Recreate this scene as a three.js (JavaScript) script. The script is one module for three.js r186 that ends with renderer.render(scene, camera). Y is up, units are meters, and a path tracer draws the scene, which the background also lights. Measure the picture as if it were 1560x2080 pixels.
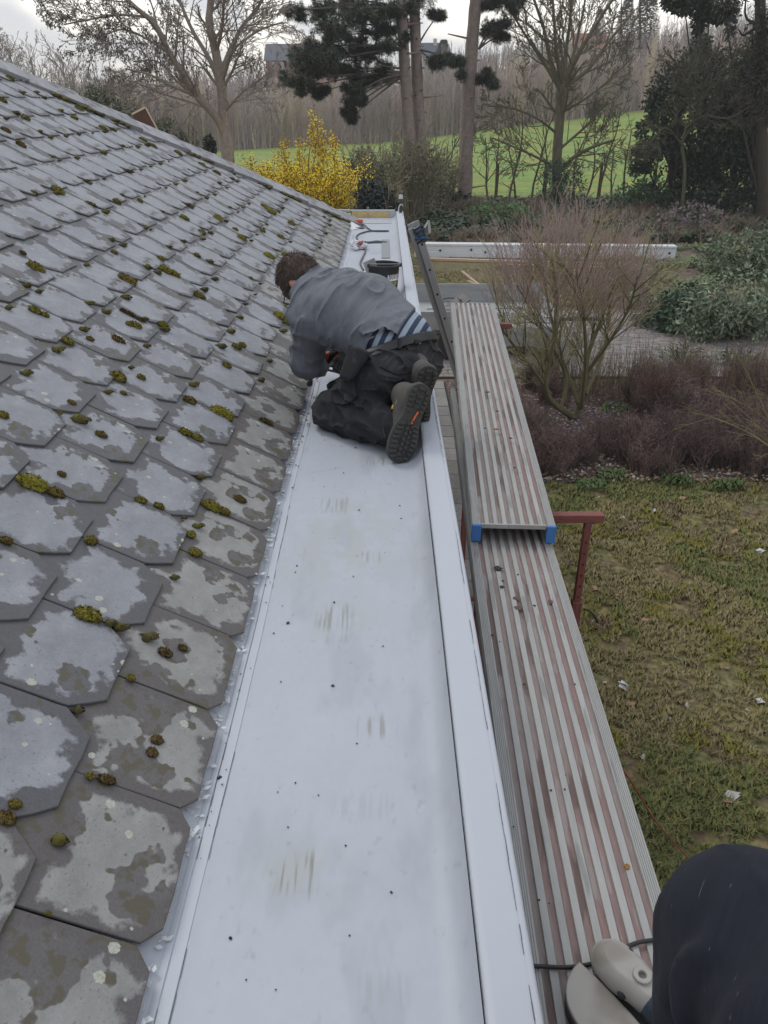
import * as THREE from 'three';
import { RoundedBoxGeometry } from 'three/addons/geometries/RoundedBoxGeometry.js';
import { DecalGeometry } from 'three/addons/geometries/DecalGeometry.js';

// ------------------------------------------------------------------ camera, sky, sun, exposure
const CAM_Y = 4.1, FPX = 1562, PITCH = Math.atan(835 / FPX);
const scene = new THREE.Scene();
const camera = new THREE.PerspectiveCamera(2 * Math.atan(1040 / FPX) * 180 / Math.PI, 1560 / 2080, 0.05, 1500);
camera.position.set(0, CAM_Y, 0);
camera.rotation.set(-PITCH, 0, 0);
const renderer = new THREE.WebGLRenderer({ antialias: true });
renderer.setSize(768, 1024);
renderer.toneMapping = THREE.LinearToneMapping;
renderer.toneMappingExposure = 1.47;
renderer.shadowMap.enabled = true;
renderer.shadowMap.type = THREE.PCFSoftShadowMap;

// ---- noise
function hash3(x, y, z, s) {
  let h = (x | 0) * 374761393 + (y | 0) * 668265263 + (z | 0) * 2147483647 + (s | 0) * 1274126177;
  h = Math.imul(h ^ (h >>> 13), 1274126177); h = Math.imul(h ^ (h >>> 15), 2246822519);
  return ((h ^ (h >>> 16)) >>> 0) / 4294967296;
}
const sm = t => t * t * (3 - 2 * t);
function vn2(x, y, s = 0) {
  const X = Math.floor(x), Y = Math.floor(y), fx = sm(x - X), fy = sm(y - Y);
  const a = hash3(X, Y, 0, s), b = hash3(X + 1, Y, 0, s), c = hash3(X, Y + 1, 0, s), d = hash3(X + 1, Y + 1, 0, s);
  return a + (b - a) * fx + (c - a) * fy + (a - b - c + d) * fx * fy;
}
function vn3(x, y, z, s = 0) {
  const X = Math.floor(x), Y = Math.floor(y), Z = Math.floor(z), fx = sm(x - X), fy = sm(y - Y), fz = sm(z - Z);
  const L = (a, b, t) => a + (b - a) * t;
  const q = (i, j, k) => hash3(X + i, Y + j, Z + k, s);
  return L(L(L(q(0, 0, 0), q(1, 0, 0), fx), L(q(0, 1, 0), q(1, 1, 0), fx), fy), L(L(q(0, 0, 1), q(1, 0, 1), fx), L(q(0, 1, 1), q(1, 1, 1), fx), fy), fz);
}
function fb2(x, y, o = 4, s = 0) { let a = 0, w = .5, t = 0; for (let i = 0; i < o; i++) { a += w * vn2(x, y, s + i * 17); t += w; w *= .5; x *= 2.03; y *= 2.03; } return a / t; }
function fb3(x, y, z, o = 3, s = 0) { let a = 0, w = .5, t = 0; for (let i = 0; i < o; i++) { a += w * vn3(x, y, z, s + i * 17); t += w; w *= .5; x *= 2.03; y *= 2.03; z *= 2.03; } return a / t; }
function RNG(seed) { let a = seed >>> 0; return () => { a = (a + 0x6D2B79F5) | 0; let t = Math.imul(a ^ (a >>> 15), 1 | a); t = (t + Math.imul(t ^ (t >>> 7), 61 | t)) ^ t; return ((t ^ (t >>> 14)) >>> 0) / 4294967296; }; }
const clamp = (x, a = 0, b = 1) => Math.min(b, Math.max(a, x));
const ss = (a, b, x) => sm(clamp((x - a) / (b - a)));
const mix = (a, b, t) => a + (b - a) * t;
const V = (x, y, z) => new THREE.Vector3(x, y, z);

// ---- overcast sky with brighter breaks low over the fields
{
  const W = 1024, H = 512, data = new Float32Array(W * H * 4);
  for (let j = 0; j < H; j++) for (let i = 0; i < W; i++) {
    const el = ((j + .5) / H - .5) * Math.PI, az = ((i + .5) / W - .5) * 2 * Math.PI;
    const x = Math.cos(el) * Math.cos(az), z = Math.cos(el) * Math.sin(az), y = Math.sin(el);
    let r, g, b;
    if (y < 0) { r = .16; g = .155; b = .14; } else {
      const k = 1 / (y + .22), cx = x * k, cz = z * k;
      const n = fb2(cx * 2.1 + 3.1, cz * 2.1 + 7.7, 6, 5), n2 = fb2(cx * 5.3 + 31, cz * 5.3 + 17, 5, 9);
      const gap = ss(.44, .60, n + .30 * (n2 - .5));          // thin cloud
      const low = Math.exp(-y * 7.5);
      const cl = [.36, .395, .46], th = [.88, .90, .92], hz = [1.08, 1.01, .86];
      const m = [0, 1, 2].map(q => mix(cl[q], mix(th[q], hz[q], low), clamp(gap * .9 + low * .62)) * (.95 + .3 * y));
      r = m[0]; g = m[1]; b = m[2];
    }
    const o = (j * W + i) * 4; data[o] = r; data[o + 1] = g; data[o + 2] = b; data[o + 3] = 1;
  }
  const t = new THREE.DataTexture(data, W, H, THREE.RGBAFormat, THREE.FloatType);
  t.mapping = THREE.EquirectangularReflectionMapping; t.magFilter = t.minFilter = THREE.LinearFilter; t.needsUpdate = true;
  scene.background = t; scene.environment = t;
}
const sun = new THREE.DirectionalLight(new THREE.Color(1, .95, .86), 0.7);
sun.position.set(-14, 26, -20); sun.target.position.set(0, 1, -6);
sun.castShadow = true; sun.shadow.radius = 40; sun.shadow.mapSize.set(2048, 2048);
Object.assign(sun.shadow.camera, { left: -30, right: 30, top: 30, bottom: -30, near: 1, far: 120 });
scene.add(sun, sun.target);
scene.fog = new THREE.FogExp2(new THREE.Color(.62, .62, .63), 0.0010);

// ------------------------------------------------------------------ helpers
const cT = Math.cos(PITCH), sT = Math.sin(PITCH);
function ray(px, py) { const v = (1040 - py) / FPX; return V((px - 780) / FPX, v * cT - sT, -(cT + v * sT)); }
const camP = V(0, CAM_Y, 0);
const onY = (px, py, y = 0) => { const r = ray(px, py); return r.multiplyScalar((y - CAM_Y) / r.y).add(camP); };
const atZ = (px, py, z) => { const r = ray(px, py); return r.multiplyScalar(z / r.z).add(camP); };
const pxSize = (z, px) => px / FPX * (-z / (cT + .45 * sT));           // metres for px pixels, upper part of the picture
const used = {};
function numbered(n) { used[n] = (used[n] ?? -1) + 1; return used[n] ? `${n}_${String(used[n]).padStart(3, '0')}` : n; }
function tag(o, label, category, group, kind) { if (label) o.userData.label = label; if (category) o.userData.category = category; if (group) o.userData.group = group; if (kind) o.userData.kind = kind; return o; }
function thing(name, label, category, pos = V(0, 0, 0), group, kind) { const g = new THREE.Group(); g.name = numbered(name); g.position.copy(pos); scene.add(g); return tag(g, label, category, group, kind); }
function sub(name, parent) { const g = new THREE.Group(); g.name = name; parent.add(g); return g; }
function mesh(name, geo, mat, parent) { const m = new THREE.Mesh(geo, mat); m.name = parent === scene ? numbered(name) : name; m.castShadow = m.receiveShadow = true; parent.add(m); return m; }
function orient(g) { // make every triangle's winding agree with its normals
  const p = g.attributes.position.array, n = g.attributes.normal.array, ix = g.index.array;
  for (let k = 0; k < ix.length; k += 3) { const a = ix[k] * 3, b = ix[k + 1] * 3, c = ix[k + 2] * 3, ux = p[b] - p[a], uy = p[b + 1] - p[a + 1], uz = p[b + 2] - p[a + 2], vx = p[c] - p[a], vy = p[c + 1] - p[a + 1], vz = p[c + 2] - p[a + 2];
    const d = (uy * vz - uz * vy) * (n[a] + n[b] + n[c]) + (uz * vx - ux * vz) * (n[a + 1] + n[b + 1] + n[c + 1]) + (ux * vy - uy * vx) * (n[a + 2] + n[b + 2] + n[c + 2]); if (d < 0) { const t = ix[k + 1]; ix[k + 1] = ix[k + 2]; ix[k + 2] = t; orient.n++; } orient.t++; }
  return g;
}
orient.n = orient.t = 0;
class B {
  constructor(off) { this.p = []; this.n = []; this.u = []; this.c = []; this.i = []; this.col = null; this.o = off || V(0, 0, 0); }
  v(x, y, z, nx, ny, nz, s = 0, t = 0) {
    this.p.push(x - this.o.x, y - this.o.y, z - this.o.z); this.n.push(nx, ny, nz); this.u.push(s, t);
    if (this.col) this.c.push(this.col[0], this.col[1], this.col[2]);
    return this.p.length / 3 - 1;
  }
  geo(g, m) {
    const pa = g.attributes.position, na = g.attributes.normal, ua = g.attributes.uv, b0 = this.p.length / 3, a = V(), n = V(), nm = m ? new THREE.Matrix3().getNormalMatrix(m) : null;
    for (let k = 0; k < pa.count; k++) {
      a.fromBufferAttribute(pa, k); n.fromBufferAttribute(na, k); if (m) { a.applyMatrix4(m); n.applyMatrix3(nm).normalize(); }
      this.v(a.x, a.y, a.z, n.x, n.y, n.z, ua ? ua.getX(k) : 0, ua ? ua.getY(k) : 0);
    }
    if (g.index) for (let k = 0; k < g.index.count; k++) this.i.push(b0 + g.index.getX(k)); else for (let k = 0; k < pa.count; k++) this.i.push(b0 + k);
    return this;
  }
  box(c, s, rot, r = 0) {   // centre, size, Euler or Quaternion, edge radius
    const g = r ? new RoundedBoxGeometry(s[0], s[1], s[2], 2, r) : new THREE.BoxGeometry(...s);
    const q = rot ? (rot.isQuaternion ? rot : new THREE.Quaternion().setFromEuler(rot)) : new THREE.Quaternion();
    return this.geo(g, new THREE.Matrix4().compose(c, q, V(1, 1, 1)));
  }
  bar(a, b, w, h, r = 0, up = V(0, 1, 0)) { // box beam from a to b, w across, h along up
    const d = b.clone().sub(a), L = d.length(); d.normalize(); const x = d.clone().cross(up); if (x.lengthSq() < 1e-6) x.set(1, 0, 0); x.normalize(); const y = x.clone().cross(d);
    const g = r ? new RoundedBoxGeometry(w, h, L, 2, r) : new THREE.BoxGeometry(w, h, L);
    const m = new THREE.Matrix4().makeBasis(x, y, d.clone().negate()); m.setPosition(a.clone().add(b).multiplyScalar(.5)); return this.geo(g, m);
  }
  tube(pts, rad, sides = 6, cap = true) {
    const N = pts.length; if (N < 2) return this; let t = V(), e1 = null, e2 = V(), b0 = this.p.length / 3, len = 0;
    for (let k = 0; k < N; k++) {
      t.copy(pts[Math.min(k + 1, N - 1)]).sub(pts[Math.max(k - 1, 0)]).normalize();
      if (!e1) { e1 = Math.abs(t.y) < .9 ? V(0, 1, 0) : V(1, 0, 0); }
      e1 = e1.clone().addScaledVector(t, -e1.dot(t)); if (e1.lengthSq() < 1e-9) e1.set(t.y, t.z, t.x).addScaledVector(t, -(t.y * t.x + t.z * t.y + t.x * t.z)); e1.normalize(); e2.crossVectors(t, e1);
      const r = typeof rad === 'number' ? rad : rad[k]; if (k) len += pts[k].distanceTo(pts[k - 1]);
      for (let s = 0; s < sides; s++) { const a = s / sides * 6.28318, c = Math.cos(a), d = Math.sin(a), nx = e1.x * c + e2.x * d, ny = e1.y * c + e2.y * d, nz = e1.z * c + e2.z * d; this.v(pts[k].x + nx * r, pts[k].y + ny * r, pts[k].z + nz * r, nx, ny, nz, s / sides, len); }
    }
    for (let k = 0; k < N - 1; k++) for (let s = 0; s < sides; s++) { const a = b0 + k * sides + s, b = b0 + k * sides + (s + 1) % sides; this.i.push(a, b, a + sides, b, b + sides, a + sides); }
    if (cap) for (const k of [0, N - 1]) { t.copy(pts[k ? N - 1 : 1]).sub(pts[k ? N - 2 : 0]).normalize().multiplyScalar(k ? 1 : -1); const c = this.v(pts[k].x, pts[k].y, pts[k].z, t.x, t.y, t.z), q = b0 + k * sides; for (let s = 0; s < sides; s++) k ? this.i.push(c, q + s, q + (s + 1) % sides) : this.i.push(c, q + (s + 1) % sides, q + s); }
    return this;
  }
  quad(c, a, b, up) { // centre, half axes
    let n = a.clone().cross(b).normalize(); if (up && n.dot(up) < 0) n.negate();
    const k = this.v(c.x - a.x - b.x, c.y - a.y - b.y, c.z - a.z - b.z, n.x, n.y, n.z, 0, 0); this.v(c.x + a.x - b.x, c.y + a.y - b.y, c.z + a.z - b.z, n.x, n.y, n.z, 1, 0); this.v(c.x + a.x + b.x, c.y + a.y + b.y, c.z + a.z + b.z, n.x, n.y, n.z, 1, 1); this.v(c.x - a.x + b.x, c.y - a.y + b.y, c.z - a.z + b.z, n.x, n.y, n.z, 0, 1);
    this.i.push(k, k + 1, k + 2, k, k + 2, k + 3); return this;
  }
  leaf(c, d, w, n) { // pointed leaf: base c, axis d (with length), half width vector w
    const k = this.v(c.x, c.y, c.z, n.x, n.y, n.z, .5, 0); this.v(c.x + d.x * .45 + w.x, c.y + d.y * .45 + w.y, c.z + d.z * .45 + w.z, n.x, n.y, n.z, 1, .5); this.v(c.x + d.x, c.y + d.y, c.z + d.z, n.x, n.y, n.z, .5, 1); this.v(c.x + d.x * .45 - w.x, c.y + d.y * .45 - w.y, c.z + d.z * .45 - w.z, n.x, n.y, n.z, 0, .5);
    this.i.push(k, k + 1, k + 2, k, k + 2, k + 3); return this;
  }
  build() {
    const g = new THREE.BufferGeometry(); g.setAttribute('position', new THREE.Float32BufferAttribute(this.p, 3)); g.setAttribute('normal', new THREE.Float32BufferAttribute(this.n, 3)); g.setAttribute('uv', new THREE.Float32BufferAttribute(this.u, 2));
    if (this.col) g.setAttribute('color', new THREE.Float32BufferAttribute(this.c, 3)); g.setIndex(this.i); return orient(g);
  }
  mesh(name, mat, parent) { return mesh(name, this.build(), mat, parent); }
}
function rv(rnd) { const a = rnd() * 6.28318, z = rnd() * 2 - 1, r = Math.sqrt(1 - z * z); return V(r * Math.cos(a), z, r * Math.sin(a)); }
function curve(pts, n = 40) { return new THREE.CatmullRomCurve3(pts).getPoints(n); }
// computed texture: fn(s, t) -> [r, g, b] linear
function tex(w, h, fn, srgb = true, rep) {
  const d = new Uint8Array(w * h * 4), g = x => { x = clamp(x); return srgb ? (x < .0031308 ? x * 12.92 : 1.055 * Math.pow(x, 1 / 2.4) - .055) * 255 : x * 255; };
  for (let j = 0; j < h; j++) for (let i = 0; i < w; i++) { const c = fn((i + .5) / w, (j + .5) / h, i, j), o = (j * w + i) * 4; d[o] = g(c[0]); d[o + 1] = g(c[1]); d[o + 2] = g(c[2]); d[o + 3] = 255; }
  const t = new THREE.DataTexture(d, w, h, THREE.RGBAFormat, THREE.UnsignedByteType); t.magFilter = THREE.LinearFilter; t.minFilter = THREE.LinearMipmapLinearFilter; t.generateMipmaps = true; t.wrapS = t.wrapT = THREE.RepeatWrapping; if (srgb) t.colorSpace = THREE.SRGBColorSpace; if (rep) t.repeat.set(...rep); t.needsUpdate = true; return t;
}
const lin = (r, g, b) => new THREE.Color().setRGB(r, g, b);
const mat = (c, rough = .8, o = {}) => new THREE.MeshStandardMaterial({ color: Array.isArray(c) ? lin(...c) : c, roughness: rough, metalness: 0, ...o });
// periodic noise for tiling maps
function pn(s, t, f, seed) { const X = Math.floor(s * f), Y = Math.floor(t * f), fx = sm(s * f - X), fy = sm(t * f - Y), q = (i, j) => hash3((X + i) % f, (Y + j) % f, 3, seed); const a = q(0, 0), b = q(1, 0), c = q(0, 1), d = q(1, 1); return a + (b - a) * fx + (c - a) * fy + (a - b - c + d) * fx * fy; }
function pf(s, t, f, o, seed) { let a = 0, w = .5, k = 0; for (let i = 0; i < o; i++) { a += w * pn(s, t, f, seed + i * 13); k += w; w *= .5; f *= 2; } return a / k; }
const grainTex = tex(256, 256, (s, t) => { const a = pf(s, t, 16, 5, 3); return [a, a, a]; }, false);
const fineTex = tex(256, 256, (s, t) => { const a = pf(s, t, 64, 3, 8); return [a, a, a]; }, false);

// surface nets over a signed distance function
function sdfMesh(f, lo, hi, cell, uvs) {
  const nx = Math.ceil((hi.x - lo.x) / cell) + 1, ny = Math.ceil((hi.y - lo.y) / cell) + 1, nz = Math.ceil((hi.z - lo.z) / cell) + 1, F = new Float32Array(nx * ny * nz), id = (i, j, k) => i + nx * (j + ny * k);
  for (let k = 0; k < nz; k++) for (let j = 0; j < ny; j++) for (let i = 0; i < nx; i++) F[id(i, j, k)] = f(lo.x + i * cell, lo.y + j * cell, lo.z + k * cell);
  const vid = new Int32Array(nx * ny * nz).fill(-1), P = [], I = [];
  const cx = [0, 1, 0, 1, 0, 1, 0, 1], cy = [0, 0, 1, 1, 0, 0, 1, 1], cz = [0, 0, 0, 0, 1, 1, 1, 1], ed = [[0, 1], [2, 3], [4, 5], [6, 7], [0, 2], [1, 3], [4, 6], [5, 7], [0, 4], [1, 5], [2, 6], [3, 7]];
  const v = new Float32Array(8);
  for (let k = 0; k < nz - 1; k++) for (let j = 0; j < ny - 1; j++) for (let i = 0; i < nx - 1; i++) {
    let m = 0; for (let q = 0; q < 8; q++) { v[q] = F[id(i + cx[q], j + cy[q], k + cz[q])]; if (v[q] < 0) m++; }
    if (m === 0 || m === 8) continue;
    let sx = 0, sy = 0, sz = 0, n = 0;
    for (const [a, b] of ed) if ((v[a] < 0) !== (v[b] < 0)) { const t = v[a] / (v[a] - v[b]); sx += cx[a] + (cx[b] - cx[a]) * t; sy += cy[a] + (cy[b] - cy[a]) * t; sz += cz[a] + (cz[b] - cz[a]) * t; n++; }
    vid[id(i, j, k)] = P.length / 3; P.push(lo.x + (i + sx / n) * cell, lo.y + (j + sy / n) * cell, lo.z + (k + sz / n) * cell);
  }
  const Q = (a, b, c, d, fl) => { if (a < 0 || b < 0 || c < 0 || d < 0) return; fl ? I.push(a, b, c, a, c, d) : I.push(a, c, b, a, d, c); };
  for (let k = 1; k < nz - 1; k++) for (let j = 1; j < ny - 1; j++) for (let i = 1; i < nx - 1; i++) {
    const s = F[id(i, j, k)] < 0;
    if (s !== (F[id(i + 1, j, k)] < 0)) Q(vid[id(i, j - 1, k - 1)], vid[id(i, j, k - 1)], vid[id(i, j, k)], vid[id(i, j - 1, k)], s);
    if (s !== (F[id(i, j + 1, k)] < 0)) Q(vid[id(i - 1, j, k - 1)], vid[id(i - 1, j, k)], vid[id(i, j, k)], vid[id(i, j, k - 1)], s);
    if (s !== (F[id(i, j, k + 1)] < 0)) Q(vid[id(i - 1, j - 1, k)], vid[id(i, j - 1, k)], vid[id(i, j, k)], vid[id(i - 1, j, k)], s);
  }
  const Nn = new Float32Array(P.length), U = new Float32Array(P.length / 3 * 2), e = cell * .5;
  for (let q = 0; q < P.length / 3; q++) {
    const x = P[q * 3], y = P[q * 3 + 1], z = P[q * 3 + 2]; let a = f(x + e, y, z) - f(x - e, y, z), b = f(x, y + e, z) - f(x, y - e, z), c = f(x, y, z + e) - f(x, y, z - e); const l = Math.hypot(a, b, c) || 1; Nn[q * 3] = a / l; Nn[q * 3 + 1] = b / l; Nn[q * 3 + 2] = c / l;
    U[q * 2] = x + z * .7; U[q * 2 + 1] = y + z * .5;
  }
  const g = new THREE.BufferGeometry(); g.setAttribute('position', new THREE.Float32BufferAttribute(P, 3)); g.setAttribute('normal', new THREE.BufferAttribute(Nn, 3)); g.setAttribute('uv', new THREE.BufferAttribute(U, 2)); g.setIndex(I); return orient(g);
}
// round cone / capsule distance
function cap(a, b, ra, rb) {
  const bx = b.x - a.x, by = b.y - a.y, bz = b.z - a.z, l2 = bx * bx + by * by + bz * bz || 1e-9;
  return (x, y, z) => { const px = x - a.x, py = y - a.y, pz = z - a.z, t = clamp((px * bx + py * by + pz * bz) / l2); return Math.hypot(px - bx * t, py - by * t, pz - bz * t) - (ra + (rb - ra) * t); };
}
const smin = (a, b, k) => { const h = clamp(.5 + .5 * (b - a) / k); return b + (a - b) * h - k * h * (1 - h); };
const union = (fs, k) => (x, y, z) => { let d = fs[0](x, y, z); for (let i = 1; i < fs.length; i++) d = smin(d, fs[i](x, y, z), k); return d; };

// ------------------------------------------------------------------ terrain
const FIELD_Z = -88;
function hgt(x, z) {
  if (z > -40) return 0;
  const r = ss(-40, -90, z), lx = Math.max(-70, Math.min(90, x));
  let h = r * (.115 * (lx < 0 ? lx * .38 : lx) + .25);
  if (z < -90) h += ss(-90, -300, z) * (5.5 + 2 * Math.sin(x * .012 + 1)) + (-90 - z) * .004;
  return h + (z < -60 ? (fb2(x * .03, z * .03, 3, 4) - .5) * 1.2 * ss(-60, -110, z) : 0);
}
// surface regions of the garden (metres): lawn, paving, bed, rough ground, field
const groundTex = tex(1024, 1024, (s, t) => {
  const a = pf(s, t, 8, 6, 21), b = pf(s, t, 64, 4, 22), c = pf(s, t, 16, 5, 23), d = pf(s, t, 128, 2, 26);
  let col = [.16, .12, .06];
  const m = ss(.40, .62, a), y = ss(.50, .70, c), br = ss(.56, .72, pf(s, t, 24, 4, 29));
  col = col.map((v, i) => mix(v, [.11, .115, .045][i], m * .7)); col = col.map((v, i) => mix(v, [.17, .145, .045][i], y * .6)); col = col.map((v, i) => mix(v, [.125, .085, .055][i], br * .8));
  const k = .35 + 1.3 * b * (.4 + 1.2 * d); return col.map(v => v * k);
}, true);
const roughTex = tex(1024, 1024, (s, t) => {
  const a = pf(s, t, 6, 6, 41), b = pf(s, t, 64, 4, 42), c = pf(s, t, 12, 5, 43), l = ss(.70, .76, pf(s, t, 90, 2, 44));
  let col = [.125, .095, .065]; col = col.map((v, i) => mix(v, [.125, .12, .05][i], ss(.45, .65, a))); col = col.map((v, i) => mix(v, [.09, .062, .05][i], ss(.5, .68, c))); col = col.map((v, i) => mix(v, [.22, .16, .115][i], l * .7));
  const k = .5 + b; return col.map(v => v * k);
}, true);
const fieldTex = tex(512, 512, (s, t) => { const a = pf(s, t, 5, 6, 51), b = pf(s, t, 48, 4, 52); const k = .6 + .7 * b; return (() => { const y = ss(.4, .7, pf(s, t, 4, 4, 55)); return [mix(.17, .25, y) * k * (.85 + .3 * a), mix(.27, .265, y) * k * (.85 + .3 * a), mix(.06, .055, y) * k]; })(); }, true);
const bedTex = tex(512, 512, (s, t) => { const a = pf(s, t, 6, 6, 61), b = pf(s, t, 64, 3, 62), l = ss(.66, .72, pf(s, t, 80, 2, 63)); const k = .5 + b; return [mix(.06, .10, a) * k + l * .16, mix(.042, .066, a) * k + l * .12, mix(.038, .056, a) * k + l * .10]; }, true);
const pavTex = tex(512, 512, (s, t) => { const a = pf(s, t, 8, 5, 71), b = pf(s, t, 64, 3, 72); const k = .7 + .6 * b; return [mix(.17, .24, a) * k, mix(.165, .225, a) * k, mix(.155, .21, a) * k]; }, true);
function sheet(name, x0, x1, z0, z1, nx, nz, y, m, sc, edge) { // grid following the terrain, uv in metres / sc ; edge(t) jitters the outline
  const b = new B(), R = nx + 1;
  for (let j = 0; j <= nz; j++) for (let i = 0; i <= nx; i++) { const z = mix(z0, z1, j / nz); let x = mix(x0, x1, i / nx), zz = z; if (edge) { const e = edge(x, z, i / nx, j / nz); x = e[0]; zz = e[1]; } const h = hgt(x, zz); const dx = (hgt(x + .5, zz) - hgt(x - .5, zz)), dz = (hgt(x, zz + .5) - hgt(x, zz - .5)), l = Math.hypot(dx, 1, dz); b.v(x, h + (typeof y === 'function' ? y(x, zz) : y), zz, -dx / l, 1 / l, -dz / l, x / sc, zz / sc); }
  for (let j = 0; j < nz; j++) for (let i = 0; i < nx; i++) { const k = j * R + i; b.i.push(k, k + 1, k + R, k + 1, k + R + 1, k + R); }
  const o = b.mesh(name, m, scene); o.userData.kind = 'structure'; return o;
}
{
  const gm = mat(0xffffff, 1, { map: roughTex, bumpMap: fineTex, bumpScale: .02 });
  const g = sheet('ground', -420, 420, 40, -700, 140, 160, 0, gm, 4); g.userData.label = 'brown leaf strewn earth rising to a wooded hill'; g.userData.category = 'ground';
  const lawn = sheet('lawn', .95, 22, 6, -8.45, 60, 40, .02, mat(0xffffff, 1, { map: groundTex, bumpMap: fineTex, bumpScale: .02 }), 3.2, (x, z, i, j) => [x, j > .99 ? z + .18 * (fb2(x * 1.4, 1, 3, 2) - .5) : z]);
  tag(lawn, 'mossy yellow green lawn beside the scaffold planks', 'lawn');
  const moss = sheet('moss_lawn', -2, 7.5, -17.5, -25.5, 30, 20, .02, mat(0xffffff, 1, { map: groundTex, bumpMap: fineTex, bumpScale: .02 }), 2.7);
  tag(moss, 'mossy grass strip between paving and white beam', 'lawn');
  const bed = sheet('planting_bed', 1.0, 22, -8.3, -12.2, 60, 14, .035, mat(0xffffff, 1, { map: bedTex, bumpMap: fineTex, bumpScale: .03 }), 2.1, (x, z, i, j) => [x, z + (j < .01 || j > .99 ? .35 * (fb2(x * .9, j, 3, 6) - .5) : 0)]);
  tag(bed, 'dark soil bed full of dead brown stalks', 'flower bed');
  const field = sheet('meadow', -75, 85, -39, FIELD_Z, 60, 30, .03, mat(0xffffff, 1, { map: fieldTex }), 7);
  tag(field, 'bright green meadow beyond the garden fence', 'meadow');
}
// paved strip along the house: grey concrete slabs, each one its own piece
{
  const g = thing('patio', 'strip of grey concrete slabs along the house', 'paving', V(0, 0, 0), null, 'structure');
  mesh('joint_bed', new THREE.BoxGeometry(1.28, .02, 15.2), mat([.05, .045, .04], 1), g).position.set(.38, .008, -4.6);
  const rnd = RNG(5), ms = [0, 1, 2, 3].map(i => mat(lin(1, 1, 1).multiplyScalar(.8 + i * .11), .95, { map: pavTex, bumpMap: grainTex, bumpScale: .003 }));
  const geos = [0, 1, 2].map(k => { const q = new RoundedBoxGeometry(.392, .045, .392, 1, .005); const u = q.attributes.uv; for (let i = 0; i < u.count; i++) u.setXY(i, u.getX(i) * .4 + k * .3, u.getY(i) * .4 + k * .21); return q; });
  for (let r = 0; r < 38; r++) for (let c = 0; c < 3; c++) { const m = mesh('slab', geos[(r + c * 2) % 3], ms[Math.floor(rnd() * 4)], g); m.position.set(-.04 + c * .4 + .02, .012 + rnd() * .004, 2.8 - r * .4); m.rotation.set((rnd() - .5) * .006, 0, (rnd() - .5) * .006); }
}
// clay-brick drive: pieces near the trestle and along the visible stretch, joined rows beyond
{
  const g = thing('driveway', 'weathered brown brick paved drive behind the flower bed', 'driveway', V(0, 0, 0), null, 'structure');
  mesh('sand_bed', new THREE.BoxGeometry(24, .02, 4.7), mat([.06, .052, .045], 1), g).position.set(11, .012, -14.75);
  const rnd = RNG(15), cols = [[.24, .20, .185], [.20, .175, .165], [.28, .245, .225], [.23, .21, .205], [.18, .172, .155]];
  const ms = cols.map(c => mat(c.map(v => v * 9), .95, { map: null, color: lin(...c), bumpMap: grainTex, bumpScale: .004 }));
  const geo = new RoundedBoxGeometry(.196, .05, .094, 1, .005); let n = 0; const bs = cols.map(() => new B());
  for (let r = 0; r < 46; r++) for (let c = 0; c < 100; c++) {
    const x = -.9 + c * .2 + (r % 2) * .1, z = -12.45 - r * .1, k = Math.floor(rnd() * 5), y = .012 + rnd() * .006;
    if (x > 21) continue;
    if (n < 300 && ((x > .2 && x < 1.6 && z > -14.2) || (x > 2.6 && x < 5.6 && z < -13.3 && z > -14.3))) { const m = mesh('brick', geo, ms[k], g); m.position.set(x, y, z); m.rotation.set((rnd() - .5) * .02, (rnd() - .5) * .03, (rnd() - .5) * .02); n++; }
    else bs[k].box(V(x, y, z), [.196, .05, .094]);
  }
  const all = new B(); all.col = [1, 1, 1]; bs.forEach((b, k) => { all.col = cols[k]; all.geo(b.build()); });
  tag(all.mesh('brick_field', mat([1, 1, 1], .95, { vertexColors: true, bumpMap: grainTex, bumpScale: .004 }), g), null, null, null, 'stuff');
}

// ------------------------------------------------------------------ house: roof of cut slates, box gutter, walls
const AL = 29.3 * Math.PI / 180, cA = Math.cos(AL), sA = Math.sin(AL), tA = Math.tan(AL), XE = -.40, YE = 2.90, ZC = -9.6;
const RP = (u, z, w = 0) => V(XE - u * cA + w * sA, YE + u * sA + w * cA, z);
const roofAt = (px, py) => { const r = ray(px, py), t = (YE - CAM_Y + XE * tA) / (r.y + r.x * tA); const p = r.multiplyScalar(t); return { u: (XE - p.x) / cA, z: p.z }; };
const GF = 2.85;
const house = thing('house', 'hip roofed house with mossy grey slates and white lined box gutter', 'house', V(-4.9, 0, -1));
const HO = house.position;
{
  // walls under the eaves
  const brickMap = tex(256, 256, (s, t) => { const r = Math.floor(t * 16), q = (s * 8 + (r % 2) * .5), fx = q % 1, fy = (t * 16) % 1, j = (fx < .05 || fy < .14) ? 1 : 0, n = hash3(Math.floor(q) % 8, r, 1, 4), k = .7 + .5 * n; return j ? [.3, .28, .26] : [.23 * k, .11 * k, .08 * k]; }, true, [8, 2.5]);
  const w = new B(HO); w.box(V(-4.85, 1.36, -.8), [9.1, 2.72, 16.6]); w.mesh('wall', mat(0xffffff, .95, { map: brickMap }), house);
  const so = new B(HO); so.box(V(-.02, 2.69, -4.3), [.44, .02, 11.4]); so.mesh('soffit', mat([.6, .6, .6], .7), house);
}
const roof = sub('slate_roof', house);
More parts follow.
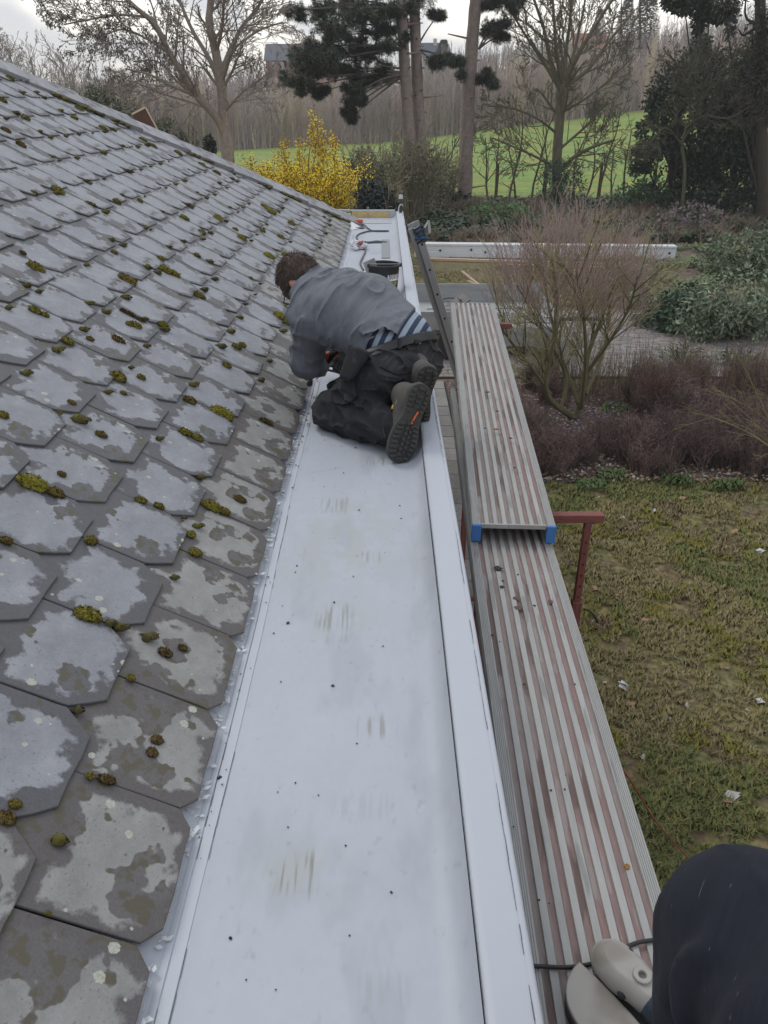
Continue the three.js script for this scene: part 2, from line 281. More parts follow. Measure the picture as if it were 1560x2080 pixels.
{
  // boarded deck below the slates, four slopes
  const d = new B(HO), w = -.034, e = [V(XE, YE, ZC), V(XE, YE, 8), V(-9.4, YE, 8), V(-9.4, YE, ZC)].map(p => p.clone().add(V(0, w, 0))), ry = YE + 4.5 * tA + w, r0 = V(-4.9, ry, ZC + 4.5), r1 = V(-4.9, ry, 3.5);
  const tri = (...q) => { const n = q[1].clone().sub(q[0]).cross(q[2].clone().sub(q[0])).normalize(); if (n.y < 0) n.negate(); const k = q.map(p => d.v(p.x, p.y, p.z, n.x, n.y, n.z, p.x + p.z, p.y + p.z)); for (let i = 1; i < q.length - 1; i++) d.i.push(k[0], k[i], k[i + 1]); };
  tri(e[0], r0, r1, e[1]); tri(e[2], r1, r0, e[3]); tri(e[3], r0, e[0]); tri(e[1], r1, e[2]);
  d.mesh('roof_deck', mat([.035, .035, .037], .9), roof);

  const HWID = .1345, LEN = .46, PIT = .23, W = .272;
  function slateTex(k, rim, stain, warm, lich) {
    const sd = k * 31 + 7;
    return tex(256, 320, (s, t) => {
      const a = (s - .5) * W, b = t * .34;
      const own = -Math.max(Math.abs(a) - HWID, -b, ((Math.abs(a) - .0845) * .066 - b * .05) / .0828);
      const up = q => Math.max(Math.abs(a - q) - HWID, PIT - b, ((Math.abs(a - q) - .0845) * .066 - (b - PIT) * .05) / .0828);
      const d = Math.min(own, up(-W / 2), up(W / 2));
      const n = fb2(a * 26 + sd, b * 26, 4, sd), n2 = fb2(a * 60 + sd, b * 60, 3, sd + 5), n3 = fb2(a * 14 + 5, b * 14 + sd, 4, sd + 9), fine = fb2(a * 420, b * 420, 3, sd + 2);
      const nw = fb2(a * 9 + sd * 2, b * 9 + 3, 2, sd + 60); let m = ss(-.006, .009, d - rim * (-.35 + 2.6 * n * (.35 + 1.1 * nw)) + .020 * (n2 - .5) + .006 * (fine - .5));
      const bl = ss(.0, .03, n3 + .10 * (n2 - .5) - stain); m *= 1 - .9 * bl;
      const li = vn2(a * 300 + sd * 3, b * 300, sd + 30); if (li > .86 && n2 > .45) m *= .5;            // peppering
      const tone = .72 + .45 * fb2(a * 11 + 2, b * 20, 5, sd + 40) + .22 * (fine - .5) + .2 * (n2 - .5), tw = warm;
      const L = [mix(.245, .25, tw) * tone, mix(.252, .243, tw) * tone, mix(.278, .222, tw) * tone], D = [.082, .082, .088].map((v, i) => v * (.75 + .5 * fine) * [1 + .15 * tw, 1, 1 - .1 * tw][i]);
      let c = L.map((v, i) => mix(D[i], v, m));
      const mo = bl * ss(.5, .65, n2); c = c.map((v, i) => mix(v, [.075, .066, .035][i], mo * .8));        // mossy film in the stains
      for (let q = 0; q < lich; q++) { const lx = (hash3(q, 1, k, 9) - .5) * .25, ly = hash3(q, 2, k, 9) * .3, lr = .0025 + .006 * hash3(q, 3, k, 9) ** 3, dd = Math.hypot(a - lx, b - ly) - lr * (.7 + .9 * n2) * (.8 + .4 * fine); if (dd < 0) { const e = .24 + .25 * fine; c = [e, e, e * .84]; } }
      return c;
    });
  }
  const bump = { bumpMap: grainTex, bumpScale: .0012 };
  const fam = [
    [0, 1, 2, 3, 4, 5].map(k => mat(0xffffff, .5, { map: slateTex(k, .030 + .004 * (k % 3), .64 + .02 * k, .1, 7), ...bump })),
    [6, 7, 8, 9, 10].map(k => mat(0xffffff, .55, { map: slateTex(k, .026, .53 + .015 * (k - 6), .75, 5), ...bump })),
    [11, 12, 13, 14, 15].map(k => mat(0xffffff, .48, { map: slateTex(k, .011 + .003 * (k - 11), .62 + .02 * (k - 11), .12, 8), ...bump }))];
  function outline(ca, cb, seed) {
    const r = RNG(seed), j = (q) => (r() - .5) * q, h = HWID, o = [];
    o.push([-h, LEN], [-h, cb + .02], [-h + j(.003), cb], [-h + ca * .5 + j(.005), cb * .5 + j(.004)], [-h + ca, 0 + j(.003)], [-.03, j(.005)], [.03, j(.005)], [h - ca, j(.003)], [h - ca * .5 + j(.005), cb * .5 + j(.004)], [h + j(.003), cb], [h, cb + .02], [h, LEN]); return o;
  }
  function slateGeo(o) {
    const b = new B(), T = .0065, n = o.length, cx = o.reduce((q, p) => q + p[0], 0) / n, cy = o.reduce((q, p) => q + p[1], 0) / n, ins = .0022;
    const uv = p => [p[0] / W + .5, p[1] / .34];
    const k0 = o.map(p => { const l = Math.hypot(p[0] - cx, p[1] - cy), f = 1 - ins / l, q = [cx + (p[0] - cx) * f, cy + (p[1] - cy) * f]; return b.v(q[0], q[1], T, 0, 0, 1, ...uv(q)); });
    for (let i = 1; i < n - 1; i++) b.i.push(k0[0], k0[i], k0[i + 1]);
    for (let i = 0; i < n; i++) { const p = o[i], q = o[(i + 1) % n], ex = q[0] - p[0], ey = q[1] - p[1], l = Math.hypot(ex, ey) || 1, nx = ey / l, ny = -ex / l; const a0 = b.v(p[0], p[1], T - .002, nx, ny, .3, ...uv(p)), a1 = b.v(q[0], q[1], T - .002, nx, ny, .3, ...uv(q)), a2 = b.v(p[0], p[1], 0, nx, ny, 0, ...uv(p)), a3 = b.v(q[0], q[1], 0, nx, ny, 0, ...uv(q)); b.i.push(k0[i], a0, k0[(i + 1) % n], k0[(i + 1) % n], a0, a1, a0, a2, a1, a1, a2, a3); }
    return b.build();
  }
  const reg = [1, 2, 3, 4].map(k => [outline(.05, .066, k), null]), eav = [5, 6, 7, 8].map(k => [outline(.034, .030, k), null]);
  [...reg, ...eav].forEach(q => q[1] = slateGeo(q[0]));
  const clip = (o, f) => { const r = []; for (let i = 0; i < o.length; i++) { const p = o[i], q = o[(i + 1) % o.length], a = f(p), c = f(q); if (a >= 0) r.push(p); if ((a >= 0) !== (c >= 0)) { const t = a / (a - c); r.push([p[0] + (q[0] - p[0]) * t, p[1] + (q[1] - p[1]) * t]); } } return r; };
  const rnd = RNG(77), list = [];
  for (let r = 0; r < 17; r++) {
    const u0 = -.035 + PIT * r + (r ? .004 : 0);
    for (let c = 0; c < 42; c++) {
      const z = -.765 - .136 + (c - 4) * -W + (r % 2 ? W / 2 : 0), hipZ = ZC + (u0 + LEN * .4) * cA;
      if (z < hipZ - .2 || z > 1) { rnd(); continue; }
      const set = r ? reg : eav, q = set[Math.floor(rnd() * 4)], zj = z + (rnd() - .5) * .004, uj = u0 + (rnd() - .5) * .008, tw = (rnd() - .5) * .014;
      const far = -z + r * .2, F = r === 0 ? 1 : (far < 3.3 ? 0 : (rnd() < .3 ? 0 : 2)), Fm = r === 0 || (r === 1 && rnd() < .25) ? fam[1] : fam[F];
      const pos = RP(uj, zj, -.0035 + rnd() * .002), sc = V(pos.x, pos.y - CAM_Y, pos.z), dep = -sc.z * cT - sc.y * sT, px = 780 + FPX * sc.x / dep, py = 1040 - FPX * (sc.y * cT - sc.z * sT) / dep;
      const f = p => (zj - p[0]) - (ZC + .02 + (uj + p[1]) * cA), cut = q[0].some(p => f(p) < 0), o = cut ? clip(q[0], f) : null;
      if (cut && o.length < 3) continue;
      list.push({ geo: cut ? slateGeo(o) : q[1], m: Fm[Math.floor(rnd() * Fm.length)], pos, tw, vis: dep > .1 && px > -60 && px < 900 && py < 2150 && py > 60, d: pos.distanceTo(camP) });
    }
  }
  list.sort((a, b) => (b.vis - a.vis) || (a.d - b.d));
  const restB = new B(HO), ax = V(0, 0, -1), by = V(-cA, sA, 0), cn = V(sA, cA, 0), tilt = .031, restMats = {};
  list.forEach((s, i) => {
    const M = new THREE.Matrix4().makeBasis(ax, by, cn).multiply(new THREE.Matrix4().makeRotationX(-tilt)).multiply(new THREE.Matrix4().makeRotationZ(s.tw)); M.setPosition(s.pos);
    if (i < 300) { M.setPosition(s.pos.clone().sub(HO)); const m = mesh('slate', s.geo, s.m, roof); m.matrixAutoUpdate = true; M.decompose(m.position, m.quaternion, m.scale); }
    else restB.geo(s.geo, M);
  });
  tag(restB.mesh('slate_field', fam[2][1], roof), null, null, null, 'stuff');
  console.log('slates', list.length, 'visible', list.filter(s => s.vis).length);

  // hip caps: folded pieces lapping up the hip
  const capTex = tex(256, 128, (s, t) => { const a = pf(s, t, 8, 5, 81), b = pf(s, t, 32, 4, 82), st = ss(.60, .7, pf(s, t, 10, 4, 84)); const k = (.8 + .4 * a) * (.85 + .3 * b) * (1 - .45 * st); return [.27 * k, .272 * k, .285 * k]; });
  const capM = [0, 1, 2].map(i => mat(lin(1, 1, 1).multiplyScalar(.86 + .1 * i), .7, { map: capTex, bumpMap: grainTex, bumpScale: .002 }));
  const T = V(-1, tA, 1).normalize(), n1 = V(sA, cA, 0), n2 = V(0, cA, -sA), w1 = T.clone().cross(n1).normalize(), w2 = T.clone().cross(n2).normalize(); if (w1.z < 0) w1.negate(); if (w2.z > 0) w2.negate();
  if (w1.y > 0) w1.negate(); if (w2.y > 0) w2.negate();
  const L = .52, P0 = V(XE, YE, ZC).addScaledVector(T, -.05);
  for (let k = 0; k < 13; k++) {
    const b = new B(HO), prof = (lift, out) => { const r = [], top = V(0, lift, 0); for (const [w, nn, q] of [[w1, n1, 1], [w2, n2, -1]]) { const e = []; for (let i = 0; i <= 4; i++) { const d = .35 * (1 - i / 4); e.push(w.clone().multiplyScalar(d).addScaledVector(nn, lift + (i === 4 ? -.004 : 0) + out)); } r.push(q > 0 ? e : e.reverse().slice(1)); } return r.flat(); };
    const A = P0.clone().addScaledVector(T, k * (L - .03)), rings = [[0, .034, 0], [.045, .034, 0], [.05, .029, 0], [L, .018, 0]];
    for (const [s, lift] of rings) for (const out of [0]) { prof(lift, out).forEach((p, i) => { const nn = i < 4 ? n1 : i === 4 ? n1.clone().add(n2).normalize() : n2; const q = A.clone().addScaledVector(T, s).add(p); b.v(q.x, q.y, q.z, nn.x, nn.y, nn.z, s * 1.5 + k * .37, i * .06); }); }
    for (let j = 0; j < rings.length - 1; j++) for (let i = 0; i < 8; i++) { const q = j * 9 + i; b.i.push(q, q + 1, q + 9, q + 1, q + 10, q + 9); }
    const lo = prof(.034, 0), lo2 = prof(.010, 0); const q0 = b.p.length / 3; lo.forEach((p, i) => { const q = A.clone().add(p), r = A.clone().add(lo2[i]); b.v(q.x, q.y, q.z, -T.x, -T.y, -T.z); b.v(r.x, r.y, r.z, -T.x, -T.y, -T.z); }); for (let i = 0; i < 8; i++) b.i.push(q0 + i * 2, q0 + i * 2 + 1, q0 + i * 2 + 2, q0 + i * 2 + 1, q0 + i * 2 + 3, q0 + i * 2 + 2);
    for (const [i0, nn, w] of [[0, w1, 1], [8, w2, 1]]) { const q1 = b.p.length / 3; for (const s of [0, L]) { const li = s ? .018 : .034; const a = A.clone().addScaledVector(T, s).add(prof(li, 0)[i0]), c = A.clone().addScaledVector(T, s).add(prof(li - .045, 0)[i0]); b.v(a.x, a.y, a.z, nn.x, nn.y, nn.z); b.v(c.x, c.y, c.z, nn.x, nn.y, nn.z); } b.i.push(q1, q1 + 1, q1 + 2, q1 + 1, q1 + 3, q1 + 2); }
    b.mesh('hip_cap', capM[k % 3], roof);
  }

  // moss cushions (pixel, half width in px, stretch, tone 0 green .. 1 brown)
  const spots = [[67, 985, 33, .55, 0], [112, 1004, 17, .7, .7], [178, 1252, 27, .6, .1], [184, 1100, 13, .9, .5], [396, 1124, 13, .8, .2], [388, 1087, 9, 1, .2], [240, 768, 16, .8, .3], [385, 815, 14, .65, .8], [450, 841, 25, .55, .1], [376, 880, 14, .6, .2], [400, 891, 12, .7, .3], [430, 1031, 22, .55, .2], [452, 1040, 14, .6, .3], [257, 570, 19, .6, .6], [72, 545, 18, .6, .4], [336, 551, 14, .6, .1], [352, 557, 13, .6, .2], [405, 602, 12, .65, .5], [568, 645, 15, .8, 0], [584, 656, 14, .6, .1], [546, 522, 12, .8, 0], [581, 521, 10, .7, .1], [275, 663, 13, .6, .2], [240, 692, 14, .7, .9], [331, 662, 11, .8, .2], [137, 695, 12, .8, .1], [70, 632, 13, .6, .2], [91, 641, 8, .8, .3], [285, 651, 10, .4, .9], [258, 637, 16, .25, 1], [117, 389, 14, .7, .2], [237, 411, 9, .7, .2], [284, 409, 6, .8, .3], [374, 444, 9, .7, .2], [442, 445, 10, .9, 0], [549, 430, 14, .5, .1], [537, 421, 8, .6, .2], [410, 473, 8, .8, .1], [491, 485, 10, .8, .1], [591, 455, 8, 1, .5], [478, 467, 6, .7, .2], [533, 469, 6, .8, .2], [570, 483, 8, .8, .3], [70, 393, 7, .6, .4], [52, 241, 9, .7, .1], [151, 240, 7, .8, .1], [11, 266, 10, .7, .8], [42, 295, 11, .6, .8], [210, 263, 10, .5, .6], [291, 286, 9, .5, .1], [310, 297, 9, .4, .5], [161, 222, 9, .5, .3], [410, 336, 8, .6, .1], [362, 312, 9, .5, .3], [440, 352, 9, .5, .6], [12, 1664, 20, .75, .9], [30, 1636, 13, .8, .5], [265, 1380, 9, .9, .5], [215, 1586, 18, .55, .9], [182, 1579, 10, .7, .3], [96, 1858, 7, .7, .3], [12, 1101, 13, .7, .8], [5, 205, 9, .6, .5], [20, 160, 9, .5, .4], [286, 768, 9, .7, .6], [262, 660, 8, .8, .4], [487, 1016, 13, .8, .85], [334, 1327, 15, .7, 1], [370, 1318, 10, .8, 1], [318, 1505, 13, .9, 1], [308, 1530, 12, .9, 1], [540, 858, 14, .35, .95], [285, 1018, 12, .7, .3], [322, 1030, 11, .6, .3], [205, 885, 12, .6, .7], [125, 965, 9, .7, .8], [460, 744, 10, .7, .3], [480, 706, 10, .7, .3], [492, 702, 8, .8, .2], [182, 690, 8, .7, .6], [120, 840, 6, .8, .5], [145, 820, 9, .6, .5], [46, 515, 7, .6, .8], [232, 514, 7, .6, .3], [327, 527, 8, .7, .1], [400, 520, 7, .7, .4], [250, 800, 7, .7, .3], [5, 845, 12, .7, .3]];
  const mm = mat([1, 1, 1], 1, { vertexColors: true, bumpMap: fineTex, bumpScale: .006 }), ico = new THREE.IcosahedronGeometry(1, 9); const mr = RNG(31);
  const cush = (u, z, r, st, tone, w0 = .004) => {
    const g = ico.clone(), p = g.attributes.position, nn = g.attributes.normal, col = new Float32Array(p.count * 3), sd = mr() * 90, q = V();
    for (let i = 0; i < p.count; i++) {
      q.fromBufferAttribute(p, i); const n = fb3(q.x * 2.2 + sd, q.y * 2.2, q.z * 2.2, 3, 3), f = fb3(q.x * 11 + sd, q.y * 11, q.z * 11, 2, 6), s = .62 + .55 * n + .30 * (f - .5); p.setXYZ(i, q.x * s * r, q.y * s * r * st, Math.max(q.z, -.25) * s * r * (tone > .84 ? .36 : .62) * Math.sqrt(st));
      const t = clamp(tone + .6 * (n - .5)), k = .55 + .9 * f; col[i * 3] = mix(.23, .14, t) * k; col[i * 3 + 1] = mix(.205, .09, t) * k; col[i * 3 + 2] = mix(.022, .03, t) * k;
    }
    g.setAttribute('color', new THREE.BufferAttribute(col, 3)); g.computeVertexNormals();
    const fz = new B(), np = p.count, nn2 = g.attributes.normal; fz.col = [0, 0, 0]; const b0 = 0; for (let i = 0; i < np; i++) { fz.col = [col[i * 3], col[i * 3 + 1], col[i * 3 + 2]]; fz.v(p.getX(i), p.getY(i), p.getZ(i), nn2.getX(i), nn2.getY(i), nn2.getZ(i), p.getX(i) * 9, p.getY(i) * 9); fz.i.push(i); }
    for (let i = 0; i < 420; i++) { const k = Math.floor(mr() * np), a = V().fromBufferAttribute(p, k), n = V().fromBufferAttribute(nn2, k).add(rv(mr).multiplyScalar(.7)).normalize(), l = Math.min(.007, r * .22) * (.5 + mr()), w = n.clone().cross(rv(mr)).normalize().multiplyScalar(l * .22), v = .7 + .9 * mr(); fz.col = [col[k * 3] * v, col[k * 3 + 1] * v, col[k * 3 + 2] * v]; fz.leaf(a, n.multiplyScalar(l), w, V(n.x, n.y, n.z + .6).normalize()); }
    const m = mesh('moss_cushion', fz.build(), mm, roof), M = new THREE.Matrix4().makeBasis(by, ax.clone().negate(), cn).setPosition(RP(u, z, w0).sub(HO)); M.decompose(m.position, m.quaternion, m.scale);
  };
  for (const [px, py, r, st, tone] of spots) { const q = roofAt(px, py), p = RP(q.u, q.z), dep = -p.z * cT - (p.y - CAM_Y) * sT; cush(q.u, q.z, Math.min(.07, r / FPX * dep * 1.08), st, tone); }
  const sm2 = new B(HO); sm2.col = [.08, .07, .02];
  for (let k = 0; k < 420; k++) { // crumbs of moss in the joints
    const r = Math.floor(mr() * 13), u = .187 + PIT * r + (mr() < .5 ? mr() * .1 : .0) - .01, z = -1 - mr() * 8.3; if (z < ZC + u * cA + .1) continue;
    const zc = Math.round((z + .901 - (r % 2 ? 0 : W / 2)) / W) * W - .901 + (r % 2 ? 0 : W / 2) + W * .5 + (mr() - .5) * .02, R = .006 + mr() * .012, t = mr(); sm2.col = [mix(.11, .06, t), mix(.10, .045, t), .018];
    const g = new THREE.IcosahedronGeometry(R, 1); const pa = g.attributes.position; for (let i = 0; i < pa.count; i++) { const n = .6 + .8 * hash3(Math.round(pa.getX(i) * 1e4), Math.round(pa.getY(i) * 1e4), Math.round(pa.getZ(i) * 1e4), k); pa.setXYZ(i, pa.getX(i) * n * (1 + mr() * .8), pa.getY(i) * n * .7, pa.getZ(i) * n); }
    sm2.geo(g, new THREE.Matrix4().setPosition(RP(u, zc, .004)));
  }
  for (let k = 0; k < 240; k++) { const s = .3 + mr() * 3.4, p = V(XE, YE, ZC).addScaledVector(T, s).addScaledVector(w1, .35 + mr() * .03).addScaledVector(n1, .008), R = .008 + mr() * .022, t = mr(); if (fb2(s * 3.5, 3, 2, 8) < .56) continue; sm2.col = [mix(.10, .05, t), mix(.09, .042, t), .018]; const g = new THREE.IcosahedronGeometry(R, 1); sm2.geo(g, new THREE.Matrix4().makeScale(1.4, .6, 1.4).setPosition(p)); }
  tag(sm2.mesh('moss_crumbs', mat([1, 1, 1], 1, { vertexColors: true }), roof), null, null, null, 'stuff');
}
// ---- box gutter
const gutter = sub('box_gutter', house);
{
  const Z0 = 1.2, Z1 = -9.9;
  const stains = [[680, 1255, 38, 30, 1.1], [680, 1026, 36, 16, .8], [765, 1475, 42, 26, 1.0], [600, 1775, 55, 45, 1.5], [765, 936, 22, 10, 1.2], [755, 1130, 22, 14, .8], [690, 1298, 40, 9, .55], [780, 2010, 60, 40, .4], [735, 1640, 70, 30, .25]].map(([x, y, w, h, k]) => { const p = onY(x, y, GF), q = onY(x + w, y, GF), r = onY(x, y + h, GF); return [p.x, p.z, q.x - p.x, r.z - p.z, k]; });
  const soft = [[700, 1060, 120, 60], [690, 1140, 150, 60], [700, 1270, 80, 60], [620, 1770, 90, 70]].map(([x, y, w, h]) => { const p = onY(x, y, GF), q = onY(x + w, y, GF), r = onY(x, y + h, GF); return [p.x, p.z, q.x - p.x, r.z - p.z]; });
  const memTex = tex(256, 2048, (s, t) => {
    const x = -.46 + s * .62, z = Z0 + (Z1 - Z0) * t;
    const cl = fb2(x * 4, z * 3, 5, 91), fi = fb2(x * 90, z * 60, 3, 92); const sm1 = fb2(x * 9 + 3, z * 3.2, 5, 191), sm2 = fb2(x * 3, z * 1.1 + 8, 4, 193); let k = .90 + .12 * cl + .05 * (fi - .5) + .10 * (sm2 - .5) - .10 * ss(.56, .72, sm1); let c = [.415 * k, .437 * k, .482 * k];
    for (const [cx, cz, w, h] of soft) { const d = ((x - cx) / w) ** 2 + ((z - cz) / h) ** 2; if (d < 4) { const m = Math.exp(-d * 1.2) * ss(.3, .6, fb2(x * 22, z * 16, 4, 95)) * .5; c = c.map((v, i) => mix(v, [.36, .37, .345][i], m)); } }
    for (const [cx, cz, w, h, kk] of stains) { const dx = (x - cx) / w, dz = (z - cz) / h; if (Math.abs(dx) < 1.3 && Math.abs(dz) < 1.4) { const st = ss(.46, .66, fb2(x * 150, z * 7, 3, 93)) * ss(1.2, .5, Math.abs(dx) + .3 * (fb2(x * 30, z * 30, 2, 3) - .5)) * ss(1.3, .4, Math.abs(dz) + .5 * (fb2(x * 70, 2, 2, 4) - .5)); c = c.map((v, i) => mix(v, [.22, .215, .18][i], clamp(st * .62 * kk))); } }
    const sp = fb2(x * 60 + 9, z * 45, 4, 97); if (sp > .73) c = c.map(v => v * (1 - 1.2 * (sp - .73)));
    const scr = ss(.74, .80, fb2(x * 12 + z * 30, z * 3, 3, 98)) * ss(.55, .7, fb2(x * 5, z * 5, 2, 99)); c = c.map(v => v * (1 - .06 * scr));
    return c;
  });
  const mem = new THREE.MeshPhysicalMaterial({ map: memTex, roughness: .5, bumpMap: grainTex, bumpScale: .0006 });
  const prof = [[-.47, 2.918], [-.40, 2.872], [-.37, 2.857], [-.345, 2.851], [-.30, 2.85], [-.1, 2.85], [.04, 2.85], [.085, 2.852], [.112, 2.859], [.130, 2.872], [.141, 2.89], [.147, 2.905]];
  const b = new B(HO), NZ = 60, n = prof.length;
  for (let j = 0; j <= NZ; j++) { const z = mix(Z0, Z1, j / NZ); prof.forEach((p, i) => { const q = prof[Math.max(0, i - 1)], r = prof[Math.min(n - 1, i + 1)], l = Math.hypot(r[0] - q[0], r[1] - q[1]); const wv = (i > 2 && i < 9) ? .0025 * (fb2(p[0] * 6, z * 2.4, 2, 12) - .5) : 0; b.v(p[0], p[1] + wv, z, -(r[1] - q[1]) / l, (r[0] - q[0]) / l, 0, (p[0] + .46) / .62, (z - Z0) / (Z1 - Z0)); }); }
  for (let j = 0; j < NZ; j++) for (let i = 0; i < n - 1; i++) { const k = j * n + i; b.i.push(k, k + 1, k + n, k + 1, k + n + 1, k + n); }
  b.mesh('gutter_lining', mem, gutter);
  const white = mat([.435, .455, .50], .5, { bumpMap: grainTex, bumpScale: .0005 });
  // welded seam: a narrow strip with two lips
  const seam = new B(HO), wob = z => -.338 + .004 * Math.sin(z * 3.1) + .003 * (fb2(z * 4, 2, 2, 5) - .5);
  for (const [dx, w, h] of [[0, .020, .0022], [-.018, .012, .0036]]) { const pts = []; for (let j = 0; j <= 90; j++) { const z = mix(Z0, Z1 + .5, j / 90); pts.push(V(wob(z) + dx + .002 * (fb2(z * 9, dx, 2, 6) - .5), 0, z)); } for (let j = 0; j < 90; j++) { const a = pts[j], c = pts[j + 1], y = 2.8505 + (dx < 0 ? .002 : 0); const q = [[a.x - w / 2, a.z], [a.x + w / 2, a.z], [c.x - w / 2, c.z], [c.x + w / 2, c.z]]; const k = q.map(p => seam.v(p[0], y + h, p[1], 0, 1, 0, p[0] * 3, p[1] * 3)); seam.i.push(k[0], k[1], k[2], k[1], k[3], k[2]); for (const [i0, i1, s] of [[1, 3, 1], [0, 2, -1]]) { const e = [seam.v(q[i0][0], y + h, q[i0][1], s, 0, 0), seam.v(q[i0][0], y - .004, q[i0][1], s, 0, 0), seam.v(q[i1][0], y + h, q[i1][1], s, 0, 0), seam.v(q[i1][0], y - .004, q[i1][1], s, 0, 0)]; seam.i.push(e[0], e[1], e[2], e[1], e[3], e[2]); } } }
  seam.mesh('weld_seam', white, gutter);
  const dirt = new B(HO), dr = RNG(8); // grime caught along the lips of seam and cap
  for (const [f, y, prob] of [[z => wob(z) + .0115, 2.8525, .62], [z => wob(z) - .0105, 2.8535, .5], [z => .1495, 2.9085, .9], [z => .222 + .002 * Math.sin(z * 2), 2.9168, .75]]) for (let j = 0; j < 420; j++) { const z = .4 - j * .0245; if (fb2(z * 5 + y * 99, f(z) * 10, 2, 7) + .25 * dr() > prob * .85 + .05) continue; const w = .0004 + .0007 * dr(); dirt.quad(V(f(z) + .0012 * (dr() - .5), y, z), V(w, 0, .0004), V(0, 0, .0128), V(0, 1, 0)); }
  tag(dirt.mesh('grime_line', mat([.14, .145, .155], 1), gutter), null, null, null, 'stuff');
  // parapet cap with its outer drip face
  const cp = [[.149, 2.898], [.150, 2.909], [.1535, 2.914], [.165, 2.916], [.215, 2.9155], [.2205, 2.9145], [.2215, 2.9165], [.229, 2.9155], [.2335, 2.911], [.235, 2.903], [.235, 2.70]];
  const cb = new B(HO), m = cp.length; const NC = 120;
  for (let j = 0; j <= NC; j++) { const z = mix(Z0, -9.98, j / NC), wx = .003 * (fb2(z * .9, 4, 2, 22) - .5), wy = .004 * (fb2(z * 1.3, 7, 2, 23) - .5); cp.forEach((p, i) => { const q = cp[Math.max(0, i - 1)], r = cp[Math.min(m - 1, i + 1)], l = Math.hypot(r[0] - q[0], r[1] - q[1]); cb.v(p[0] + wx, p[1] + (i < m - 1 ? wy : 0), z, -(r[1] - q[1]) / l, (r[0] - q[0]) / l, 0, p[0] * 3, z * 3); }); }
  for (let j = 0; j < NC; j++) for (let i = 0; i < m - 1; i++) { const k = j * m + i; cb.i.push(k, k + 1, k + m, k + 1, k + m + 1, k + m); }
  cb.mesh('parapet_cap', white, gutter);
  const gb = new B(HO); gb.box(V(.182, 2.80, -4.35), [.062, .2, 11.1]); gb.mesh('parapet_board', mat([.4, .3, .19], .8), gutter);
  const fb = new B(HO); fb.box(V(-.2, 2.835, -4.35), [.7, .02, 11.1]); fb.mesh('gutter_floor_board', mat([.36, .27, .17], .9), gutter);
  // far end: grey primer patch, board, white trim, corner flashing
  const pr = new B(HO); pr.box(V(-.135, 2.8535, -9.64), [.49, .003, .5], null); pr.mesh('primed_patch', mat([.36, .37, .40], .75, { bumpMap: grainTex, bumpScale: .001 }), gutter);
  const osbT = tex(256, 64, (s, t) => { const a = pf(s, t, 16, 3, 5), b2 = pf(s * 3 % 1, t, 24, 2, 6), k = .7 + .6 * a; return [.52 * k, (.37 + .06 * b2) * k, .19 * k]; });
  const ob = new B(HO); ob.box(V(-.16, 2.893, -9.885), [.46, .075, .018]); ob.mesh('end_board', mat(0xffffff, .8, { map: osbT }), gutter);
  const et = new B(HO); et.box(V(-.135, 2.935, -9.9), [.53, .012, .05], null, .003); et.mesh('end_trim', white, gutter);
  const ec = new B(HO); ec.box(V(.108, 2.892, -9.872), [.075, .078, .006]); ec.mesh('corner_flashing', mat([.42, .43, .45], .6), gutter);
  const eg = new B(HO); eg.box(V(-.66, 2.925, -9.95), [.5, .03, .05], null, .004); eg.mesh('return_gutter_edge', mat([.38, .41, .45], .55), gutter);
  const bk = new B(HO); bk.box(V(-.415, 2.875, -9.78), [.03, .07, .16]); bk.mesh('corner_gap_filler', mat([.36, .27, .17], .9), gutter);
  // ragged torn membrane edge beneath the slates
  const rag = new B(HO), rr = RNG(19); for (let k = 0; k < 420; k++) { const z = -.55 - rr() * 3.2; const x = -.362 - .022 * rr(), L = .007 + .014 * rr(), a = rr() * 6.28; rag.leaf(V(x, 2.858 + .012 * rr(), z), V(Math.cos(a) * L, .004 * rr(), Math.sin(a) * L), V(-Math.sin(a) * L * .3, 0, Math.cos(a) * L * .3), V(0, 1, 0)); }
  tag(rag.mesh('torn_membrane_flakes', mat([.62, .63, .64], .7), gutter), null, null, null, 'stuff');
}
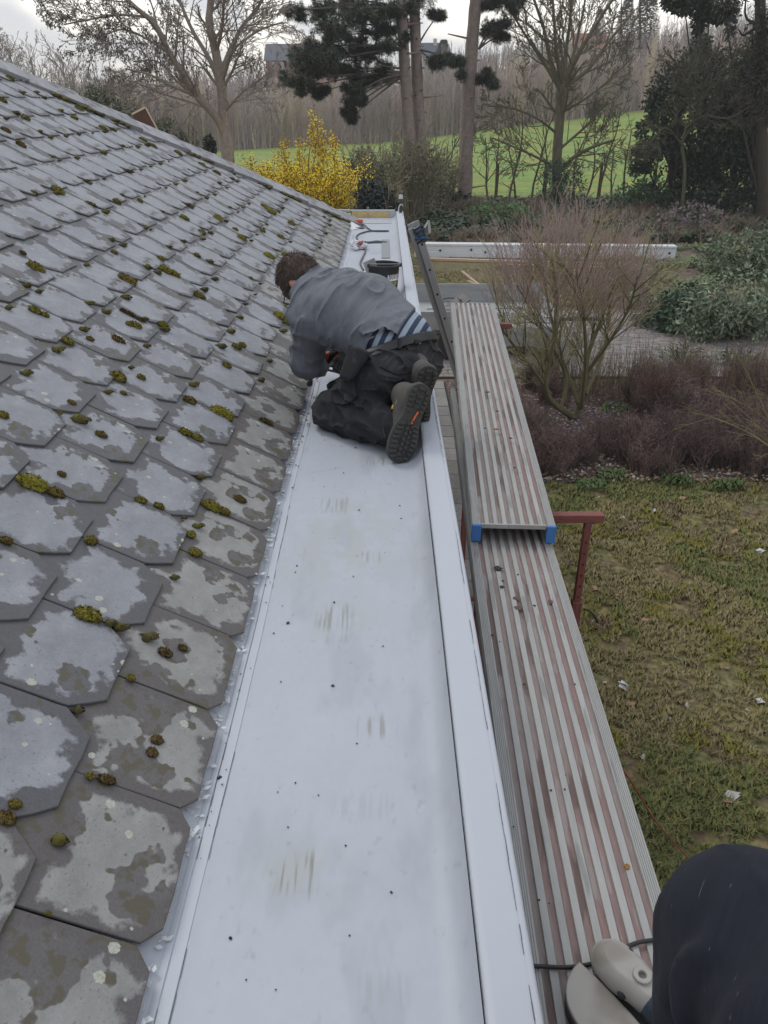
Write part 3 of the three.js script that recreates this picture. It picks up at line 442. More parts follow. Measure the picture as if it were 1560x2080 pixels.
// loose grit and slate chips lying in the gutter
{
  const b = new B(), r = RNG(44), P = [[585, 1265, 4], [676, 1393, 4], [778, 1312, 2], [855, 1195, 2], [890, 1335, 3], [600, 1162, 2], [603, 1149, 2], [530, 1190, 3], [900, 1580, 3], [446, 1580, 6], [483, 1350, 4], [505, 1258, 3], [795, 1812, 3], [600, 1590, 2], [860, 1140, 2], [812, 1027, 2], [815, 1053, 2], [880, 1370, 2], [710, 1900, 2], [560, 2010, 2], [900, 1410, 2], [888, 1595, 3], [647, 1615, 2], [725, 1510, 2], [468, 1905, 4], [585, 1680, 2], [500, 1990, 2], [458, 1500, 4], [480, 1420, 4], [511, 1195, 3], [537, 1180, 3], [614, 886, 3]];
  for (let k = 0; k < 110; k++) P.push([k < 60 ? 0 : 1, 0, 1 + r() * 1.4]);
  for (const [px, py, s] of P) {
    let p; if (px > 1) p = onY(px, py, GF + .002); else { const z = -.7 - r() * 5; p = px ? V(-.30 + r() * .36, GF + .002, z) : V(-.355 + r() * .025, GF + .006, z); }
    const d = -p.z * cT - (p.y - CAM_Y) * sT, R = s / FPX * d * .8, g = new THREE.IcosahedronGeometry(R, 1), a = g.attributes.position; for (let i = 0; i < a.count; i++) { const n = .5 + hash3(Math.round(a.getX(i) * 1e5), Math.round(a.getY(i) * 1e5), Math.round(a.getZ(i) * 1e5), 3); a.setXYZ(i, a.getX(i) * n * (1 + r() * .1), Math.max(a.getY(i), -R * .3) * n * .5, a.getZ(i) * n); } g.computeVertexNormals();
    b.geo(g, new THREE.Matrix4().makeRotationY(r() * 6).setPosition(p));
  }
  tag(b.mesh('gutter_grit', mat([.035, .035, .04], .9), scene), 'small dark slate chips and grit on the white gutter floor', 'grit', null, 'stuff');
}

// ------------------------------------------------------------------ scaffold planks, trestles, ladder, tools
const aluT = tex(256, 512, (s, t) => { const a = pf(s, t, 4, 5, 101), b = pf(s, t, 64, 3, 102), l = pn((s * 3) % 1, t, 96, 103) * .5 + .5 * pf(s, t, 16, 3, 107), k = .78 + .3 * a + .16 * (b - .5) + .10 * (l - .5), st = ss(.66, .74, pf(s, t, 12, 4, 104)) * .25; return [.36 * k * (1 - st), .355 * k * (1 - st), .34 * k * (1 - st)]; });
const pinkT = tex(256, 1024, (s, t) => {
  const a = pf(s, t, 6, 5, 111), b = pf(s, t, 64, 3, 112), w = ss(.42, .6, pf(s, t, 5, 4, 113)), sc = ss(.60, .68, pf(s, t, 14, 5, 114)), br = ss(.64, .72, pf(s, t, 9, 4, 115)), k = .85 + .3 * (b - .5);
  let c = [mix(.30, .27, a), mix(.20, .185, a), mix(.185, .17, a)]; c = c.map((v, i) => mix(v, [.28, .24, .22][i], w * .8)); c = c.map((v, i) => mix(v, [.37, .355, .34][i], sc * .45)); c = c.map((v, i) => mix(v, [.14, .095, .08][i], br * .8)); return c.map(v => v * k);
});
const aluM = mat(0xffffff, .62, { map: aluT, metalness: .15, bumpMap: fineTex, bumpScale: .0004 });
const pinkM = mat(0xffffff, .75, { map: pinkT, bumpMap: fineTex, bumpScale: .0006 });
const blueM = mat([.045, .16, .42], .55, { bumpMap: grainTex, bumpScale: .0006 }), darkM = mat([.02, .02, .022], .8);
function plank(label, A, D, len, caps) { // A = near left top corner, D = direction along the plank
  const X = D.clone().cross(V(0, 1, 0)).normalize(), Y = X.clone().cross(D).normalize();
  const g = thing('scaffold_plank', label, 'plank', A, 'aluminium scaffold planks'); g.quaternion.setFromRotationMatrix(new THREE.Matrix4().makeBasis(X, Y, D.clone().negate()));
  const uvm = (geo, k) => { const u = geo.attributes.uv, p = geo.attributes.position; for (let i = 0; i < u.count; i++) u.setXY(i, p.getX(i) * 3.3 + k, p.getZ(i) * .45 + p.getY(i) + k * .31); return geo; };
  const bx = (x0, x1, y0, y1, z0, z1) => new THREE.BoxGeometry(x1 - x0, y1 - y0, z1 - z0).translate((x0 + x1) / 2, (y0 + y1) / 2, (z0 + z1) / 2);
  mesh('deck', uvm(bx(.028, .272, -.014, -.0075, -len, 0), .1), pinkM, g);
  for (let k = 0; k < 7; k++) { const x = .0525 + k * .0325; mesh('rib', uvm(new RoundedBoxGeometry(.0165, .009, len, 1, .0016).translate(x, -.0046, -len / 2), k * .17), aluM, g); }
  for (const s of [0, 1]) {
    const b = new B(); const x0 = s ? .271 : 0; b.geo(uvm(bx(x0, x0 + .029, -.066, -.002, -len, 0), s * .5 + .2));
    for (let q = 0; q < 6; q++) b.geo(uvm(bx(x0 + .0012 + q * .0046, x0 + .0042 + q * .0046, -.0025, -.0002, -len, 0), q * .1));
    for (let q = 0; q < 3; q++) b.geo(uvm(bx(x0 + (s ? .0285 : -.002), x0 + (s ? .031 : .0005), -.02 - q * .02, -.012 - q * .02, -len, 0), q * .2));
    b.mesh('side_rail', aluM, g);
    for (const e of caps) mesh('end_cap', new RoundedBoxGeometry(.034, .069, .012, 2, .002).translate(x0 + .0145, -.0345, e ? -len - .005 : .005), blueM, g);
  }
  for (const e of [0, 1]) mesh('end_strip', uvm(bx(.0325, .2665, -.016, .0006, e ? -len - .003 : -.004, e ? -len + .004 : .003), .4), aluM, g);
  for (let k = 0; k < 5; k++) mesh('crossbar', bx(.029, .271, -.05, -.0145, -len * (k + .5) / 5 - .015, -len * (k + .5) / 5 + .015), aluM, g);
  return g;
}
const UA = V(.323, 2.742, -2.45), UD = V(.469, 2.852, -5.44).sub(UA).normalize();
plank('ribbed aluminium plank with blue end caps, lying on top of the other plank', UA, UD, 3.0, [0]);
const LD = V(.0335, 0, -1).normalize(), LA = V(.269, 2.668, -1.0165).addScaledVector(LD, -1.75);
plank('scuffed ribbed aluminium plank below, carrying the angle grinder', LA, LD, 4.9, [0, 1]);

// red telescopic trestles under the planks
const rustM = mat(0xffffff, .7, { map: tex(128, 128, (s, t) => { const a = pf(s, t, 6, 4, 121), b = ss(.55, .7, pf(s, t, 12, 4, 122)), k = .8 + .4 * a; return [mix(.20, .105, b) * k, mix(.062, .055, b) * k, mix(.05, .045, b) * k]; }), bumpMap: grainTex, bumpScale: .001 });
function trestle(z, xr, label, yTop) {
  const t = thing('trestle', label, 'trestle', V(.55, 0, z), 'red steel trestles holding up the planks'), L = xr.l - .55, R = xr.r - .55, bx = (n, x0, x1, y0, y1, z0, z1, r = .004) => mesh(n, new RoundedBoxGeometry(x1 - x0, y1 - y0, z1 - z0, 2, r).translate((x0 + x1) / 2, (y0 + y1) / 2, (z0 + z1) / 2), rustM, t);
  bx('top_bar', L - .08, R + .06, yTop - .036, yTop, -.02, .02);
  for (const x of [L, R]) {
    bx('inner_post', x - .015, x + .015, .9, yTop - .036, -.015, .015);
    const o = new B(); o.geo(new RoundedBoxGeometry(.042, 2.1, .042, 2, .004).translate(x, 1.12, 0)); o.mesh('outer_post', rustM, t);
    for (let k = 0; k < 6; k++) { const h = mesh('pin_hole', new THREE.CylinderGeometry(.005, .005, .033, 10).rotateX(Math.PI / 2).translate(x, yTop - .13 - k * .055, 0), darkM, t); }
    bx('foot', x - .03, x + .03, .0, .075, -.42, .42);
    const p = new B(); p.tube(curve([V(x + .03, 2.14, .02), V(x + .07, 2.12, .03), V(x + .10, 2.07, .03), V(x + .06, 2.13, .035)], 12), .004, 6); p.mesh('locking_pin', darkM, t);
  }
  bx('crossbar', L, R, 1.95, 1.99, -.018, .018); bx('crossbar', L, R, .5, .54, -.018, .018);
  return t;
}
trestle(-2.79, { l: .42, r: .845 }, 'red steel trestle beside the overlap of the two planks', 2.602);
trestle(-5.2, { l: .62, r: .80 }, 'red steel trestle below the far tip of the top plank, by the ladder', 2.772);
trestle(.35, { l: .10, r: .62 }, 'red steel trestle below the near tip of the bottom plank', 2.602);

// black cloth hanging behind the parapet
{
  const g = thing('hanging_cloth', 'black cloth hanging from the trestle between gutter and planks', 'cloth', V(.275, 2.2, -2.74));
  const c = g.position, f = (x, y, z) => { const yy = y - c.y, w = .028 + .016 * Math.sin(yy * 9 + 1) + .012 * fb3(x * 20, y * 12, z * 20, 2, 4); return Math.max(Math.hypot((x - c.x - .012 * Math.sin(yy * 7)) * 1.1, (z - c.z) * .55) - w, Math.abs(yy - .06) - .35) * .6; };
  const ge = sdfMesh(f, V(c.x - .12, c.y - .36, c.z - .2), V(c.x + .12, c.y + .44, c.z + .2), .012); ge.translate(-c.x, -c.y, -c.z); mesh('cloth', ge, mat([.008, .008, .009], .95), g);
}
// aluminium ladder leaning on the gutter
{
  const top = V(.335, 2.96, -8.55), foot = V(1.35, .02, -8.55), d = foot.clone().sub(top).normalize(), L = top.distanceTo(foot);
  const g = thing('ladder', 'aluminium ladder leaning on the far gutter edge, tied with blue strap', 'ladder', foot), m = mat([.30, .305, .31], .5, { metalness: .35, bumpMap: fineTex, bumpScale: .0005 });
  const up = V(0, 0, 1), o = foot;
  for (const [zz, off] of [[.21, 0], [-.21, 0], [.175, .055], [-.175, .055]]) { const b = new B(o), n = V(-d.y, d.x, 0).normalize().multiplyScalar(off * (d.x > 0 ? 1 : -1)); b.bar(top.clone().add(V(0, 0, zz)).sub(n), foot.clone().add(V(0, 0, zz)).sub(n), .075, .024, .004, up); b.mesh('stile', m, g); }
  for (let k = 0; k < 12; k++) { const p = top.clone().addScaledVector(d, .18 + k * .27); const b = new B(o); b.tube([p.clone().add(V(0, 0, -.2)), p.clone().add(V(0, 0, .2))], .015, 8); b.mesh('rung', m, g); for (const s of [1, -1]) { const h = new B(o); h.tube([p.clone().add(V(0, 0, s * .221)), p.clone().add(V(0, 0, s * .2245))], .012, 10); h.mesh('rung_hole', darkM, g); } }
  for (const z of [.21, -.21]) { const b = new B(o); b.bar(foot.clone().add(V(0, 0, z)), foot.clone().add(V(0, 0, z)).addScaledVector(d, -.09), .09, .036, .006, up); b.mesh('rubber_foot', darkM, g); }
  const st = thing('strap', 'blue and black strap wound round the ladder top', 'strap', top.clone().addScaledVector(d, .06)); const so = st.position;
  for (const [k, c, n] of [[0, [.03, .035, .05], 'band'], [1, [.02, .04, .09], 'band'], [2, [.05, .055, .07], 'band'], [3, [.025, .08, .20], 'band'], [4, [.03, .035, .045], 'band']]) { const b = new B(so), pts = [], q = so.clone().addScaledVector(d, k * .035 - .05).add(V(.01, 0, .2)); for (let i = 0; i <= 24; i++) { const a = i / 24 * 6.283; pts.push(q.clone().addScaledVector(V(-d.y, d.x, 0), Math.cos(a) * (.048 + .006 * Math.sin(k * 3))).add(V(0, .008 * Math.sin(a * 2 + k), Math.sin(a) * .034))); } b.tube(pts, .012 + .003 * (k % 2), 8); b.mesh(n, mat(c, .9), st); }
  const b = new B(so); b.bar(so.clone().add(V(.06, .05, .24)), so.clone().add(V(.10, .12, .22)), .03, .006, .002); b.bar(so.clone().add(V(.10, .12, .22)), so.clone().add(V(.115, .0, .25)), .03, .006, .002); b.mesh('strap_end', mat([.33, .33, .32], .8), st);
}
// black flex across the lower plank and the thin red cord down the lawn
{
  const top = 2.668; const P = [[1040, 1972], [1066, 1962], [1105, 1963], [1145, 1965], [1190, 1960], [1240, 1945], [1285, 1918], [1322, 1910], [1380, 1905]].map(([x, y], i) => onY(x, y, top + (i === 0 ? -.09 : i === 1 ? .003 : .0045)));
  const b = new B(); b.tube(curve(P, 60), .0038, 8); tag(b.mesh('power_flex', mat([.022, .02, .021], .6), scene), 'black power flex lying across the bottom plank', 'cable');
  const r = [[1262, 1560, 2.5], [1290, 1600, 2.1], [1330, 1665, 1.6], [1390, 1735, 1.0], [1450, 1800, .3], [1500, 1850, .02]].map(([x, y, h]) => onY(x, y, h)); const rb = new B(); rb.tube(curve(r, 40), .0032, 6); tag(rb.mesh('red_cord', mat([.24, .045, .04], .6), scene), 'thin red cord sagging from the bottom plank to the lawn', 'cord');
}
// angle grinder: pale guard, gear head, dark body
{
  const y0 = 2.668, C = onY(1247, 2042, y0 + .02), g = thing('angle_grinder', 'dusty angle grinder with pale guard lying on the bottom plank', 'grinder', V(C.x, y0, C.z));
  const e0 = onY(1182, 1973, y0 + .02), e1 = onY(1308, 2108, y0 + .02), ex = e1.clone().sub(e0).setY(0).normalize(), ez = V(-ex.z, 0, ex.x); // ez to the arc side
  if (ez.x > 0) ez.negate();
  const M = new THREE.Matrix4().makeBasis(ex, V(0, 1, 0), ex.clone().cross(V(0, 1, 0))); g.quaternion.setFromRotationMatrix(M); const s = Math.sign(ez.dot(ex.clone().cross(V(0, 1, 0)))); // local z side of the arc
  const pale = mat(0xffffff, .55, { map: tex(128, 128, (u, v) => { const a = pf(u, v, 6, 5, 131), b = ss(.52, .68, pf(u, v, 12, 5, 132)), k = .72 + .45 * a; return [.31 * k * (1 - .3 * b), .295 * k * (1 - .33 * b), .27 * k * (1 - .36 * b)]; }), bumpMap: grainTex, bumpScale: .0006 }), bodyM = mat([.025, .04, .062], .45), redM = mat([.17, .02, .025], .55), R = .082;
  const sh = new THREE.Shape(); sh.moveTo(-R, 0); sh.absarc(0, 0, R, Math.PI, 0, false); sh.lineTo(R * .35, .004); sh.lineTo(-R * .35, .004); sh.closePath();
  const gg = new THREE.ExtrudeGeometry(sh, { depth: .004, bevelEnabled: true, bevelSize: .0025, bevelThickness: .0025, bevelSegments: 2, curveSegments: 40 }); gg.rotateX(s > 0 ? -Math.PI / 2 : Math.PI / 2); gg.translate(0, .028, 0); if ((gg.computeBoundingBox(), gg.boundingBox.max.z + gg.boundingBox.min.z) * s < 0) gg.scale(1, 1, -1);
  mesh('guard', gg, pale, g);
  const rim = new B(); const pts = []; for (let i = 0; i <= 40; i++) { const a = i / 40 * Math.PI; pts.push(V(Math.cos(a) * R, .014, s * Math.sin(a) * R)); } for (let i = 0; i < 40; i++) rim.bar(pts[i], pts[i + 1], .003, .028); rim.mesh('guard_rim', mat([.03, .028, .03], .6), g);
  mesh('disc', new THREE.CylinderGeometry(.062, .062, .003, 40).translate(0, .012, 0), mat([.06, .06, .06], .7), g);
  const q = (x, z) => V(x, 0, -s * z), hc = q(-.030, .040);
  const head = union([cap(V(hc.x - .02, .05, hc.z), V(hc.x + .012, .052, hc.z), .033, .034), cap(V(hc.x, .055, hc.z), V(hc.x + .062, .056, hc.z - s * .004), .032, .034), cap(V(hc.x - .012, .046, hc.z - s * .02), V(hc.x + .02, .045, hc.z - s * .026), .02, .018)], .02);
  const headF = (x, y, z) => { let d = head(x, y, z); d = Math.max(d, y - .084, .018 - y); const k = Math.hypot(x - hc.x - .045, z - hc.z + s * .002); d = smin(d, Math.max(k - .016, Math.abs(y - .086) - .006), .004); return Math.max(d, .007 - k + (y < .08 ? 1 : 0) * -.02); };
  mesh('gear_head', sdfMesh(headF, V(-.12, .0, -.18), V(.12, .11, .18), .0035), pale, g);
  for (const [x, y, z] of [[hc.x + .0, .072, hc.z - s * .026], [hc.x + .035, .052, hc.z + s * .032]]) mesh('screw', new THREE.SphereGeometry(.0085, 12, 8).translate(x, y, z), darkM, g);
  const bd = union([cap(V(hc.x + .085, .054, hc.z - s * .004), V(hc.x + .20, .05, hc.z - s * .012), .034, .03), cap(V(hc.x + .20, .05, hc.z - s * .012), V(hc.x + .28, .046, hc.z - s * .016), .03, .033)], .015); mesh('body', sdfMesh(bd, V(-.08, 0, -.12), V(.36, .11, .12), .005), bodyM, g);
  const rs = new B(); rs.box(V(hc.x + .14, .058, hc.z + s * .024), [.07, .022, .014], null, .004); rs.mesh('red_trim', redM, g);
}
// bits on the planks: leaves, dirt lumps, screws
{
  const r = RNG(71), P = [[1012, 1155, 12, 0], [1022, 1180, 4, 0], [1020, 1192, 7, 0], [1048, 1215, 7, 1], [1053, 1235, 9, 1], [1118, 1222, 8, 1], [1272, 1760, 9, 2], [1010, 835, 5, 0], [990, 797, 6, 0], [1008, 872, 7, 2], [1017, 883, 5, 2], [1037, 890, 5, 0], [985, 870, 4, 0], [975, 770, 3, 0], [1045, 950, 4, 0], [958, 690, 3, 0], [1052, 1167, 3, 0], [1085, 1230, 4, 0], [1065, 1390, 4, 0], [1000, 1290, 4, 0]];
  for (let k = 0; k < 9; k++) P.push([1000 + r() * 220, 1300 + r() * 560, 1.5 + r() * 2.5, 0]);
  const b = new B(); b.col = [0, 0, 0];
  for (const [px, py, s, t] of P) { const up = py < 1062, y = up ? mix(2.742, 2.852, (1065 - py) / 450) + .002 : 2.669, p = onY(px, py, y), d = -p.z * cT - (p.y - CAM_Y) * sT, R = s / FPX * d * .7; b.col = [[.045, .036, .032], [.13, .07, .055], [.24, .125, .035]][t]; const g = new THREE.IcosahedronGeometry(R, 1), a = g.attributes.position; for (let i = 0; i < a.count; i++) { const n = .4 + 1.1 * hash3(Math.round(a.getX(i) * 1e5), Math.round(a.getY(i) * 1e5), Math.round(a.getZ(i) * 1e5), 5); a.setXYZ(i, a.getX(i) * n, Math.max(0, a.getY(i)) * n * .3, a.getZ(i) * n); } g.computeVertexNormals(); b.geo(g, new THREE.Matrix4().makeRotationY(r() * 6).setPosition(p)); }
  tag(b.mesh('plank_litter', mat([1, 1, 1], .95, { vertexColors: true }), scene), 'dry leaf scraps and dirt on the planks', 'litter', null, 'stuff');
}
// bucket with label
{
  const c = onY(779, 588, GF + .003), z = -5.72; const b0 = V(atZ(779, 560, z).x, GF + .003, z), g = thing('bucket', 'black plastic bucket with wire handle and white label in the gutter', 'bucket', b0); g.scale.setScalar(.88);
  const pr = [[0, .004], [.105, .004], [.108, .0], [.112, .01], [.128, .20], [.129, .225], [.139, .227], [.141, .237], [.139, .246], [.131, .248], [.127, .24], [.123, .20], [.107, .012], [0, .01]].map(p => new THREE.Vector2(...p));
  const bm = mat([.014, .015, .018], .45); mesh('bucket_body', new THREE.LatheGeometry(pr, 48), bm, g);
  const cv = document.createElement('canvas'); cv.width = 256; cv.height = 160; const x = cv.getContext('2d'); x.fillStyle = '#d8d4da'; x.fillRect(0, 0, 256, 100); x.fillStyle = '#26222c'; x.font = 'bold 84px serif'; x.fillText('bostik', 14, 76); x.fillStyle = '#14141a'; x.fillRect(0, 100, 256, 60); x.fillStyle = '#8f8a2c'; x.fillRect(20, 110, 190, 50); x.fillStyle = '#3c3a20'; x.fillRect(96, 122, 44, 30);
  const ct = new THREE.CanvasTexture(cv); ct.colorSpace = THREE.SRGBColorSpace;
  const lab = new THREE.CylinderGeometry(.1265, .1195, .10, 24, 1, true, .28, .95); lab.translate(0, .137, 0); mesh('label', lab, mat(0xffffff, .5, { map: ct }), g);
  const h = new B(); const hp = []; for (let i = 0; i <= 24; i++) { const a = i / 24 * Math.PI; hp.push(V(-Math.cos(a) * .138, .244 + Math.sin(a) * .018, Math.sin(a) * .118)); } h.tube(hp, .003, 6); h.mesh('handle', mat([.33, .33, .34], .4, { metalness: .6 }), g);
  for (const s of [-1, 1]) { const e = new B(); e.box(V(s * .141, .236, 0), [.018, .03, .03], null, .005); e.mesh('handle_ear', bm, g); }
  const pl = thing('filling_knife', 'grey plastic scraper standing inside the black bucket', 'scraper', b0.clone().add(V(-.07, .014, .02))); const pb = new B(); pb.box(V(.0, .12, 0), [.09, .24, .004], new THREE.Euler(.1, .3, .32)); pb.mesh('scraper_blade', mat([.33, .33, .33], .6), pl);
}
// black flex winding along the gutter past the bucket
{
  const P = [[738, 548], [732, 535], [738, 520], [742, 508], [735, 499], [745, 493], [765, 492], [785, 492], [765, 490], [748, 492], [732, 489], [724, 481], [735, 473], [755, 469], [790, 469], [760, 469], [748, 464], [738, 456], [722, 452]].map(([x, y]) => onY(x, y, GF + .009));
  const b = new B(); b.tube(curve(P, 160), .008, 8); tag(b.mesh('gutter_cable', mat([.075, .08, .085], .6), scene), 'dark grey cable snaking along the far gutter floor', 'cable');
  const q = [[648, 690], [650, 705], [662, 716]].map(([x, y]) => onY(x, y, GF + .008));
  const P2 = [[655, 748], [668, 752], [690, 758], [700, 772]].map(([x, y], i) => onY(x, y, GF + (.06 - .017 * i))), P3 = [[665, 880], [655, 852], [644, 843], [647, 833], [662, 832]].map(([x, y]) => onY(x, y, GF + .007)), P4 = [[662, 722], [656, 712], [661, 704], [675, 697], [700, 695]].map(([x, y]) => onY(x, y, GF + .008));
  const c = new B(); for (const p of [P2, P4]) c.tube(curve(p, 24), .006, 8); c.tube(curve([P2[3], onY(690, 800, GF + .007), onY(668, 842, GF + .007), ...P3.slice(1)], 40), .006, 8); tag(c.mesh('tool_cable', mat([.05, .053, .056], .6), scene), 'dark cable looping round the kneeling worker to his tool', 'cable');
}
// small things at the far end of the gutter
{
  const p = onY(727, 505, GF), g = thing('crumpled_wrapper', 'crumpled white wrapper with red print in the gutter', 'wrapper', p), w = new B(p), r = RNG(91), white = mat([.62, .62, .64], .7), red = mat([.42, .05, .07], .6);
  const blob = (R, c, s) => { const q = new THREE.IcosahedronGeometry(R, 3), a = q.attributes.position; for (let i = 0; i < a.count; i++) { const x = a.getX(i) / R, y = a.getY(i) / R, z = a.getZ(i) / R, n = .5 + .9 * Math.abs(fb3(x * 3 + s, y * 3, z * 3, 3, s) - .5) * 2 + .4 * vn3(x * 7, y * 7, z * 7, s); a.setXYZ(i, a.getX(i) * n, a.getY(i) * n * .75, a.getZ(i) * n); } const t = q.toNonIndexed ? q : q; t.computeVertexNormals(); return [q, new THREE.Matrix4().setPosition(c)]; };
  w.geo(...blob(.062, p.clone().add(V(-.015, .045, 0)), 2)); w.geo(...blob(.042, p.clone().add(V(.06, .03, .05)), 5)); w.geo(...blob(.03, p.clone().add(V(-.02, .022, .12)), 8)); w.mesh('wrapper_foil', white, g); const rb = new B(p); rb.geo(...blob(.024, p.clone().add(V(.03, .06, .055)), 6)); rb.mesh('red_print', red, g);
  const a = onY(783, 487, GF + .005), c = onY(784, 524, GF + .005), st = new B(); st.bar(a, c, .075, .006, .002); tag(st.mesh('grey_strip', mat([.24, .245, .26], .6), scene), 'flat grey sealing strip on the gutter floor behind the bucket', 'strip');
  const o = onY(725, 451, GF), t = thing('orange_knife', 'orange handled cutter beside the board closing the gutter', 'knife', o), ob = new B(o); ob.bar(onY(714, 450, GF + .03), onY(737, 449, GF + .03), .055, .04, .015); ob.mesh('handle', mat([.52, .10, .035], .5), t); const bl = new B(o); bl.bar(onY(710, 456, GF + .012), onY(722, 453, GF + .02), .03, .004); bl.mesh('blade', mat([.35, .35, .36], .4, { metalness: .5 }), t);
  const pa = onY(722, 460, GF + .006), pb = new B(pa), q = [onY(708, 446, GF + .07), onY(709, 468, GF + .006), onY(742, 462, GF + .006), onY(733, 455, GF + .045)]; const n = V(0, 1, .2).normalize(), k = q.map(v => pb.v(v.x, v.y, v.z, n.x, n.y, n.z)); pb.i.push(k[0], k[1], k[2], k[0], k[2], k[3]); const pm = thing('membrane_offcut', 'folded white membrane offcut near the orange cutter', 'offcut', pa); pb.mesh('offcut_sheet', white, pm); const tr = new B(pa); tr.box(onY(728, 462, GF + .012), [.13, .008, .07], new THREE.Euler(0, .3, 0), .002); tr.mesh('grey_backing', mat([.17, .17, .18], .6), pm);
  const hk = atZ(748, 437, -9.86), wr = new B(); wr.tube(curve([V(hk.x, 2.95, -9.86), V(hk.x, 2.975, -9.87), V(hk.x - .015, 2.955, -9.9), V(hk.x, 2.88, -9.86), V(hk.x, 2.862, -9.8)], 16), .005, 6); tag(wr.mesh('wire_hook', mat([.22, .23, .25], .5), scene), 'bent grey wire hooked over the gutter end board', 'hook');
  const v0 = V(.20, 2.915, -9.86), vt = thing('vent_stub', 'small dark post with white cap and wire loop on the gutter corner', 'vent', v0), vb = new B(v0); vb.tube([v0, v0.clone().add(V(0, .16, 0))], .018, 10); vb.mesh('post', mat([.05, .05, .06], .6), vt); const vc = new B(v0); vc.tube([v0.clone().add(V(0, .155, 0)), v0.clone().add(V(0, .20, 0))], .024, 12); vc.mesh('cap', mat([.6, .6, .6], .5), vt); const vl = new B(v0); vl.tube(curve([v0.clone().add(V(-.025, 0, .02)), v0.clone().add(V(-.022, .06, .02)), v0.clone().add(V(.005, .095, .02)), v0.clone().add(V(.025, .08, .01))], 14), .006, 6); vl.mesh('wire_loop', mat([.6, .6, .62], .5), vt);
}
// short board standing behind the hip
{
  const P = V(-.40 - 1.62, 2.9 + 1.62 * tA - .12, ZC + 1.62 - .25); const a = atZ(304, 256, -8.6), g = thing('timber_offcut', 'short timber board standing up behind the roof hip', 'board', V(a.x, a.y - .12, a.z));
  const b = new B(g.position), wm = mat([.62, .50, .36], .8), ax = V(-.12, .26, 0).normalize();
  const q = new THREE.Quaternion().setFromEuler(new THREE.Euler(0, .28, .42)); b.box(a.clone().add(V(.0, -.06, 0)), [.15, .42, .02], q); b.mesh('board_face', mat([.115, .06, .04], .85), g);
  const e = new B(g.position); e.box(a.clone().add(V(.0, -.06, 0)).add(V(.0765, .0, 0).applyQuaternion(q)), [.014, .42, .026], q); e.box(a.clone().add(V(.0, -.06, 0)).add(V(0, .215, 0).applyQuaternion(q)), [.15, .016, .026], q); e.mesh('cut_edge', wm, g);
}

// ------------------------------------------------------------------ people
const knit = mat(0xffffff, .95, { map: tex(256, 256, (s, t) => { const a = pf(s, t, 96, 2, 141), b = pf(s, t, 10, 4, 142), k = .8 + .3 * (a - .5) + .25 * b; return [.152 * k, .163 * k, .186 * k]; }, true, [6, 6]), bumpMap: fineTex, bumpScale: .002 });
const drill = mat(0xffffff, .9, { map: tex(256, 256, (s, t) => { const a = pf(s, t, 64, 3, 151), b = pf(s, t, 6, 5, 152), d = ss(.64, .74, pf(s, t, 14, 5, 153)), k = .75 + .4 * (a - .5) + .35 * b; return [(.017 + .035 * d * .5) * k, (.0165 + .032 * d * .5) * k, (.019 + .03 * d * .5) * k]; }, true, [3, 3]), bumpMap: grainTex, bumpScale: .002 });
const oriented = (c, x, y, z) => (px, py, pz) => { const a = px - c.x, b = py - c.y, d = pz - c.z; return [a * x.x + b * x.y + d * x.z, a * y.x + b * y.y + d * y.z, a * z.x + b * z.y + d * z.z]; };
const bb = (pts, m) => { const b = new THREE.Box3().setFromPoints(pts).expandByScalar(m); return [b.min, b.max]; };
const skinM = mat(0xffffff, .6, { map: tex(64, 64, (s, t) => { const k = .85 + .3 * pf(s, t, 8, 4, 161); return [.52 * k, .235 * k, .17 * k]; }, true, [4, 4]) });
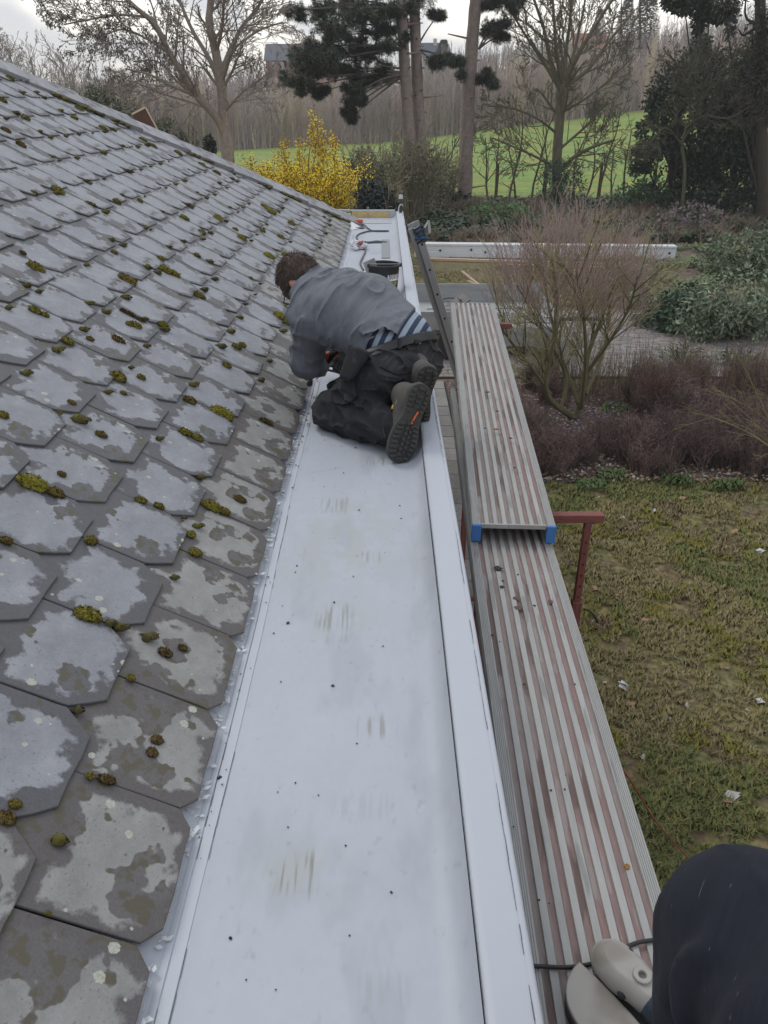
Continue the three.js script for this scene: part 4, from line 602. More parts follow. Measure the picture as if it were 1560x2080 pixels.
{
  const floor = GF, F = V(-.78, 0, -.62).normalize(), Rv = V(.62, 0, -.78).normalize(), Y = V(0, 1, 0);
  const P = (a, ...q) => { const r = a.clone(); for (let i = 0; i < q.length; i += 2) r.addScaledVector(q[i], q[i + 1]); return r; };
  // boots first: soles face back, toes tucked under
  function bootFrame(toe, heel, nrm) { const L = heel.clone().sub(toe).normalize(), N = nrm.clone().addScaledVector(L, -nrm.dot(L)).normalize(), Wd = L.clone().cross(N).normalize(); return { T: toe, L, N, W: Wd }; }
  const b1 = bootFrame(V(.053, floor + .012, -2.735), atZ(861, 779, -2.80), V(.32, .25, 1)), b2 = bootFrame(V(.125, floor + .012, -3.02), atZ(866, 774, -2.985), V(.30, .28, 1));
  const at = (f, l, n, w) => P(f.T, f.L, l, f.N, n, f.W, w);
  const ankL = atZ(803, 866, -2.87), ankR = at(b2, .19, -.115, -.01);
  const pel = atZ(800, 752, -3.2), hipL = atZ(768, 772, -3.10), hipR = atZ(835, 735, -3.32), kneeL = atZ(684, 838, -3.13), kneeR = atZ(705, 782, -3.5), W = atZ(806, 692, -3.28), C = atZ(722, 628, -3.42), S = atZ(672, 606, -3.5), N = atZ(650, 588, -3.55), Hc = atZ(610, 574, -3.57);
  const shL = atZ(632, 645, -3.35), shR = atZ(705, 585, -3.68), elL = atZ(624, 733, -3.46), wrL = atZ(650, 742, -3.58), elR = atZ(728, 668, -3.90), wrR = atZ(697, 707, -3.86);
  const root = thing('person', 'worker in grey sweater and black work trousers kneeling in the gutter', 'person', V(pel.x, floor, pel.z)), O = root.position;
  const add = (n, g, m, p = root) => { if (p === root) g.translate(-O.x, -O.y, -O.z); else g.translate(-O.x, -O.y, -O.z); return mesh(n, g, m, p); };
  const ax = C.clone().sub(W).normalize();
  const WL = P(W, Rv, -.085), WR = P(W, Rv, .085), CL = P(C, Rv, -.10), CR = P(C, Rv, .10), SL = P(S, Rv, -.10), SR = P(S, Rv, .11);
  const torso = q => [cap(WL, CL, .112 + q, .122 + q), cap(CL, SL, .122 + q, .098 + q), cap(WR, CR, .112 + q, .125 + q), cap(CR, SR, .125 + q, .10 + q), cap(W, C, .122 + q, .135 + q), cap(C, S, .135 + q, .112 + q)];
  const arms = q => [cap(SL, shL, .085 + q, .082 + q), cap(shL, elL, .080 + q, .066 + q), cap(elL, wrL, .066 + q, .046 + q), cap(SR, shR, .085 + q, .08 + q), cap(shR, elR, .078 + q, .066 + q), cap(elR, wrR, .064 + q, .045 + q)];
  // head frame
  const K = V(-.74, .38, -.50).normalize(), Fd0 = V(-.30, -.92, -.05), Fd = Fd0.addScaledVector(K, -Fd0.dot(K)).normalize(), Ea = K.clone().cross(Fd).normalize(); // Ea across the ears
  const hf = oriented(Hc, Ea, K, Fd), ell = (c, r) => { const m = Math.min(...r); return (u, v, w) => { const a = (u - c[0]) / r[0], b = (v - c[1]) / r[1], d = (w - c[2]) / r[2], l = Math.hypot(a, b, d); return (l - 1) * m * Math.min(1.6, Math.max(l, .6)); }; };
  const skull = ell([0, .015, -.012], [.077, .098, .096]), jaw = ell([0, -.07, .035], [.056, .06, .055]), nose = ell([0, -.025, .097], [.013, .022, .018]), brow = ell([0, .012, .078], [.05, .012, .014]), ear = s => ell([s * .079, -.025, -.008], [.011, .032, .02]);
  const eyeL = ell([.03, -.002, .093], [.013, .008, .012]), eyeR = ell([-.03, -.002, .093], [.013, .008, .012]), lips = ell([0, -.068, .086], [.022, .007, .008]);
  const headF = (x, y, z) => { const [u, v, w] = hf(x, y, z); let d = smin(skull(u, v, w), jaw(u, v, w), .04); d = smin(d, nose(u, v, w), .012); d = smin(d, brow(u, v, w), .012); d = smin(d, lips(u, v, w), .006); d = Math.max(d, -Math.min(eyeL(u, v, w), eyeR(u, v, w)) - .004); d = Math.min(d, smin(ear(1)(u, v, w), ear(-1)(u, v, w), .001)); return d; };
  const neckF = cap(N, P(Hc, K, -.06, Fd, -.01), .058, .056);
  const legs = q => [cap(hipL, hipR, .125 + q, .125 + q), cap(pel, W, .135 + q, .118 + q), cap(hipL, kneeL, .115 + q, .084 + q), cap(kneeL, P(kneeL, Y, -.005).lerp(ankL, .45), .084 + q, .080 + q), cap(P(kneeL, Y, -.005).lerp(ankL, .45), ankL, .080 + q, .064 + q), cap(hipR, kneeR, .115 + q, .084 + q), cap(kneeR, ankR, .084 + q, .066 + q)];
  const bodyIn = union([...torso(-.065), ...arms(-.03), ...legs(-.05), (x, y, z) => smin(neckF(x, y, z), headF(x, y, z) + .004, .015)], .03);
  { const [lo, hi] = bb([W, C, S, Hc, shL, shR, elL, elR, wrL, wrR, kneeL, kneeR, ankL, ankR, hipL, hipR], .17); const g1 = sdfMesh(bodyIn, lo, hi, .013); const [l2, h2] = bb([Hc], .16); const g2 = sdfMesh((x, y, z) => smin(headF(x, y, z), neckF(x, y, z), .02), l2, h2, .004); const b = new B(); b.geo(g1); b.geo(g2); add('body', b.build(), skinM); }
  // sweater: soft diagonal folds, cut off at the hem
  const hemN = ax.clone().addScaledVector(Rv, -.40).normalize(), H0 = atZ(800, 706, -3.22);
  const foldDir = V(.35, .55, .75).normalize(), fd2 = Rv.clone();
  const sweatBase = union([...torso(.0), ...arms(.0), cap(S, N, .095, .078), cap(N, P(N, K, .02), .078, .066)], .055);
  const sweat = (x, y, z) => {
    const d0 = sweatBase(x, y, z); if (d0 > .06 || d0 < -.06) return d0;
    const al = (x - W.x) * ax.x + (y - W.y) * ax.y + (z - W.z) * ax.z, ac = (x - W.x) * Rv.x + (z - W.z) * Rv.z;
    const wn = fb3(x * 7, y * 7, z * 7, 2, 31), ph = al * 92 - ac * 22 + wn * 11, rid = Math.pow(1 - Math.abs(2 * fb3(al * 17 - ac * 4 + wn, ac * 5 + 3, y * 6, 2, 37) - 1), 5);
    const side = ss(.02, -.14, ac), armm = ss(.10, -.02, Math.min(cap(shL, elL, .05, .05)(x, y, z), cap(elL, wrL, .05, .05)(x, y, z)));
    const ring = Math.pow(.5 + .5 * Math.sin(y * 75 + x * 30 + wn * 10), 2);
    const bunch = ss(.15, .0, al) * side;
    let d = d0 - .019 * rid * ss(.12, -.05, ac) * (1 - armm) - .014 * ring * armm - .02 * bunch * fb3(x * 22, y * 22, z * 22, 2, 33) - .006 * (fb3(x * 11, y * 11, z * 11, 2, 35) - .5);
    const hem = -((x - H0.x) * hemN.x + (y - H0.y) * hemN.y + (z - H0.z) * hemN.z) - .003 * Math.sin(ac * 40 + 1) * side;
    d = Math.max(d, hem); return d;
  };
  const [slo, shi] = bb([W, C, S, N, shL, shR, elL, elR, wrL, wrR], .16); const sg = sdfMesh(sweat, slo, shi, .007); const sweater = add('sweater', sg, knit);
  // ribbed hem and cuff bands are part of the knit; striped shirt shows between hem and belt
  const shirtB = union(torso(-.012), .05), bp = atZ(806, 706, -3.24), bN = ax.clone().addScaledVector(V(0, 1, 0), 1.1).addScaledVector(Rv, .16).normalize();
  const shirt = (x, y, z) => { const lo2 = -((x - bp.x) * bN.x + (y - bp.y) * bN.y + (z - bp.z) * bN.z) - .09, hi2 = ((x - H0.x) * hemN.x + (y - H0.y) * hemN.y + (z - H0.z) * hemN.z) - .16; return Math.max(shirtB(x, y, z) - .004 * fb3(x * 20, y * 20, z * 20, 2, 3), lo2, hi2); };
  { const g = sdfMesh(shirt, ...bb([W, WL, WR], .2), .007), p = g.attributes.position, u = g.attributes.uv; for (let i = 0; i < p.count; i++) { const h = (p.getX(i) - H0.x) * hemN.x + (p.getY(i) - H0.y) * hemN.y + (p.getZ(i) - H0.z) * hemN.z; u.setXY(i, h * 24 + 10.2, p.getX(i) * 8); } add('striped_shirt', g, mat([1, 1, 1], .9, { map: tex(64, 64, (s, t) => { const k = .8 + .4 * pf(s, t, 32, 2, 77); return (s < .5 ? [.03, .045, .085] : [.30, .36, .42]).map(v => v * k); }) })); }
  // trousers
  const legB = union(legs(0), .05), crease = (x, y, z) => { const n = fb3(x * 9, y * 9, z * 9, 2, 41), kk = ss(.16, .04, Math.hypot(x - kneeL.x - .06, y - kneeL.y - .02, z - kneeL.z)), a1 = ss(.2, .05, Math.hypot(x - ankL.x, y - ankL.y, z - ankL.z)); return .022 * kk * Math.pow(.5 + .5 * Math.sin((x + y) * 70 + n * 10), 2) + .024 * a1 * Math.pow(.5 + .5 * Math.sin((x * .8 - z * .5) * 60 + n * 9), 2) + .014 * (fb3(x * 13, y * 13, z * 13, 3, 43) - .5) + .020 * Math.pow(1 - Math.abs(2 * fb3(x * 8 + 4, y * 17 + x * 6, z * 8, 2, 45) - 1), 6); };
  const trous = (x, y, z) => { let d = legB(x, y, z); if (d > .06 || d < -.06) return d; d -= crease(x, y, z); const top = (x - bp.x) * bN.x + (y - bp.y) * bN.y + (z - bp.z) * bN.z; d = Math.max(d, top, floor + .004 - y); return d; };
  const [tlo, thi] = bb([W, hipL, hipR, kneeL, kneeR, ankL, ankR], .15); const trousers = add('trousers', sdfMesh(trous, tlo, thi, .007), drill);
  // pocket patches follow the cloth
  const patch = (c, x, y, z, sx, sy, sz, t) => { const f = oriented(c, x, y, z); return (a, b, d) => { const [u, v, w] = f(a, b, d); return Math.max(trous(a, b, d) - t, Math.abs(u) - sx, Math.abs(v) - sy - .012 * Math.cos(u * 40), Math.abs(w) - sz); }; };
  const pc = atZ(808, 742, -3.02), camR = V(1, 0, 0), camU = V(0, cT, -sT), camF = V(0, sT, cT), tilt = (a) => [V(Math.cos(a), 0, 0).addScaledVector(camU, Math.sin(a)), camU.clone().multiplyScalar(Math.cos(a)).addScaledVector(camR, -Math.sin(a))];
  { const [x, y] = tilt(-.06); add('back_pocket', sdfMesh(patch(pc, x, y, camF, .076, .03, .12, .006), ...bb([pc], .16), .006), drill, trousers); const [x2, y2] = tilt(.15); const c2 = atZ(700, 800, -3.05); add('thigh_pocket', sdfMesh(patch(c2, x2, y2, camF, .05, .04, .15, .012), ...bb([c2], .2), .007), drill, trousers); }
  // hanging holster pocket on the near hip
  { const c = atZ(716, 742, -3.03), [x, y] = tilt(-.46), f = oriented(c, x, y, camF.clone().applyAxisAngle(Y, -.5)); const hol = (a, b, d) => { const [u, v, w] = f(a, b, d), ww = .036 + .008 * (v / .06), q = Math.hypot(Math.max(Math.abs(u) - ww + .012, 0), Math.max(Math.abs(v) - .055, 0), Math.max(Math.abs(w - .02 * Math.cos(u * 20)) - .010, 0)) - .012; return Math.min(q, Math.hypot(Math.max(Math.abs(u) - ww + .006, 0), Math.max(Math.abs(v - .042) - .018, 0), Math.max(Math.abs(w - .012) - .016, 0)) - .008) - .003 * fb3(a * 30, b * 30, d * 30, 2, 5); }; add('holster_pocket', sdfMesh(hol, ...bb([c], .17), .006), drill, trousers); }
  // belt with keeper loops and a pale tab
  const shell = union([...torso(.004), ...legs(.004)], .05); const belt = (x, y, z) => { const h = (x - bp.x) * bN.x + (y - bp.y) * bN.y + (z - bp.z) * bN.z; return Math.max(shell(x, y, z) - .004, Math.abs(h + .004) - .020); };
  const beltM = mat([.016, .016, .018], .5); const bel = add('belt', sdfMesh(belt, ...bb([W, WL, WR], .2), .006), beltM);
  for (const [px, py] of [[812, 700], [852, 697]]) { const f = oriented(atZ(px, py, -3.1), V(1, 0, 0), camU, camF); add('belt_loop', sdfMesh((x, y, z) => { const [u, v, w] = f(x, y, z); return Math.max(belt(x, y, z) - .005, Math.abs(u) - (px > 830 ? .018 : .007), Math.abs(v) - .028); }, ...bb([atZ(px, py, -3.1)], .12), .005), drill, bel); }
  { const c = atZ(855, 696, -3.1), f = oriented(c, V(1, 0, 0), camU, camF); add('size_tab', sdfMesh((x, y, z) => { const [u, v, w] = f(x, y, z); return Math.max(belt(x, y, z) - .0075, Math.abs(u - .0) - .0032, Math.abs(v) - .012); }, ...bb([c], .09), .003), mat([.5, .5, .5], .7), bel); }
  // boots
  const rubber = mat([.05, .048, .045], .8, { bumpMap: grainTex, bumpScale: .001 }), upper = mat([.075, .07, .063], .75, { bumpMap: grainTex, bumpScale: .001 });
  [[b1, -1], [b2, -1]].forEach(([f, sd], bi) => {
    const M = new THREE.Matrix4().makeBasis(f.W, f.L, f.N).setPosition(f.T); const boot = sub('boot', root);
    const pts = [[-.012, -.004], [.022, 0], [.044, .022], [.054, .06], [.055, .10], [.048, .145], [.037, .18], [.036, .22], [.040, .26], [.034, .292], [.014, .309], [-.010, .309], [-.032, .295], [-.040, .262], [-.036, .22], [-.034, .18], [-.040, .14], [-.050, .10], [-.052, .06], [-.043, .02]].map(([x, y]) => V(x * (sd || 1), y, 0));
    const cv = new THREE.CatmullRomCurve3(pts, true).getPoints(80).map(p => new THREE.Vector2(p.x, p.y)), shp = new THREE.Shape(cv); const ge = new THREE.ExtrudeGeometry(shp, { depth: .022, bevelEnabled: true, bevelSize: .004, bevelThickness: .004, bevelSegments: 3 }); ge.translate(0, 0, -.026);
    const bs = new B(O); bs.geo(ge, M); bs.mesh('sole', rubber, boot);
    const lg = new B(O), half = (y) => { let lo = 9, hi = -9; for (let i = 0; i < cv.length; i++) { const a = cv[i], b = cv[(i + 1) % cv.length]; if ((a.y - y) * (b.y - y) <= 0 && a.y !== b.y) { const x = a.x + (b.x - a.x) * (y - a.y) / (b.y - a.y); lo = Math.min(lo, x); hi = Math.max(hi, x); } } return [lo, hi]; };
    const lug = (x, y, w, h, rot) => lg.box(V(x, y, .002).applyMatrix4(M), [w, h, .014], new THREE.Quaternion().setFromRotationMatrix(new THREE.Matrix4().extractRotation(M)).multiply(new THREE.Quaternion().setFromAxisAngle(V(0, 0, 1), rot)), .0022);
    for (let y = .018; y < .30; y += .019) { if (y > .165 && y < .205) continue; const [lo, hi] = half(y); const w = y > .2 ? .018 : .026; lug(lo + w * .55, y, w, .012, .25); lug(hi - w * .55, y, w, .012, -.25); }
    for (let y = .03; y < .16; y += .021) { lug(-.008, y, .014, .014, .78); lug(.010, y + .010, .012, .012, .78); }
    for (let i = 0; i < 7; i++) { const a = -1.2 + i * .4; lug(Math.sin(a) * .016, .075 + Math.cos(a) * .018, .004, .022, -a); }
    for (const y of [.225, .245, .265]) lug(0, y, .020, .010, 0);
    const hs = half(.29); lug(0, .294, .026, .010, 0); lug(0, .012, .03, .010, 0);
    lg.mesh('tread', rubber, boot);
    const os = new B(O), oq = []; for (let i = 0; i <= 10; i++) { const t = i / 10; oq.push(V(.004 + .010 * t * t, .155 + t * .052, .0048).applyMatrix4(M)); } for (let i = 0; i < 10; i++) os.bar(oq[i], oq[i + 1].clone().lerp(oq[i], -.1), .0075, .003, 0, f.N); os.mesh('orange_insert', mat([.62, .12, .04], .5), boot);
    const Q = (x, y, z) => V(x, y, z).applyMatrix4(M); const up = union([cap(Q(0, .045, -.05), Q(0, .10, -.055), .036, .042), cap(Q(0, .10, -.055), Q(0, .19, -.075), .042, .044), cap(Q(0, .20, -.06), Q(0, .265, -.06), .036, .036), cap(Q(0, .24, -.06), Q(0, .235, -.17), .044, .050), cap(Q(0, .14, -.07), Q(0, .225, -.15), .04, .045)], .03), [lo, hi] = bb([Q(0, 0, -.05), Q(0, .31, -.05), Q(0, .24, -.2)], .07), flat = oriented(f.T, f.W, f.L, f.N);
    const ug = sdfMesh((x, y, z) => { const [, , w] = flat(x, y, z); return Math.max(up(x, y, z) - .002 * fb3(x * 40, y * 40, z * 40, 2, 6), w + .022); }, lo, hi, .006); ug.translate(-O.x, -O.y, -O.z); mesh('upper', ug, upper, boot);
    const ey = new B(O); ey.tube([Q(-.048 * 1, .175, -.115), Q(-.047, .19, -.12)], .006, 8); ey.mesh('eyelet', mat([.55, .38, .06], .4, { metalness: .4 }), boot);
    if (!bi) { const lc = new B(O); lc.tube(curve([Q(-.05, .17, -.12), Q(-.065, .13, -.10), Q(-.07, .09, -.07), Q(-.062, .07, -.045)], 16), .003, 6); lc.mesh('lace', mat([.03, .03, .03], .8), boot); const cu = new B(O); cu.tube(curve([Q(-.042, .235, -.10), Q(-.046, .215, -.09), Q(-.046, .195, -.095)], 8), .005, 6); cu.mesh('collar_trim', mat([.48, .45, .36], .8), boot); }
  });
  // grass scrap and wear patch on the near shin
  { const p = atZ(765, 827, -2.98), g = new B(O), r = RNG(3); for (let i = 0; i < 60; i++) { const q = P(p, camR, (r() - .5) * .06, camU, (r() - .5) * .018, camF, .005 + r() * .012), d = V(r() - .5, r() - .5, r() * .4).multiplyScalar(.018); g.leaf(q, d, V(0, .0015, .001), camF); } tag(g.mesh('grass_scraps', mat([.10, .11, .035], 1), trousers), null, null, null, 'stuff'); }
  // hair: shell plus strands
  const hairN = K.clone().multiplyScalar(.55).addScaledVector(Fd, -.83).normalize(), hairShell = (x, y, z) => { const [u, v, w] = hf(x, y, z); const s = ell([0, .017, -.014], [.085, .106, .105])(u, v, w) - .012 * (fb3(x * 38, y * 38, z * 38, 2, 9) - .5); const line = -(v * .62 - w * .80 + .062); const earc = .028 - Math.hypot(Math.abs(u) - .085, v + .03, w - .0); return Math.max(s, line, earc); };
  const hairM = mat(0xffffff, .7, { map: tex(128, 128, (s, t) => { const a = pf(s, t, 32, 3, 171), k = .6 + .8 * a; return [.085 * k, .056 * k, .044 * k]; }, true, [8, 8]) });
  const hg = sdfMesh(hairShell, ...bb([Hc], .15), .0045); add('hair', hg, hairM);
  { const sb = new B(O), r = RNG(17), hp = hg.attributes.position, hn = hg.attributes.normal, crown = P(Hc.clone().sub(O), K, .07, Fd, -.06); for (let i = 0; i < 3600; i++) { const k = Math.floor(r() * hp.count), p = V().fromBufferAttribute(hp, k), n = V().fromBufferAttribute(hn, k); if (n.dot(hairN) < -.15) continue; const t = p.clone().sub(crown).addScaledVector(n, -p.clone().sub(crown).dot(n)).normalize().add(V(r() - .5, r() - .5, r() - .5).multiplyScalar(.9)).normalize(), L = .016 + r() * .016, a = p.clone().add(O).addScaledVector(n, -.002); sb.tube([a, a.clone().addScaledVector(t, L * .5).addScaledVector(n, .006), a.clone().addScaledVector(t, L).addScaledVector(n, .002 + .006 * r())], [.0013, .0011, .0003], 3, false); } tag(sb.mesh('hair_strands', hairM, root.children.find(c => c.name === 'hair')), null, null, null, 'stuff'); }
  // spectacle temple by the near ear
  { const q = (u, v, w) => P(Hc, Ea, u, K, v, Fd, w); const s = Math.sign(Ea.z); const b = new B(O); for (const e of [1, -1]) b.tube(curve([q(e * .083, -.005, -.01), q(e * .083, .0, .05), q(e * .07, .0, .10)], 8), .0025, 6); for (const e of [1, -1]) { const ring = []; for (let i = 0; i <= 20; i++) { const a = i / 20 * 6.283; ring.push(q(e * .033 + Math.cos(a) * .025, -.004 + Math.sin(a) * .019, .112)); } b.tube(ring, .002, 6); } b.mesh('spectacles', mat([.01, .01, .012], .4), root); }
  // lettering across the shoulders, too small to read
  { const cv = document.createElement('canvas'); cv.width = 512; cv.height = 96; const x = cv.getContext('2d'); x.clearRect(0, 0, 512, 96); x.lineCap = 'round'; const r = RNG(23); const stroke = (w, c) => { x.lineWidth = w; x.strokeStyle = c; const q = RNG(23); for (let i = 0; i < 12; i++) { x.beginPath(); const x0 = 24 + i * 39; x.moveTo(x0, 34 + q() * 24); for (let k = 0; k < 3; k++) x.quadraticCurveTo(x0 + q() * 34, 22 + q() * 50, x0 + 8 + q() * 24, 28 + q() * 40); x.stroke(); } }; stroke(26, '#0a0a0c'); stroke(9, '#dcdce0');
    const t = new THREE.CanvasTexture(cv); t.colorSpace = THREE.SRGBColorSpace; const p = atZ(708, 555, -3.46); sweater.updateMatrixWorld(true); root.updateMatrixWorld(true);
    const xd = atZ(726, 547, -3.5).sub(atZ(685, 570, -3.5)).normalize(), zd = V(0, 1, .25).addScaledVector(xd, -V(0, 1, .25).dot(xd)).normalize(), yd = zd.clone().cross(xd), e = new THREE.Euler().setFromRotationMatrix(new THREE.Matrix4().makeBasis(xd, yd, zd));
    const dg = new DecalGeometry(sweater, p, e, V(.13, .035, .25)); if (dg.attributes.position.count) { const dp = dg.attributes.position, dn = dg.attributes.normal; for (let i = 0; i < dp.count; i++) dp.setXYZ(i, dp.getX(i) - O.x + dn.getX(i) * .0012, dp.getY(i) - O.y + dn.getY(i) * .0012, dp.getZ(i) - O.z + dn.getZ(i) * .0012); mesh('back_print', dg, mat(0xffffff, .8, { map: t, transparent: true, polygonOffset: true, polygonOffsetFactor: -2 }), sweater); } }
  // gloved hands
  const hand = (name, w, d, n, curl, spread, mt, side) => {
    const x = d.clone().normalize(), nn = n.clone().addScaledVector(x, -n.dot(x)).normalize(), s = x.clone().cross(nn).multiplyScalar(side), q = (a, b, c) => P(w, x, a, s, b, nn, c), fs = [cap(q(-.03, 0, 0), q(.03, 0, .004), .032, .03)];
    for (let k = 0; k < 4; k++) { const o = (k - 1.5) * .021; fs.push(cap(q(.02, o * .8, 0), q(.085, o, .004), .016, .014)); }
    const palm = union(fs, .02), dig = [];
    const chain = (p0, dir, lens, r, c) => { let p = p0, dd = dir.clone(); const axis = s; const g = []; for (const L of lens) { const e = P(p, dd, L); g.push(cap(p, e, r, r * .93)); p = e; dd = dd.clone().applyAxisAngle(axis, c).normalize(); r *= .95; } return union(g, .004); };
    const sgn = nn.clone().applyAxisAngle(s, .3).dot(x) < 0 ? 1 : -1;
    for (let k = 0; k < 4; k++) { const o = (k - 1.5) * .021; dig.push(chain(q(.085, o, .004), x.clone().addScaledVector(s, (k - 1.5) * spread).addScaledVector(nn, -.25).normalize(), [[.038, .026, .02], [.043, .029, .022], [.040, .027, .022], [.031, .022, .018]][k], .0108 - (k === 3 ? .0012 : 0), curl * sgn)); }
    dig.push(chain(q(.015, -.028, -.006), x.clone().multiplyScalar(.6).addScaledVector(s, -.7).addScaledVector(nn, -.4).normalize(), [.042, .030, .022], .0122, curl * .35 * sgn));
    const all = (a, b, c) => { let m = palm(a, b, c); for (const f of dig) m = smin(m, f(a, b, c), .006); return m; };
    const [lo, hi] = bb([w, q(.2, 0, 0), q(.08, -.09, 0), q(.08, .06, 0), q(.1, 0, -.09), q(.1, 0, .05)], .04); return add(name, sdfMesh(all, lo, hi, .0042), mt);
  };
  const gb = mat([.016, .020, .018], .8), tool = atZ(667, 723, -3.56);
  hand('glove', wrL, tool.clone().sub(wrL).add(V(.02, .02, -.02)), V(-.2, .9, .3), .75, .06, gb, 1);
  const cb = P(wrL, tool.clone().sub(wrL).normalize(), .012); { const b = new B(O), pts = [], dd = tool.clone().sub(wrL).normalize(), e1 = dd.clone().cross(Y).normalize(), e2 = dd.clone().cross(e1); for (let i = 0; i <= 20; i++) { const a = i / 20 * 6.283; pts.push(P(cb, e1, Math.cos(a) * .037, e2, Math.sin(a) * .037)); } b.tube(pts, .008, 8); b.mesh('glove_cuff', mat([.012, .09, .07], .8), root); }
  hand('glove', wrR, V(-.05, -.12, .18).normalize(), V(.75, .6, .2), .65, .06, gb, -1);
  // red fingers of the far glove and the orange tool held between the hands
  const tg = thing('seam_roller', 'orange handled hand tool gripped by the kneeling worker', 'hand tool', tool), tb = new B(tool), dirT = V(.6, .15, -.25).normalize(); tb.tube([P(tool, dirT, -.06), P(tool, dirT, -.03), P(tool, dirT, .02), P(tool, dirT, .05)], [.016, .022, .022, .018], 12); tb.mesh('handle', mat([.60, .11, .035], .45), tg); const t2 = new B(tool); t2.tube([P(tool, dirT, -.06), P(tool, dirT, -.09, Y, -.035), P(tool, dirT, -.10, Y, -.09)], .006, 8); t2.tube([P(tool, dirT, -.10, Y, -.095, V(0, 0, 1), .02), P(tool, dirT, -.10, Y, -.095, V(0, 0, 1), -.02)], .014, 14); t2.mesh('roller', mat([.08, .08, .085], .5), tg);
}
// photographer's bent leg in dark denim
{
  const kn = V(.405, 3.285, -.528), hp = V(.425, 3.32, .16), an = V(.415, 2.80, -.40), g = thing('person', 'bent knee in dark navy denim of a person on the bottom plank', 'person', V(.415, 2.668, -.40)), O = g.position;
  const leg = q => union([cap(hp, kn, .118 + q, .088 + q), cap(kn, V(.41, 3.05, -.44), .088 + q, .078 + q), cap(V(.41, 3.05, -.44), an, .078 + q, .062 + q)], .03);
  const foot = union([cap(an, V(.415, 2.74, -.38), .05, .05), cap(V(.415, 2.735, -.35), V(.415, 2.725, -.56), .05, .042), cap(V(.415, 2.725, -.56), V(.415, 2.715, -.60), .044, .036)], .03);
  const bodyF = union([leg(-.014), foot], .03), bg = sdfMesh(bodyF, V(.2, 2.65, -.72), V(.62, 3.5, .34), .012); bg.translate(-O.x, -O.y, -O.z); mesh('body', bg, skinM, g);
  const L0 = leg(0), jf = (x, y, z) => { let d = L0(x, y, z); if (Math.abs(d) > .05) return d; const n = fb3(x * 9, y * 9, z * 9, 2, 51), kk = ss(.24, .05, Math.hypot(x - .31, y - 3.22, z + .42)); d -= .022 * Math.pow(.5 + .5 * Math.sin(z * 60 + y * 35 + n * 8), 2) * kk + .016 * (fb3(x * 12, y * 12, z * 12, 3, 53) - .5); const seam = Math.abs(x - .398 - .10 * (z + .4) * .4); d -= .0022 * ss(.006, .002, seam) * (y > 3.2 ? 1 : 0); return Math.max(d, 2.80 - y); };
  const dt = tex(512, 512, (s, t) => { const tw = Math.sin((s + t) * 512 * Math.PI * .5) * .5 + .5, a = pf(s, t, 128, 2, 181), b = pf(s, t, 6, 5, 182), l = hash3(Math.floor(s * 512), Math.floor(t * 512), 1, 6) > .9993 ? .16 : 0, k = .35 + .8 * tw * a + .5 * b; return [.0105 * k + l, .0135 * k + l, .0235 * k + l]; }, true, [2.5, 2.5]);
  const jg = sdfMesh(jf, V(.2, 2.75, -.68), V(.62, 3.5, .34), .0075); jg.translate(-O.x, -O.y, -O.z); mesh('jeans', jg, mat(0xffffff, .95, { map: dt, bumpMap: fineTex, bumpScale: .0015 }), g);
  const sf = sdfMesh((x, y, z) => Math.max(foot(x, y, z) - .008, 2.668 - y, y - 2.83), V(.3, 2.64, -.70), V(.53, 2.88, -.26), .007); sf.translate(-O.x, -O.y, -O.z); mesh('boot', sf, mat([.03, .028, .026], .7), g);
}

// ------------------------------------------------------------------ growing things: builders
const barkT = tex(128, 256, (s, t) => { const a = pf(s, t, 16, 4, 201), b = pn(s, (t * .25) % 1, 24, 202), k = .6 + .5 * a + .35 * b; return [k * .8, k * .8, k * .8]; });
const barkMat = (c, o = {}) => mat(c, .95, { map: barkT, bumpMap: grainTex, bumpScale: .01, ...o });
const leafMat = (o = {}) => mat([1, 1, 1], .75, { vertexColors: true, ...o });
function rotAround(d, ang, rnd) { const p = rv(rnd).cross(d).normalize(); return d.clone().applyAxisAngle(p, ang); }
function grow(b, p0, d0, L, r0, lvl, o, rnd, tips) {
  const n = Math.max(2, Math.min(9, Math.ceil(L / o.seg))), pts = [p0.clone()], rad = [r0], d = d0.clone(), p = p0.clone(), r1 = Math.max(o.min, r0 * (o.taper ?? .35));
  for (let i = 1; i <= n; i++) { d.add(rv(rnd).multiplyScalar(o.wob)).add(V(0, o.up * (o.upl ? o.upl[lvl] ?? 1 : 1), 0)).normalize(); p.addScaledVector(d, L / n); pts.push(p.clone()); rad.push(mix(r0, r1, i / n)); }
  const bb2 = o.split && lvl >= o.split ? o.twigs : b; bb2.tube(pts, rad, r0 > .04 ? 6 : r0 > .015 ? 4 : 3, false);
  if (tips) for (let i = 1; i <= n; i++) tips.push([pts[i], d.clone(), lvl]);
  if (lvl < o.lv) { const c = Math.round(o.cn[lvl] * (.7 + .6 * rnd())); for (let k = 0; k < c; k++) { const t = mix(o.t0 ?? .25, 1, (k + rnd()) / c), i = Math.min(n - 1, Math.floor(t * n)), q = pts[i].clone().lerp(pts[i + 1], t * n - i), dd = rotAround(pts[i + 1].clone().sub(pts[i]).normalize(), o.ang * (.7 + .6 * rnd()), rnd); grow(b, q, dd, L * o.lr * (1.15 - .6 * t) * (.7 + .6 * rnd()), Math.max(o.min, mix(r0, r1, t) * (o.rr ?? .55)), lvl + 1, o, rnd, tips); } }
}
